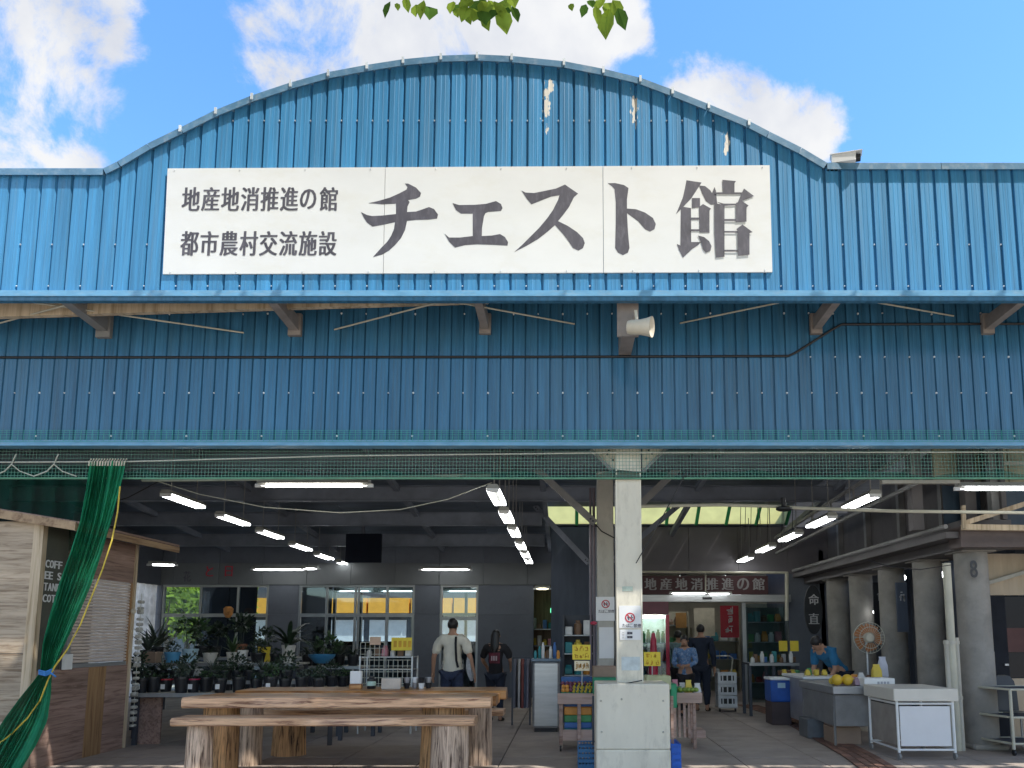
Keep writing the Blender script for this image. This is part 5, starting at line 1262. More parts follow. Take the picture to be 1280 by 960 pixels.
# ------------------------------------------------------------------ shop entrance: sign, goods, banner
sg = thing('shop_sign', 'dark red sign band with pale lettering above the shop door', 'sign', P(880, 742, YS - .1))
q = MB(); q.box((xs0 - .15, YS - .14, zs2 + .01), (xw(960, YS), YS - .04, zs1 - .01)); q.build('board', mk('maroon_sign', (.05, .014, .017), rough=.6, var=.25, scale=2), sg)
for i, ch in enumerate('地産地消推進の館'):
    q = MB(); o_ = P(806 + i * 19.3, 737.5, YS - .143); put_glyph(q, ch, o_, EX, EZ, .235, .25, bold=(-.03, 0, .03, .06)); q.build('character', mk('pale_sign_letter', (.26, .25, .25), rough=.5), sg)
dh = P(884, 748, YS - .225)
q = MB(); q.box(dh + Vector((-.1, -.004, -.02)), dh + Vector((.1, 0, .025))); tag(q.build('door_sensor', BLACK), 'small black sensor plate in the middle of the door header', 'sensor')
ORD = ('first', 'second', 'third', 'fourth', 'fifth', 'sixth', 'seventh', 'eighth', 'ninth', 'tenth', 'eleventh', 'twelfth', 'thirteenth', 'fourteenth')
def scribble(mb, org, w_, h_, Y_, rr, n=6):
    for k in range(n):
        a = org + EX * (w_ * rr.uniform(.0, .5)) + EZ * (h_ * rr.uniform(.05, .95)); t_ = max(.006, h_ * .11)
        if k % 2: mb.box(a + Vector((0, 0, -t_ / 2)), a + Vector((w_ * rr.uniform(.3, .5), .001, t_ / 2)))
        else: b = org + EX * (w_ * rr.uniform(.1, .9)) + EZ * (h_ * rr.uniform(.0, .4)); mb.box(b, b + Vector((t_, .0012, h_ * rr.uniform(.4, .6))))
def shelf_unit(px0, px1, Y, levels, label, rows, seed, depth=.4, z0=.1, group=None, body=None, wmul=1.0):
    t = thing('shop_shelf', label, 'shelf', (xw((px0 + px1) / 2, Y), Y, 0)); x0, x1 = xw(px0, Y), xw(px1, Y); rnd = random.Random(seed)
    ztop = levels[-1] + .35; body = body or (SHOPI if 'shop' in label else None)
    q = MB(); q.box((x0, Y + depth - .03, 0), (x1, Y + depth, ztop)); q.build('back_panel', body or DARKST, t)
    for xx in (x0, x1 - .03):
        q = MB(); q.box((xx, Y, 0), (xx + .03, Y + depth - .031, ztop)); q.build('side_panel', body or DARKST, t)
    for li, z in enumerate(levels):
        q = MB(); q.box((x0 + .031, Y, z), (x1 - .031, Y + depth - .032, z + .02)); q.build('shelf_board', ALU, t)
        n = max(2, int((x1 - x0) / (.17 * wmul))); st = (x1 - x0 - .08) / n
        for k in range(n):
            gi = rnd.randrange(9); h_ = rnd.uniform(.12, .24)
            packet((x0 + .04 + k * st, Y + .05, z + .021), st * .82, .14, h_, gi, f'{gn[gi]} item, {ORD[k]} from the left on the {ORD[li]} level up of the {rows}', f'goods on the {rows}', rnd.choice(('box', 'jar', 'bag')))
    return t
shelf_unit(834, 862, 18.6, (.3, .75, 1.2, 1.65), 'shop shelf on the left inside the doorway', 'left shop shelf', 4)
shelf_unit(866, 925, 19.6, (.35, .8, 1.25), 'low shop shelf across the back of the shop', 'rear shop shelf', 5, wmul=1.3)
shelf_unit(934, 982, 17.2, (.35, .8, 1.25, 1.7), 'shop shelf behind the right glass of the entrance', 'right shop shelf', 6, body=mk('greenish_shelf', (.12, .16, .15), rough=.6))
bn = thing('red_banner', 'red vertical banner with white marks hanging inside the shop', 'banner', P(912, 795, 18.0))
q = MB(); q.box(P(901, 797, 18.0), P(923, 757, 18.0) + Vector((0, .01, 0))); q.build('cloth', REDP, bn)
q = MB()
for k, (ch, yy) in enumerate((('大', 768), ('売', 780), ('出', 792))): scribble(q, P(906.5, yy, 17.985), .2, .19, 18, random.Random(yy), 8)
q.build('lettering', PAPER, bn, kind='stuff')
q = MB(); q.box(P(868, 795, 19.0), P(893, 760, 19.0) + Vector((0, .02, 0))); tag(q.build('notice_board', mk('cream_board', (.5, .46, .35), rough=.7)), 'cream board on the wall inside the shop', 'board')
q = MB(); q.box(P(845, 785, 18.3), P(858, 766, 18.3) + Vector((0, .02, 0))); tag(q.build('poster_board', mk('orange_board', (.5, .26, .08), rough=.7)), 'orange poster inside the shop at the left of the doorway', 'poster')

# drinks fridge with red frame
fr = thing('drinks_fridge', 'red framed glass door drinks fridge right of the front post', 'fridge', P(818, 872, 14.2))
x0, x1, z1 = xw(799, 14.2), xw(836.5, 14.2), zw(752, 14.2); Yv = 14.2
REDM = mk('red_fridge_paint', (.42, .02, .06), rough=.35)
q = MB(); q.box((x0, Yv + .5, .05), (x1, Yv + .55, z1)); q.box((x0, Yv + .05, .05), (x0 + .04, Yv + .499, z1)); q.box((x1 - .04, Yv + .05, .05), (x1, Yv + .499, z1)); q.box((x0 + .041, Yv + .05, .05), (x1 - .041, Yv + .499, .2)); q.build('cabinet', mk('pale_fridge_interior', (.7, .72, .68), rough=.4), fr)
q = MB(); q.box((x0, Yv, z1 - .24), (x1, Yv + .49, z1)); q.build('header_panel', mk('dark_red_header', (.12, .02, .04), rough=.4), fr)
q = MB(); q.box((x0 - .005, Yv, .05), (x0 + .05, Yv + .045, z1 - .245)); q.box((x1 - .06, Yv, .05), (x1 + .005, Yv + .045, z1 - .245)); q.box((x0 + .051, Yv, .05), (x1 - .061, Yv + .045, .22)); dr = q.build('door_frame', REDM, fr)
q = MB(); q.box((x0 + .052, Yv + .02, .222), (x1 - .062, Yv + .024, z1 - .246)); q.build('pane', PANE, dr)
q = MB(); q.tube([(x0 + .06, Yv + .2, z1 - .28), (x1 - .06, Yv + .2, z1 - .28)], .02, 8); q.build('fridge_lamp', mk_emit('fridge_glow', (.85, 1, .85), 9.0), fr)
rnd = random.Random(8)
for li, z in enumerate((.24, .58, .92, 1.26)):
    q = MB(); q.box((x0 + .042, Yv + .06, z), (x1 - .042, Yv + .46, z + .012)); q.build('fridge_shelf', ALU, fr)
    for k in range(5):
        gi = rnd.choice((0, 4, 3, 4, 6, 8)); packet((x0 + .055 + k * .092, Yv + .1, z + .013), .075, .075, .22 + .03 * (k % 2), gi, f'{gn[gi]} bottle, {("first", "second", "third", "fourth", "fifth")[k]} from the left on the {ORD[li]} fridge shelf from below', 'bottles in the drinks fridge', 'jar')
q = MB(); q.lathe(P(817, 822, 13.4), ((.07, 0), (.06, .1), (.05, .3), (.03, .42), (.0, .44)), 10); q.lathe(P(817, 850, 13.4), ((.08, 0), (.08, .38)), 10); tag(q.build('red_display_cone', REDM, smooth=True), 'red cone shaped display in front of the drinks fridge', 'display')

# ------------------------------------------------------------------ produce stands round the posts
def caster(mb, c, r=.035): mb.rings([[(c[0] - .012 + d, c[1] + r * cos(a), c[2] + r + r * sin(a)) for a in [2 * pi * k / 10 for k in range(10)]] for d in (0, .024)])
Ys = 9.5
st = thing('produce_stand', 'pinkish wooden produce stand on the left of the front post', 'stand', P(723, 930, Ys))
x0, x1, zt_s = xw(699, Ys), xw(748, Ys), zw(880, Ys)
q = MB(); q.cbox((x0 - .02, Ys - .02, zt_s - .0), (x1, Ys + .0, zt_s + .13), .004); q.build('front_board', CRATEW, st)
q = MB(); q.box((x0, Ys + .001, zt_s), (x1, Ys + .7, zt_s + .02)); q.build('tray', CRATEW, st)
for xx, yy in ((x0 + .02, Ys + .02), ((x0 + x1) / 2, Ys - .0), (x1 - .04, Ys + .02), (x0 + .02, Ys + .64), (x1 - .04, Ys + .64)):
    q = MB(); q.cbox((xx - .02, yy, .08), (xx + .025, yy + .045, zt_s - .002), .004); q.build('leg', CRATEW, st)
q = MB(); q.box((x0 + .01, Ys + .05, .16), (x1 - .01, Ys + .63, .19)); q.box((x0 + .0, Ys + .028, .13), (x1, Ys + .048, .26)); q.build('lower_shelf', CRATEW, st)
for xx in (x0 + .02, (x0 + x1) / 2, x1 - .04):
    q = MB(); caster(q, (xx, Ys + .03, 0)); q.build('caster', BLACK, st)
for k, (gi, h_) in enumerate(((8, .075), (2, .07), (4, .085), (1, .1), (2, .09))):
    z = .192 + (0, .078, .151, .239, .342)[k]
    packet((x0 + .06, Ys + .08, z), x1 - x0 - .14, .45, h_, gi, f'{("lowest teal", "second lowest blue", "green", "orange and white", "topmost blue")[k]} tray of the stack under the left produce stand', 'stacked trays under the produce stand')
q = MB(); q.cbox((x0 + .02, Ys + .06, zt_s + .022), (x1 - .06, Ys + .42, zt_s + .14), .01); tag(q.build('green_tray', mk('green_tray_plastic', (.03, .2, .1), rough=.45)), 'green tray of fruit on the left produce stand', 'tray')
rnd = random.Random(12)
for k in range(26):
    col = k % 9; row = k // 9; gi = (1, 1, 0, 6, 6, 6, 6, 6, 6)[col] if row < 2 else 0
    c = Vector((x0 + .05 + col * .048 + rnd.uniform(-.008, .008), Ys + .08 + row * .1, zt_s + .16 + row * .035)); q = MB()
    if gi == 6: q.tube([c + Vector((-.012, -.02, -.02)), c + Vector((0, -.035, .01)), c + Vector((.012, -.02, .045))], .016, 7)
    else: q.ball(c, .03, 9, 6)
    tag(q.build('fruit', GOODS[gi] if gi != 0 else mk('purple_fruit', (.16, .04, .07), rough=.4), smooth=True), f"{({1: 'orange citrus', 0: 'dark reddish fruit', 6: 'yellow banana'}[gi])}, {ORD[col]} in the {('front', 'middle', 'back')[row]} row of the left stand tray", 'fruit', 'fruit on the left produce stand')
q = MB(); q.cbox((x0 + .02, Ys + .45, zt_s + .022), (x1 + .1, Ys + .68, zt_s + .3), .015); tag(q.build('blue_crate', mk('blue_crate_plastic', (.035, .11, .3), rough=.45)), 'blue crate at the back of the left produce stand', 'crate')
q = MB(); q.cbox((x1 - .04, Ys - .05, zt_s + .03), (x1 + .1, Ys + .4, zt_s + .16), .012); tag(q.build('green_crate', mk('green_crate_plastic', (.02, .22, .10), rough=.45)), 'green crate squeezed between the stand and the pedestal', 'crate')
def card(px0, py0, px1, py1, Y, label, mat, ink, rows, stick=True):
    t = thing('price_card', label, 'card', P((px0 + px1) / 2, py1, Y))
    q = MB(); q.box(P(px0, py1, Y), P(px1, py0, Y) + Vector((0, .006, 0))); q.build('card', mat, t)
    q = MB(); n = len(rows); h_ = (py1 - py0) / n
    for i, txt in enumerate(rows):
        w_ = (px1 - px0) / (len(txt) + .4)
        for j, ch in enumerate(txt):
            if ch == ' ': continue
            scribble(q, P(px0 + w_ * (j + .25), py0 + h_ * (i + .85), Y - .003), w_ * .85 * Y / F, h_ * .7 * Y / F, Y, random.Random(i * 7 + j + int(px0)))
    q.build('lettering', ink, t, kind='stuff')
    if stick: q = MB(); q.tube([P((px0 + px1) / 2, py1, Y + .01), P((px0 + px1) / 2, py1 + 18, Y + .01)], .007, 5); q.build('stick', STEELP, t)
OINK = mk('dark_orange_ink', (.5, .22, .01), rough=.6)
card(715.5, 806, 738, 824.5, 9.55, 'yellow price card above the left produce stand', YELLOWC, OINK, ('バナナ', '150'), False)
card(718, 826, 737, 838.5, 9.52, 'cream price card just under the yellow one on the left stand', mk('cream_price_card', (.72, .62, .42), rough=.6), OINK, ('100円',))
card(805, 815, 825.5, 832.5, 9.9, 'yellow price card right of the front post', YELLOWC, OINK, ('野菜', '100'))
# right produce stand
Yq = 9.7
st = thing('produce_stand', 'pinkish wooden produce stand with bagged vegetables right of the front post', 'stand', P(857, 930, Yq))
x0, x1, zt_s = xw(822, Yq), xw(876, Yq), zw(879, Yq)
q = MB(); q.cbox((x0, Yq - .02, zt_s), (x1, Yq, zt_s + .13), .004); q.build('front_board', CRATEW, st)
q = MB(); q.cbox((x1 - .018, Yq + .002, zt_s), (x1, Yq + .6, zt_s + .13), .004); q.build('side_board', CRATEW, st)
q = MB(); q.box((x0, Yq + .001, zt_s), (x1 - .02, Yq + .6, zt_s + .02)); q.build('tray', CRATEW, st)
for k in range(5):
    q = MB(); xx = xw(841 + k * 6, Yq); q.box((xx, Yq + .03 + .02 * (k % 2), .14 if k < 4 else 0), (xx + .03, Yq + .05 + .02 * (k % 2), zt_s - .002)); q.build('slat', CRATEW, st)
for xx, yy in ((xw(866, Yq), Yq + .1), (x1 - .06, Yq + .55), (x0 + .03, Yq + .5)):
    q = MB(); q.cbox((xx, yy, .0), (xx + .04, yy + .04, zt_s - .002), .004); q.build('leg', CRATEW, st)
q = MB(); q.cbox((xw(858, 9.95), 9.95, .1), (xw(880, 9.95), 10.3, .2), .01); q.build('lower_box', CRATEW, st)
rnd = random.Random(15)
for k, (px, gi, lab) in enumerate(((846, 4, 'green'), (852, 3, 'white'), (858, 6, 'yellowish'), (864, 4, 'dark green'), (869, 3, 'pale'), (843, 7, 'pinkish'))):
    packet((xw(px - 3, 9.8), 9.75 + .12 * (k % 2), zt_s + .022), .09, .1, .18 + .04 * (k % 3), GOODS[gi] if k != 3 else LEAFM[0], f'{lab} bag of vegetables on the right produce stand', 'bagged vegetables on the right stand', 'bag')
for k in range(5):
    q = MB(); q.ball((xw(849 + k * 5, 9.72), 9.73, zt_s + .165), .034, 9, 6, (1, 1, .85)); tag(q.build('green_mango', mk('lime_fruit', (.22, .32, .05), rough=.4), smooth=True), f'{("first", "second", "third", "fourth", "fifth")[k]} from the left of the round green fruits at the front of the right stand', 'fruit', 'green fruits on the right stand')
q = MB(); q.cbox((xw(837, 9.45), 9.45, zw(885, 9.45)), (xw(845, 9.45), 9.75, zw(855, 9.45)), .01); tag(q.build('green_basket', mk('bright_green_basket', (.01, .3, .14), rough=.4)), 'bright green basket just right of the pedestal top', 'basket')
q = MB(); q.cbox((xw(807, 9.3), 9.3, zw(862, 9.3)), (xw(838, 9.3), 9.6, zw(845, 9.3)), .01); tag(q.build('pale_green_box', mk('pale_green_card', (.5, .52, .3), rough=.6)), 'flat pale green box behind the pedestal on the right', 'box')
q = MB(); q.cbox((xw(766, 9.6) - .25, 9.6, zw(862, 9.6)), (xw(770, 9.6), 9.9, zw(833, 9.6)), .01); tag(q.build('carton', BOXB), 'brown carton standing between the two posts', 'carton')
q = MB(); q.cbox((xw(741, 9.4), 9.4, zw(868, 9.4)), (xw(771, 9.4), 9.58, zw(847, 9.4)), .012); tag(q.build('green_tub', mk('green_tub_plastic', (.02, .2, .1), rough=.45)), 'low green tub behind the pedestal on the left', 'tub')
def lattice_crate(c, w_, d_, h_, mat, label, name='crate', group=None):
    t = thing(name, label, 'crate', c, group)
    q = MB(); q.box((0, 0, 0), (w_, d_, .012)); q.build('floor', mat, t, local=True)
    for a, b in (((0, 0), (w_, .012)), ((0, d_ - .012), (w_, d_)), ((0, .0125), (.012, d_ - .0125)), ((w_ - .012, .0125), (w_, d_ - .0125))):
        q = MB(); n = 4
        for k in range(n):
            z0 = .013 + (h_ - .03) * k / n; q.box((a[0], a[1], z0), (b[0], b[1], z0 + (h_ - .03) / n * .62))
        hx = b[0] - a[0] > b[1] - a[1]
        for k in range(7):
            f = k / 6
            if hx: xx = a[0] + (b[0] - a[0] - .012) * f; q.box((xx, a[1] + .002, .012), (xx + .012, b[1] - .002, h_ - .013))
            else: yy = a[1] + (b[1] - a[1] - .012) * f; q.box((a[0] + .002, yy, .012), (b[0] - .002, yy + .012, h_ - .013))
        q.box((a[0], a[1], h_ - .012), (b[0], b[1], h_)); q.build('side', mat, t, local=True)
    return t
lattice_crate((xw(722, 8.3), 8.3, 0), .22, .4, .24, mk('deep_blue_crate', (.03, .15, .33), rough=.4), 'deep blue lattice crate on the floor left of the pedestal')
lattice_crate((xw(837, 8.0), 8.0, 0), .10, .35, .3, mk('vivid_blue_crate', (.015, .13, .62), rough=.4), 'vivid blue lattice crate standing right of the pedestal')
for k, (px, Y) in enumerate(((741.5, 8.6), (838.5, 8.35))):
    q = MB(); q.bar((xw(px, Y), Y, 0), (xw(px, Y), Y, zw(870, Y)), .03); tag(q.build('stand_upright', CRATEW if k else DARKST), ('dark upright slat' if not k else 'pale upright slat') + f' just {"right" if k else "left"} of the pedestal', 'slat')

# steel fridge counter and clutter left of the stand
ch_ = thing('steel_counter', 'grey steel fridge counter between the man in white and the produce stand', 'counter', P(683, 910, 11.4))
x0, x1 = xw(666, 11.4), xw(699.5, 11.4); zc = zw(827, 11.4)
q = MB(); q.cbox((x0, 11.4, .06), (x1, 12.1, zc), .03); q.build('body', STEELP, ch_)
q = MB(); q.cbox((x0 - .02, 11.38, zc + .002), (x1 + .02, 12.12, zc + .04), .01); q.build('worktop', mk('bluish_worktop', (.12, .17, .22), rough=.4), ch_)
q = MB(); q.box((x0 + .03, 11.43, 0), (x1 - .03, 12.0, .058)); q.build('plinth', BLACK, ch_)
rnd = random.Random(22)
for k in range(7):
    gi = (8, 8, 3, 5, 3, 2, 1)[k]
    packet((x0 + .01 + k * .057, 11.5 + .2 * (k % 2), zc + .041), .05, .06, .12 + .06 * (k % 3), gi, f'{gn[gi]} bottle or tub, {("first", "second", "third", "fourth", "fifth", "sixth", "seventh")[k]} from the left on the steel counter', 'things on the steel counter', 'jar')
shelf_unit(703, 744, 12.6, (.35, .75, 1.1, 1.4), 'dark goods shelf behind the left produce stand', 'dark goods shelf', 33)
hr = thing('clothes_rail', 'short rail with hanging clothes beside the steel counter', 'clothes rail', P(652, 900, 12.3))
q = MB(); x0, x1 = xw(641, 12.3), xw(663, 12.3)
for xx in (x0, x1): q.bar((xx, 12.3, 0), (xx, 12.3, 1.05), .025)
q.bar((x0, 12.3, 1.05), (x1, 12.3, 1.05), .025); q.build('frame', DARKST, hr)
for k, c_ in enumerate(((.12, .12, .14), (.4, .38, .36), (.2, .06, .05), (.06, .07, .1), (.16, .15, .18))):
    q = MB(); xx = x0 + .03 + k * .055
    q.rings([[(xx + .02 * sin(6 * f + k), 12.3 + (f - .5) * .4 * w_, z) for f in [i / 8 for i in range(9)]] + [(xx + .03 + .02 * sin(6 * f + k), 12.3 + (f - .5) * .4 * w_, z) for f in [1 - i / 8 for i in range(9)]] for z, w_ in ((.28, 1), (.6, .9), (.95, .75), (1.04, .2))])
    q.build('garment', mk(f'garment_cloth_{k}', c_, rough=.9, var=.2), hr, smooth=True)
q = MB(); q.ball(P(742, 779, 10.8), .05, 10, 6, (1, 1, .6)); tag(q.build('sun_hat', REDM, smooth=True), 'small red hat on the edge of the grey second post', 'cap')

# hand truck with three crates
ht = thing('hand_truck', 'small hand truck with a looped handle in front of the shop door', 'hand truck', P(907, 887, 14.4))
Yh = 14.4; x0, x1 = xw(896, Yh), xw(920, Yh)
q = MB(); q.tube([(x0 + .03, Yh + .33, .1), (x0 + .03, Yh + .33, .75), (x0 - .0, Yh + .33, .98), (x0 + .05, Yh + .33, 1.02), (x1 - .05, Yh + .33, 1.02), (x1, Yh + .33, .98), (x1 - .03, Yh + .33, .75), (x1 - .03, Yh + .33, .1)], .013, 7); q.build('handle', PIPE, ht, smooth=True)
q = MB(); q.box((x0, Yh - .02, .07), (x1, Yh + .34, .095)); q.build('deck', STEELP, ht)
for xx in (x0 + .02, x1 - .05):
    q = MB(); caster(q, (xx + .015, Yh + .05, 0)); q.build('caster', BLACK, ht)
for k in range(3):
    t = thing('milk_crate', f'{("lowest", "middle", "topmost")[k]} pale grey crate stacked on the hand truck', 'crate', (x0 + .005, Yh, .097 + k * .212), 'pale crates on the hand truck')
    w_ = x1 - x0 - .01; q = MB()
    for a, b in (((0, 0), (w_, .012)), ((0, .288), (w_, .3))):
        q.box((a[0], a[1], 0), (b[0], b[1], .05)); q.box((a[0], a[1], .15), (b[0], b[1], .198)); q.box((a[0], a[1] + .001, .0501), (.05, b[1] - .001, .1499)); q.box((w_ - .05, a[1] + .001, .0501), (w_, b[1] - .001, .1499))
        for j in range(1, 4): q.box((w_ * j / 4 - .012, a[1] + .002, .0502), (w_ * j / 4 + .012, b[1] - .002, .1498))
    q.box((0, .0125, 0), (.012, .2875, .197)); q.box((w_ - .012, .0125, 0), (w_, .2875, .197)); q.box((.0125, .0125, 0), (w_ - .0125, .2875, .01)); q.build('shell', mk('pale_crate_plastic', (.62, .64, .64), rough=.5), t, local=True)
    q = MB(); q.box((.02, .03, .012), (w_ - .02, .27, .14)); q.build('contents', POTBLK, t, local=True)
# blue cooler on a box
q = MB(); x0, x1 = xw(962, 12.3), xw(986, 12.3); q.cbox((x0, 12.3, 0), (x1, 12.7, .36), .01); tag(q.build('wooden_box', mk('dark_brown_box', (.07, .05, .05), rough=.8)), 'dark brown box under the blue cooler', 'box')
cl = thing('cooler_box', 'blue cooler box with a white lid edge near the right counters', 'cooler', (x0, 12.3, .362))
q = MB(); q.cbox((x0 - .01, 12.28, .362), (x1 + .01, 12.68, .70), .02); q.build('body', mk('cooler_blue', (.02, .09, .36), rough=.35), cl)
q = MB(); q.cbox((x0 - .02, 12.27, .702), (x1 + .02, 12.69, .74), .012); q.build('lid', WHITE, cl)
q = MB(); q.box((x0 + .1, 12.274, .58), (x0 + .22, 12.279, .66)); q.build('label', PALEB, cl)
# dim display left of the arcade: table with tins, yellow cards
dt, zdt = bench_table('display_table', 'dim display table beside the right glass of the shop', 936, 998, 829, 13.6, .6, mat=DARKST)
for k in range(10):
    gi = (3, 5, 3, 2, 3, 8, 5, 3, 3, 5)[k]
    packet((xw(938 + k * 6, 13.65), 13.65 + .15 * (k % 2), zdt + .006), .075, .08, .1 + .05 * (k % 3), (3, STEELP)[k % 2] if gi == 3 else gi, f'{("first", "second", "third", "fourth", "fifth", "sixth", "seventh", "eighth", "ninth", "tenth")[k]} tin from the left on the dim display table', 'tins on the dim display table', ('jar', 'box')[k % 2])
for px, lab in ((979, 'left'), (993, 'right')):
    q = MB(); q.box(P(px - 5, 814, 14.2), P(px + 5, 801, 14.2) + Vector((0, .01, 0))); tag(q.build('yellow_card', YELLOWC), f'{lab} of two small yellow cards hanging above the dim display table', 'card', 'yellow cards at the back right')
ov = thing('oval_sign', 'dark oval upright sign with pale lettering near the farthest column', 'sign', P(1018, 790, 14.3))
c = P(1017, 762, 14.3); q = MB(); q.rings([[(c.x + .17 * cos(a), c.y + d, c.z + .46 * sin(a)) for a in [2 * pi * k / 24 for k in range(24)]] for d in (0, .04)]); q.build('board', POTBLK, ov)
q = MB()
for ch, yy in (('命', 756), ('直', 780)): put_glyph(q, ch, P(1011, yy, 14.29), EX, EZ, .19, .2, bold=(0, .05))
q.build('lettering', mk('dim_white', (.4, .4, .4), rough=.6), ov, kind='stuff')

# ------------------------------------------------------------------ counters and cart on the right
ct = thing('white_cart', 'white panelled serving cart on casters, nearest on the right', 'cart', (4.08, 8.9, 0))
X0, X1, Y0, Y1 = 3.78, 4.42, 8.9, 9.7; zt = zw(861, 8.87)
q = MB(); q.cbox((X0 - .05, Y0 - .05, zt - .14), (X1 + .05, Y1 + .05, zt), .008); q.build('top', mk('cart_cream', (.66, .62, .54), rough=.45, var=.05), ct)
for xx, yy in ((X0, Y0), (X1, Y0), (X0, Y1), (X1, Y1)):
    q = MB(); q.tube([(xx, yy, .08), (xx, yy, zt - .142)], .016, 8); q.build('leg', WHITE, ct, smooth=True)
    q = MB(); caster(q, (xx, yy, 0), .038); q.build('caster', GREYST, ct)
q = MB()
for z in (.11, zt - .17): q.tube([(X0, Y0, z), (X1, Y0, z)], .013, 7); q.tube([(X0, Y1, z), (X1, Y1, z)], .013, 7); q.tube([(X0, Y0, z), (X0, Y1, z)], .013, 7); q.tube([(X1, Y0, z), (X1, Y1, z)], .013, 7)
q.build('rails', WHITE, ct, smooth=True)
q = MB(); q.cbox((X0 + .03, Y0 + .005, .15), (X1 - .03, Y0 + .02, zt - .2), .003); q.build('front_panel', mk('cart_white_panel', (.7, .7, .71), rough=.4, var=.03), ct)
q = MB(); q.cbox((X0 + .0, Y0 + .03, .15), (X0 + .012, Y1 - .03, zt - .2), .003); q.build('side_panel', mk('cart_grey_panel', (.3, .27, .24), rough=.5), ct)
cn = thing('grey_counter', 'grey steel counter behind the white cart with fruit on it', 'counter', (3.6, 9.9, 0))
q = MB(); q.cbox((3.38, 9.85, zw(868, 9.85)), (3.9, 11.3, zw(858, 9.85)), .01); q.build('top', STEELP, cn)
q = MB(); q.box((3.42, 9.9, .26), (3.86, 9.92, zw(869, 9.85))); q.box((3.41, 9.93, .26), (3.43, 11.25, zw(869, 9.85))); q.build('apron', mk('counter_grey', (.2, .2, .2), rough=.45), cn)
for xx in (3.42, 3.86):
    for yy in (9.95, 11.2):
        q = MB(); q.tube([(xx, yy, 0), (xx, yy, .5)], .017, 7); q.build('leg', GREYST, cn)
zc2 = zw(858, 9.85)
for k, (px, py, lab) in enumerate(((1044, 0, 'left'), (1057, 0, 'right'))):
    q = MB(); x = xw(px, 10.0); q.ball((x, 10.0, zc2 + .075), .072, 14, 9); tag(q.build('yellow_fruit', mk('yellow_citrus', (.62, .40, .03), rough=.45, var=.15), smooth=True), f'{lab} of two large yellow citrus fruits on the grey counter', 'fruit', 'yellow citrus on the grey counter')
for k in range(6):
    q = MB(); q.ball((xw(1036 + k * 6.5, 10.2), 10.15 + .08 * (k % 2), zc2 + .05), .045, 10, 6); tag(q.build('small_fruit', GOODS[(6, 1, 7, 1, 6, 7)[k]], smooth=True), f'{("first", "second", "third", "fourth", "fifth", "sixth")[k]} small fruit from the left behind the two big citrus', 'fruit', 'small fruit on the grey counter')
packet((xw(1067, 9.95), 9.95, zc2 + .002), .12, .12, .1, mk('mauve_bag', (.34, .24, .3), rough=.5), 'crumpled mauve bag right of the citrus fruits', None, 'bag')
t = thing('white_tray_box', 'long white lettered box on the counter behind the cart', 'box', (xw(1078, 9.8), 9.8, zc2))
q = MB(); q.cbox((xw(1078, 9.8), 9.8, zc2 + .002), (xw(1116, 9.8), 10.1, zw(848, 9.8)), .006); q.build('box', PAPER, t)
q = MB()
for k in range(4): q.box(P(1097 + k * 4, 858, 9.797), P(1099.5 + k * 4, 852, 9.797) + Vector((0, .002, 0)))
q.build('print', mk('grey_print', (.35, .36, .38), rough=.6), t)
packet((xw(1090, 10.6), 10.6, zc2 + .05), .12, .1, .2, GOODS[6], 'bright yellow bag standing on the counter below the fan', None, 'bag')
packet((xw(1098, 10.75), 10.75, zc2 + .05), .12, .1, .3, mk('pale_lilac_bag', (.5, .52, .6), rough=.4), 'pale bluish bag behind the bright yellow one', None, 'bag')
cs = thing('white_edged_case', 'white edged display case with flat packets inside, left of the grey counter', 'display case', (3.3, 11.4, 0))
x0, x1 = xw(1004, 11.5), xw(1033, 11.5)
q = MB(); q.cbox((x0, 11.5, .12), (x1, 12.6, zw(845, 11.5) - .05), .01); q.build('body', mk('case_grey', (.24, .24, .26), rough=.4), cs)
q = MB(); q.cbox((x0 - .03, 11.47, zw(845, 11.5) - .048), (x1 + .25, 12.63, zw(845, 11.5) - .01), .008); q.build('top_edge', WHITE, cs)
q = MB(); q.box((x0 + .04, 11.488, .45), (x1 - .04, 11.498, .7)); q.build('front_glass', DKG, cs)
for k in range(3): q = MB(); q.box((x0 + .06 + k * .09, 11.478, .5 + .03 * (k % 2)), (x0 + .13 + k * .09, 11.486, .64)); q.build('leaflet', PAPER, cs)
for k in range(8):
    gi = (6, 5, 6, 4, 5, 6, 4, 6)[k]
    packet((x0 + .02 + .07 * (k % 4), 12.7 + .25 * (k // 4), zw(845, 11.5) - .06), .065, .1, .07 + .02 * (k % 2), gi, f'{("first", "second", "third", "fourth", "fifth", "sixth", "seventh", "eighth")[k]} of the small packets laid out behind the display case', 'packets behind the display case')
ct2, z_ = bench_table('back_counter', 'long dim counter running back beside the display case', 1003, 1030, 843, 12.65, 1.6, mat=DARKST)
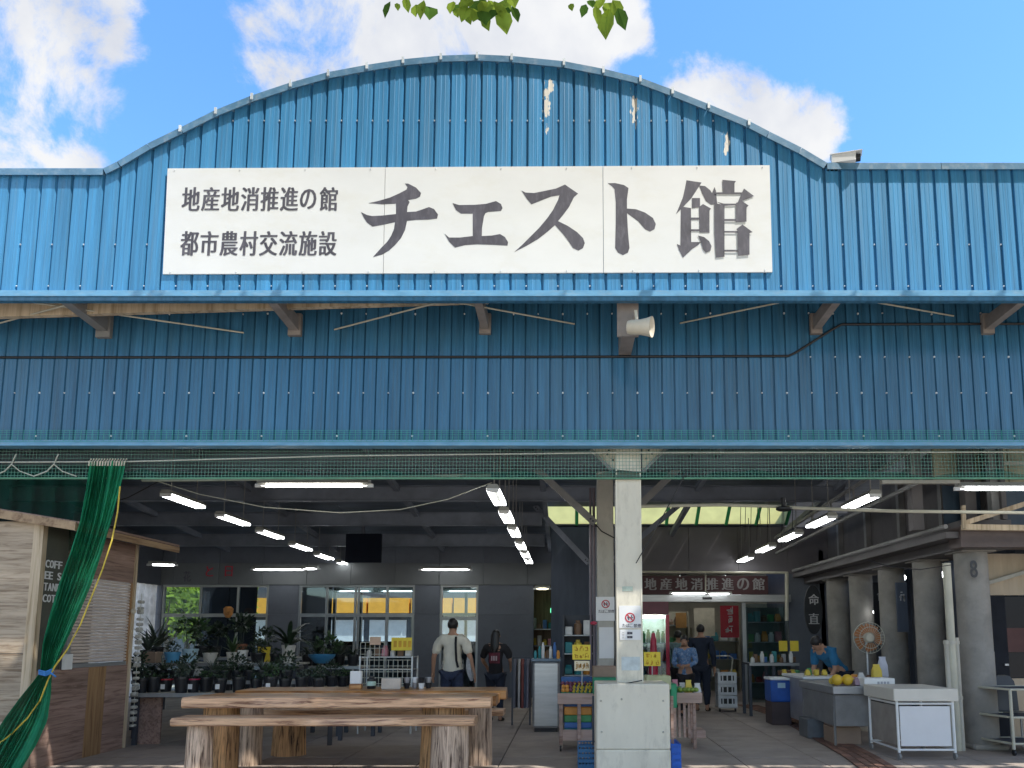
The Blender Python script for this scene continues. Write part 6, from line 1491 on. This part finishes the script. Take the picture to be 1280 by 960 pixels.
# fan
fn = thing('electric_fan', 'electric fan with orange blades in a wire guard behind the right counters', 'fan', (P(1085, 880, 11.6).x, 11.6, 0))
c = P(1085, 797, 11.6); q = MB()
for k in range(5):
    a = 2 * pi * k / 5; n = 5; up_, lo_ = [], []
    for i in range(n):
        t_ = .05 + .17 * i / (n - 1); w_ = .35 + .35 * sin(pi * i / (n - 1) * .9)
        up_.append((c.x + t_ * cos(a - w_), c.y - .02, c.z + t_ * sin(a - w_))); lo_.append((c.x + t_ * cos(a + w_ * .8), c.y + .03, c.z + t_ * sin(a + w_ * .8)))
    for i in range(n - 1): q.quad(up_[i], up_[i + 1], lo_[i + 1], lo_[i])
q.build('blades', mk('orange_fan_plastic', (.42, .17, .06), rough=.45), fn)
q = MB(); q.rings([[(c.x + r * cos(a), c.y + d, c.z + r * sin(a)) for a in [2 * pi * k / 16 for k in range(16)]] for r, d in ((.075, .02), (.08, -.05), (.06, -.09), (.02, -.1))]); q.build('hub', BEIGE, fn, smooth=True)
q = MB()
for k in range(28):
    a = 2 * pi * k / 28; q.bar((c.x + .06 * cos(a), c.y - .1, c.z + .06 * sin(a)), (c.x + .23 * cos(a), c.y - .07, c.z + .23 * sin(a)), .004)
for r, d in ((.235, -.04), (.16, -.09)): q.tube([(c.x + r * cos(2 * pi * k / 24), c.y + d, c.z + r * sin(2 * pi * k / 24)) for k in range(25)], .005, 5)
q.build('guard', ROPE, fn)
q = MB(); q.tube([(c.x, c.y + .06, .03), (c.x, c.y + .06, c.z - .07)], .022, 8); q.build('pole', STEELP, fn, smooth=True)
q = MB(); q.tube([(c.x, c.y + .03, c.z), (c.x, c.y + .2, c.z)], .07, 10); q.build('motor', BEIGE, fn, smooth=True)
q = MB(); q.lathe((c.x, c.y + .06, 0), ((.2, 0), (.2, .02), (.06, .05)), 16); q.build('foot', BEIGE, fn, smooth=True)

for k, (px, gi, sh_) in enumerate(((1008, 6, 'bag'), (1013, 4, 'bag'), (1019, 6, 'box'), (1024, 5, 'bag'), (1029, 6, 'bag'))):
    packet((xw(px - 2, 11.75), 11.75 + .12 * (k % 2), zw(845, 11.5) - .008), .07, .09, .09 + .02 * (k % 2), gi, f'{gn[gi]} packet, {ORD[k]} from the left along the top of the white edged case', 'packets on the white edged case', sh_)
for k in range(5):
    packet((xw(1062 + k * 5, 10.7), 10.7 + .1 * (k % 2), zc2 + .002), .08, .08, .07 + .03 * (k % 3), (7, 1, 3, 7, 5)[k], f'{gn[(7, 1, 3, 7, 5)[k]]} pack, {ORD[k]} from the left at the back of the grey counter', 'packs at the back of the grey counter', ('bag', 'box')[k % 2])
for k, (px, Y_, col_) in enumerate(((1099, 12.9, POTBLK), (1128, 11.7, NAVY))):
    q = MB(); q.box(P(px - 5, 790, Y_), P(px + 5, 728, Y_) + Vector((0, .03, 0))); t = thing('hanging_board', f'narrow dark board hanging between the concrete columns, {("left", "right")[k]} one', 'board', P(px, 790, Y_)); q.build('board', col_, t)
    q = MB(); scribble(q, P(px - 3.5, 752, Y_ - .003), .08, .16, Y_, random.Random(k), 7); q.build('lettering', mk('dim_white', (.4, .4, .4), rough=.6), t, kind='stuff')
for k, (x_, y_, w_, h_, m_) in enumerate(((3.45, 10.1, .36, .22, BOXB), (3.3, 10.7, .4, .26, mk('grey_bin_plastic', (.12, .13, .14), rough=.5)), (3.46, 10.12, .3, .16, CRATEW))):
    q = MB(); z_ = .002 if k < 2 else .224; q.cbox((x_, y_, z_), (x_ + w_, y_ + .4, z_ + h_), .01); tag(q.build('storage_box', m_), ('brown carton on the floor under the grey counter', 'grey bin on the floor under the far part of the grey counter', 'pinkish wooden box on top of the carton under the counter')[k], 'box', 'boxes under the grey counter')
# drain pipes in front of the nearest column
pp = thing('drain_pipes', 'group of pale vertical pipes left of the nearest concrete column', 'pipes', (xw(1197, 9.6), 9.6, 0))
for px, r, zt_p, zb_p in ((1190, .05, 704, 925), (1184, .032, 800, 905), (1196.5, .03, 797, 922)):
    q = MB(); x = P(px, 820, 9.6).x; q.tube([(x, 9.6, 0.0), (x, 9.6, zw(zt_p, 9.6))], r, 10); q.build('pipe', PIPE if r > .04 else GREYPOST, pp, smooth=True)
    q = MB()
    for z in (.62, 1.3): q.tube([(x, 9.6, z), (x, 9.6, z + .04)], r + .008, 10)
    q.build('collars', GREYPOST, pp, kind='stuff')
# column number mark
q = MB(); put_glyph(q, '8', P(1213, 722, 9.62), EX, EZ, .09, .22, bold=(0, .1)); tag(q.build('painted_mark', POTBLK), 'dark painted number mark high on the nearest column', 'mark')
# shelf trolley and stool at the right edge
rt = thing('pipe_trolley', 'pipe framed shelf trolley at the right edge', 'trolley', (xw(1268, 9.2), 9.2, 0))
X0, X1 = xw(1258, 9.2), xw(1320, 9.2)
for xx, yy in ((X0, 9.2), (X1, 9.2), (X0 - .14, 9.75), (X1, 9.75)):
    q = MB(); q.tube([(xx, yy, .07), (xx, yy, zw(862, 9.2))], .018, 7); q.build('upright', PIPE, rt, smooth=True)
    q = MB(); caster(q, (xx, yy, 0)); q.build('caster', BLACK, rt)
for z in (zw(862, 9.2), zw(897, 9.2), zw(930, 9.2)):
    q = MB(); q.tube([(X0, 9.2, z), (X1, 9.2, z), (X1, 9.75, z), (X0 - .14, 9.75, z), (X0, 9.2, z)], .014, 7); q.build('rail', PIPE, rt, smooth=True)
    if z < .8: q = MB(); q.prism([(X0, 9.21, z - .005), (X1, 9.21, z - .005), (X1, 9.74, z - .005), (X0 - .13, 9.74, z - .005)], (0, 0, .01)); q.build('shelf', DARKST, rt)
ch2 = thing('arched_stool', 'dark chair with an arched back beside the pipe trolley', 'chair', (xw(1258, 9.95), 9.95, 0))
c = P(1258, 870, 9.95); q = MB(); q.rings([[(c.x + s * w_, 9.95 + d, z) for s in (-1, 1)] + [(c.x + s * w_, 9.97 + d, z) for s in (1, -1)] for z, w_, d in ((.45, .15, 0), (.7, .155, .03), (.82, .14, .05), (.88, .1, .06), (.9, .04, .06))]); q.build('backrest', POTBLK, ch2, smooth=True)
q = MB(); q.cbox((c.x - .18, 9.6, .41), (c.x + .18, 9.95, .45), .015); q.build('seat', POTBLK, ch2)
for xx in (-.15, .15):
    for yy in (9.63, 9.92): q = MB(); q.tube([(c.x + xx, yy, 0), (c.x + xx, yy, .41)], .014, 7); q.build('leg', STEELP, ch2)
# small bright lamps between the columns
for px, py, lab in ((1095, 765, 'left'), (1129, 722, 'middle'), (1178, 718, 'right')):
    c = P(px, py, 13.2); t = thing('wall_lamp', f'{lab} of three small bright lamps glimpsed between the concrete columns', 'lamp', c, 'small lamps between the columns')
    q = MB(); q.ball(c, .05, 10, 6); q.build('bulb', TUBE_E, t, smooth=True)
    q = MB(); q.tube([c + Vector((0, .02, .045)), c + Vector((0, .02, .12))], .03, 8); q.build('socket', BLACK, t)
# hanging screen
sn = thing('hanging_screen', 'dark flat screen hanging from the roof over the left hall', 'screen', P(454, 703, 15.0))
q = MB(); q.cbox(P(431, 703, 15.0), P(477, 667, 15.0) + Vector((0, .08, 0)), .01); q.build('panel', mk('screen_black', (.005, .007, .014), rough=.6, spec=.08), sn)
q = MB(); q.bar(P(454, 668, 15.05), P(454, 640, 15.05), .05); q.build('hanger', DARKST, sn)
# lettering over the far left window
for ch, px, m_ in (('花', 229, INK), ('と', 257, REDP), ('日', 281, REDP)):
    q = MB(); put_glyph(q, ch, P(px, 720.5 if ch != '花' else 727, YB - .036), EX, EZ, .17, .24, bold=(-.02, .03)); tag(q.build('wall_letter', m_), {'花': 'dark', 'と': 'first red', '日': 'second red'}[ch] + ' character on the frieze over the far left window', 'lettering', 'lettering over the left window')
q = MB(); q.lathe(P(285, 772, 17.2), ((.05, 0), (.1, .08), (.11, .2), (.06, .25)), 10); tag(q.build('orange_lantern', mk('orange_ornament', (.5, .22, .06), rough=.6, var=.5, scale=12), smooth=True), 'orange patterned ornament hanging at the dark left window', 'ornament')

# ------------------------------------------------------------------ people
def skin(name, J, E_, mat, parent, rootv, sub=2, label=None):
    keys = list(J); idx = {k: i for i, k in enumerate(keys)}
    me = bpy.data.meshes.new(name); me.from_pydata([J[k][0] for k in keys], [(idx[a], idx[b]) for a, b in E_], [])
    ob = bpy.data.objects.new(name, me); COL.objects.link(ob)
    ob.modifiers.new('skin', 'SKIN'); sv = me.skin_vertices[0].data
    for k in keys:
        r = J[k][1]; sv[idx[k]].radius = r if isinstance(r, tuple) else (r, r); sv[idx[k]].use_root = (k == rootv)
    s_m = ob.modifiers.new('sub', 'SUBSURF'); s_m.levels = sub; s_m.render_levels = sub
    dg = bpy.context.evaluated_depsgraph_get(); dg.update()
    new = bpy.data.meshes.new_from_object(ob.evaluated_get(dg)); ob.modifiers.clear(); ob.data = new; bpy.data.meshes.remove(me)
    new.materials.clear(); new.materials.append(mat)
    new.polygons.foreach_set('use_smooth', [True] * len(new.polygons)); new.update()
    ob.parent = parent
    if label: ob['label'] = label
    return ob
import mathutils.noise as mnoise
SKINM = mk('skin', (.42, .24, .16), rough=.55, var=.08, spec=.3)
HAIRM = mk('black_hair', (.012, .010, .010), rough=.45, var=.3, scale=(60, 60, 6))
def person(label, c, H, rz, lean=0.0, arms=None, shirt=None, pants=None, hair='short', sleeve=.55, shoes=BLACK, face=False, legs=None, turn=0.0, group=None, loose=.013):
    """local frame: faces -Y. arms: per side (elbow, wrist) as offsets from the shoulder in units of H; legs: knee/ankle forward offsets"""
    t = thing('person', label, 'person', c, group, rz)
    R = Matrix.Rotation(lean, 3, 'X') if lean else Matrix.Identity(3); pv = Vector((0, 0, .53))
    def U(p): return (R @ (Vector(p) - pv) + pv) * H          # upper body, leans forward
    def Lw(p): return Vector(p) * H
    T = Matrix.Rotation(turn, 3, 'Z')
    def Hd(p):
        b = Vector((0, .0, .845)); return U(T @ (Vector(p) - b) + b)
    J = {}; E_ = []
    def jt(k, p, r): J[k] = (tuple(p), tuple(x * H for x in r) if isinstance(r, tuple) else r * H)
    jt('pelvis', U((0, 0, .52)), (.082, .06)); jt('waist', U((0, -.003, .62)), (.07, .052)); jt('chest', U((0, .003, .735)), (.086, .06)); jt('collar', U((0, .006, .805)), (.058, .042)); jt('neck', U((0, .004, .852)), .030)
    jt('jaw', Hd((0, -.012, .885)), (.036, .042)); jt('mid', Hd((0, -.004, .925)), (.042, .050)); jt('crown', Hd((0, .002, .965)), (.037, .044))
    E_ += [('pelvis', 'waist'), ('waist', 'chest'), ('chest', 'collar'), ('collar', 'neck'), ('neck', 'jaw'), ('jaw', 'mid'), ('mid', 'crown')]
    arms = arms or {}
    for s, nm in ((1, 'l'), (-1, 'r')):
        sh = Vector((s * .108, .006, .80)); el, wr = arms.get(nm, ((s * .03, .01, -.17), (s * .035, -.03, -.315)))
        jt(nm + 'sh', U(sh), .034); jt(nm + 'el', U(sh + Vector(el)), .025); jt(nm + 'wr', U(sh + Vector(wr)), .0165)
        d = (Vector(wr) - Vector(el)).normalized(); pal = sh + Vector(wr) + d * .045; jt(nm + 'pa', U(pal), (.021, .013))
        E_ += [('collar', nm + 'sh'), (nm + 'sh', nm + 'el'), (nm + 'el', nm + 'wr'), (nm + 'wr', nm + 'pa')]
        side = d.cross(Vector((s, 0, 0))).normalized(); curl = Vector((-s * .3, 0, 0))
        for f, (o_, ln) in enumerate(((-.019, .036), (-.0065, .043), (.0065, .041), (.019, .032))):
            a = pal + side * o_ + d * .022; b = a + (d + curl * .4).normalized() * ln * .55; e = b + (d + curl * 1.6).normalized() * ln * .5
            jt(f'{nm}f{f}a', U(a), .0062); jt(f'{nm}f{f}b', U(b), .0055); jt(f'{nm}f{f}c', U(e), .0046)
            E_ += [(nm + 'pa', f'{nm}f{f}a'), (f'{nm}f{f}a', f'{nm}f{f}b'), (f'{nm}f{f}b', f'{nm}f{f}c')]
        th = pal - d * .02 - side * .022; jt(nm + 't1', U(th), .0075); jt(nm + 't2', U(th + (d * .8 - side * .6) * .035), .006); E_ += [(nm + 'wr', nm + 't1'), (nm + 't1', nm + 't2')]
        hx = s * .052; kf, af = (legs or {}).get(nm, (0, 0))
        jt(nm + 'hip', Lw((hx, 0, .475)), .058); jt(nm + 'kn', Lw((hx * 1.05, -kf, .275)), .037); jt(nm + 'an', Lw((hx * 1.1, -af + .008, .045)), .022); jt(nm + 'he', Lw((hx * 1.1, -af + .02, .02)), .02); jt(nm + 'to', Lw((hx * 1.25, -af - .085, .014)), (.022, .013))
        E_ += [('pelvis', nm + 'hip'), (nm + 'hip', nm + 'kn'), (nm + 'kn', nm + 'an'), (nm + 'an', nm + 'he'), (nm + 'he', nm + 'to')]
    skin('body', J, E_, SKINM, t, 'pelvis')
    def part(names, grow, edges, mat, name, rootv, extra=None):
        K = {}
        for n in names:
            r = J[n][1]; K[n] = (J[n][0], tuple(x + grow * H for x in r) if isinstance(r, tuple) else r + grow * H)
        if extra:
            for k, v in extra.items(): K[k] = v
        ob_ = skin(name, K, edges, mat, t, rootv, 3)
        for v in ob_.data.vertices:                       # creases in the cloth
            c_ = v.co; a_ = mnoise.noise(Vector((c_.x * 16, c_.y * 16, c_.z * 9 + H * 31))); b_ = mnoise.noise(Vector((c_.x * 34 + 5, c_.y * 34, c_.z * 22)))
            v.co = c_ + v.normal * (.013 * a_ + .006 * b_)
        return ob_
    ex = {}; ed = [('pelvis', 'waist'), ('waist', 'chest'), ('chest', 'collar'), ('collar', 'nk')]; ex['nk'] = (tuple(U((0, .006, .828))), (.046 * H, .036 * H))
    hem = Vector(J['pelvis'][0]) * 1.0; ex['hem'] = (tuple(Vector(U((0, 0, .475)))), (.094 * H, .07 * H)); ed.append(('hem', 'pelvis'))
    for nm in 'lr':
        a, b = Vector(J[nm + 'sh'][0]), Vector(J[nm + 'el'][0]); w_ = Vector(J[nm + 'wr'][0])
        ed.append(('collar', nm + 'sh'))
        if sleeve <= 1: ex[nm + 'cuff'] = (tuple(a.lerp(b, max(.5, sleeve * 1.5))), .041 * H); ed.append((nm + 'sh', nm + 'cuff'))
        else: ex[nm + 'e2'] = (tuple(b), .034 * H); ex[nm + 'cuff'] = (tuple(b.lerp(w_, .92)), .026 * H); ed += [(nm + 'sh', nm + 'e2'), (nm + 'e2', nm + 'cuff')]
    part(['pelvis', 'waist', 'chest', 'collar', 'lsh', 'rsh'], loose, ed, shirt, 'shirt', 'waist', ex)
    ed = [('pelvis', 'lhip'), ('pelvis', 'rhip')]; ex = {}
    for nm in 'lr':
        ex[nm + 'cf'] = (tuple(Vector(J[nm + 'kn'][0]).lerp(Vector(J[nm + 'an'][0]), .93)), .038 * H); ed += [(nm + 'hip', nm + 'kn'), (nm + 'kn', nm + 'cf')]
    part(['pelvis', 'lhip', 'rhip', 'lkn', 'rkn'], .009, ed, pants, 'trousers', 'pelvis', ex)
    for nm in 'lr': part([nm + 'he', nm + 'to'], .009, [(nm + 'he', nm + 'to')], shoes, 'shoe', nm + 'he')
    hk = {'a': (tuple(Hd((0, .012, .945))), (.046 * H, .050 * H)), 'b': (tuple(Hd((0, .006, .975))), (.043 * H, .048 * H)), 'c': (tuple(Hd((0, .026, .905))), (.036 * H, .03 * H))}; he = [('a', 'b'), ('a', 'c')]
    if hair == 'long': hk['d'] = (tuple(Hd((0, .036, .85))), (.046 * H, .028 * H)); hk['e'] = (tuple(Hd((0, .045, .79))), (.042 * H, .022 * H)); he += [('c', 'd'), ('d', 'e')]
    if hair == 'bun': hk['d'] = (tuple(Hd((0, .055, .955))), .026 * H); he += [('a', 'd')]
    q = MB(); c_h = Vector(Hd((0, .012, .94)))
    rr_ = random.Random(int(H * 1000)); n_, m_ = 18, 12; rs = []
    for i in range(m_):
        th = pi * (.03 + .72 * i / (m_ - 1)); row = []
        for k in range(n_):
            a = 2 * pi * k / n_; front = max(0.0, -sin(a)); th2 = th * (1 - .42 * front); r_ = (.052 + .0025 * rr_.random()) * H
            row.append(Hd(Vector((0, .010, .932)) + Vector((.9 * sin(th2) * cos(a), 1.08 * sin(th2) * sin(a), 1.05 * cos(th2))) * (r_ / H)))
        rs.append(row)
    q.rings(rs, True)
    if hair == 'bun': q.ball(Hd((0, .062, .955)), .026 * H, 10, 7)
    if hair == 'long':
        q.rings([[Hd((w_ * cos(2 * pi * k / 12) * (1 + .06 * sin(5 * k)), .038 + d_ + .026 * sin(2 * pi * k / 12), z_)) for k in range(12)] for z_, w_, d_ in ((.955, .038, 0), (.92, .05, .006), (.86, .05, .012), (.80, .05, .016), (.755, .038, .018), (.735, .012, .018))])
    q.build('hair', HAIRM, t, local=True, smooth=True)
    q = MB()
    for s in (1, -1): q.ball(Hd((s * .0455, .006, .915)), .011 * H, 7, 5, (.45, .7, 1.2))
    q.build('ears', SKINM, t, local=True, smooth=True, kind='stuff')
    q = MB()
    for s in (1, -1): q.ball(Hd((s * .018, -.052, .925)), .0055 * H, 7, 5, (1.2, .6, .7))
    q.ball(Hd((0, -.0535, .888)), .008 * H, 7, 5, (1.5, .4, .4)); q.build('eyes_and_mouth', HAIRM if not face else mk('dark_lip', (.10, .04, .035), rough=.6), t, local=True, smooth=True, kind='stuff')
    q = MB(); q.ball(Hd((0, -.058, .907)), .009 * H, 8, 6, (.8, 1.1, 1.5)); q.build('nose', SKINM, t, local=True, smooth=True)
    return t, U
SHIRTW = mk('cream_shirt_cloth', (.66, .63, .53), rough=.85, var=.1, scale=(9, 9, 3), bump=.9, bscale=1.2)
JEANS = mk('navy_denim', (.025, .035, .07), rough=.85, var=.3, scale=20)
NAVYC = mk('navy_cloth', (.016, .024, .045), rough=.85, var=.25)
BLACKC = mk('black_cloth', (.014, .014, .018), rough=.85, var=.25)
FLORAL = mk('blue_floral_cloth', (.10, .20, .38), rough=.85, var=.3, scale=18, detail=3, spots=((.55, .6, .68), .9, 1.3))
TEALC = mk('teal_blue_cloth', (.02, .14, .28), rough=.85, var=.25)
Yp = 12.0
pw, U = person('person in a cream short sleeved shirt with black shoulder strap, back turned', (xw(566, Yp), Yp, 0), 1.70, radians(180 - 6), arms={'l': ((.06, .02, -.16), (.075, -.02, -.30)), 'r': ((-.06, .015, -.16), (-.085, -.03, -.30))}, shirt=SHIRTW, pants=JEANS, sleeve=.62, loose=.021)
q = MB(); H = 1.70; pts_ = [Vector(p) * H for p in ((-.045, .06, .818), (-.05, .089, .76), (-.055, .094, .68), (-.06, .09, .60), (-.075, .084, .54))]
for a, b in zip(pts_, pts_[1:]): q.bar(a, b, .035, .01, up=(0, 1, 0))
q.build('shoulder_strap', BLACKC, pw, local=True)
q = MB(); q.rings([[(-.155 * H + .03 * s * w_ + x_, .02 + .05 * t_ * w_ + y_, z * H) for s, t_ in ((-1, -1), (1, -1), (1, 1), (-1, 1))] for z, w_, x_, y_ in ((.42, .6, -.06, .03), (.47, 1.1, -.04, .02), (.53, 1.2, -.01, 0), (.60, .9, .0, 0), (.64, .5, .0, 0))]); q.build('carried_jacket', mk('grey_white_cloth', (.3, .3, .31), rough=.85, var=.5, scale=10), pw, local=True, smooth=True)
Yp = 12.9
pb_, U = person('person with long dark hair in a black top with red back print', (xw(620, Yp), Yp, 0), 1.53, radians(172), arms={'l': ((.05, -.04, -.15), (.03, -.15, -.22)), 'r': ((-.05, -.04, -.15), (-.03, -.15, -.22))}, shirt=BLACKC, pants=NAVYC, hair='long', sleeve=.6)
q = MB(); H = 1.53
vs = []; n = 7
for j in range(5):
    for i in range(n):
        u = (i / (n - 1) - .5); z = .62 + .115 * j / 4; vs.append(Vector((u * .12, .0775 - .06 * u * u * 4 * .25 + .004 * (j > 1), z)) * H)
q.add(vs, [(j * n + i, j * n + i + 1, (j + 1) * n + i + 1, (j + 1) * n + i) for j in range(4) for i in range(n - 1)])
q.build('back_print', mk('crimson_print', (.12, .015, .03), rough=.7, var=.6, scale=18), pb_, local=True)
q = MB()
for i in range(4): q.box((-.05 + i * .028, .0795 * H + .004, .65 * H), (-.036 + i * .028, .0795 * H + .008, .70 * H))
q.build('print_letters', mk('pinkish_white', (.55, .45, .46), rough=.7), pb_, local=True, kind='stuff')
Yp = 13.6
person('person in a blue floral top facing the hall at the shop doorway', (xw(856, Yp), Yp, 0), 1.44, radians(-18), lean=.12, arms={'l': ((.03, -.05, -.15), (-.05, -.14, -.16)), 'r': ((-.03, -.05, -.15), (.05, -.14, -.17))}, shirt=FLORAL, pants=BLACKC, sleeve=1.2, hair='bun', face=True, turn=.1)
Yp = 14.6
person('tall person in plain dark navy clothes standing with the back turned at the shop doorway', (xw(876, Yp), Yp, 0), 1.65, radians(165), shirt=NAVYC, pants=NAVYC, sleeve=1.2)
Yp = 15.2
person('dark haired person in a pale patterned top half hidden behind the one in blue', (xw(848, Yp), Yp, 0), 1.53, radians(150), shirt=mk('pale_teal_cloth', (.18, .28, .3), rough=.85, var=.4, scale=20), pants=BLACKC, sleeve=1.2)
Yp = 12.0
person('person in a teal blue shirt bending over the counter below the fan', (xw(1056, Yp), Yp + .3, 0), 1.64, radians(-62), lean=.85, arms={'l': ((.02, -.12, -.12), (.0, -.26, -.13)), 'r': ((-.02, -.13, -.11), (.0, -.27, -.12))}, shirt=TEALC, pants=NAVYC, sleeve=.6, turn=-.3)

# ------------------------------------------------------------------ the tree over the forecourt
tt = thing('shade_tree', 'broadleaf tree beside the camera whose leafy twigs hang into the top of the view', 'tree', (6.0, 1.2, 0))
q = MB(); q.tube([(6, 1.2, -.05), (6.05, 1.3, 2), (5.8, 1.8, 4.2), (5.0, 2.8, 6.2)], .24, 12, r2=.13)
for tip in ((2.2, 5.0, 8.4), (8.6, 4.6, 8.6), (4.6, 5.4, 9.0), (.2, 4.9, 7.8), (6.5, 5.2, 8.6), (-2.0, 4.6, 7.6)):
    m_ = (5.0 + (tip[0] - 5) * .4, 2.8 + (tip[1] - 2.8) * .45, 6.2 + (tip[2] - 6.2) * .6); q.tube([(5.0, 2.8, 6.2), m_, tip], .09, 8, r2=.025)
q.build('trunk', mk('bark', (.09, .07, .055), rough=.9, var=.3, bump=.5), tt, smooth=True)
rnd = random.Random(77); q = MB()
def leaf(mb, p, d, up, l, w_):
    d = d.normalized(); s_d = d.cross(up).normalized(); nrm = s_d.cross(d); fold = .18 * w_
    a = [p, p + d * l * .3 + s_d * w_ * .42 + nrm * fold, p + d * l * .62 + s_d * w_ * .44 + nrm * fold, p + d * l]
    b = [p + d * l * .62 - s_d * w_ * .44 + nrm * fold, p + d * l * .3 - s_d * w_ * .42 + nrm * fold]
    m1, m2 = p + d * l * .3, p + d * l * .62
    mb.add([a[0], a[1], a[2], a[3], b[0], b[1], m1, m2], [(0, 6, 1), (6, 7, 2, 1), (7, 3, 2), (0, 5, 6), (5, 4, 7, 6), (4, 3, 7)])
# crown, kept above the line of sight
cnt = 0
while cnt < 17000:
    x = rnd.uniform(-4.6, 10.5); y = rnd.uniform(3.2, 6.0); z = rnd.uniform(6.2, 9.4)
    if z < EYE + .885 * y + .5 + .3 * rnd.random(): continue
    if z > 4.18 + 3.0 * (YF - y): continue           # leaves stay below the sun path to the sign
    if abs(z - 6.0 - 3.0 * (5.0 - y)) < .75 and -1.3 < x - 1.35 * (5.0 - y) < .7: continue  # gap shaped into the crown so sun reaches the hanging twigs
    n_ = sin(x * 1.7 + y) + sin(y * 2.1 + z * 1.3) + sin(z * 2.3 - x)
    if n_ < -1.9: continue
    d = Vector((rnd.uniform(-1, 1), rnd.uniform(-1, 1), rnd.uniform(-1, .15))); leaf(q, Vector((x, y, z)), d, Vector((rnd.uniform(-.5, .5), rnd.uniform(-.5, .5), 1)), rnd.uniform(.16, .26), rnd.uniform(.11, .17)); cnt += 1
q.build('crown', LEAFD, tt, kind='stuff')
# twigs that show at the top edge of the picture
lk = 0
for tw, leaves in ((((470, -40), (500, -14), (560, -16)), ((486, 2, 18, -.5), (497, 2, 11, .2), (520, 6, 18, .1), (537, 13, 32, .15), (507, -4, 16, .3), (529, 1, 20, -.3))),
                   (((560, -45), (610, -8), (650, -20)), ((575, 6, 20, -.6), (583, 10, 24, -.3), (593, 14, 26, .0), (603, 16, 26, .3), (612, 14, 26, -.2), (628, 18, 32, .25), (642, 8, 18, .5), (588, 2, 24, -.8), (620, 4, 26, .7), (602, 0, 24, .1), (632, 2, 28, -.1), (610, 6, 28, -.5), (596, 6, 24, .5), (580, -2, 22, .2), (640, -2, 24, .3), (622, 14, 24, -.6), (566, 2, 18, -.2), (606, 18, 20, .4), (598, 2, 22, -.7), (615, 2, 20, .1), (586, 16, 16, .3), (634, 10, 20, -.4), (571, 9, 14, .3))),
                   (((700, -40), (740, -10), (790, -22)), ((714, 3, 12, .2), (731, 5, 16, -.4), (745, 8, 20, .1), (760, 16, 34, -.1), (774, 12, 24, .5), (768, 2, 24, .6), (752, 0, 22, -.5), (738, 0, 16, .3), (764, 6, 26, -.4)))):
    b = MB(); b.tube([P(x_, y_, 5.0) for x_, y_ in tw], .008, 6); tg = b.build('twig', MATS['bark'], tt, smooth=True)
    for px, py, lpx, tl in leaves:
        b = MB(); Yl = 5.0 + rnd.uniform(-.15, .15); p = P(px - tl * 4, py - lpx * .3 + 5, Yl); leaf(b, p, Vector((tl * .8, rnd.uniform(-.5, .3), -1)), Vector((rnd.uniform(-.5, .5), -1, .2)), lpx * Yl / F * 1.3, lpx * Yl / F * .8)
        b.build('leaf', LEAFT if lk % 3 else LEAFD, tg, smooth=True); lk += 1
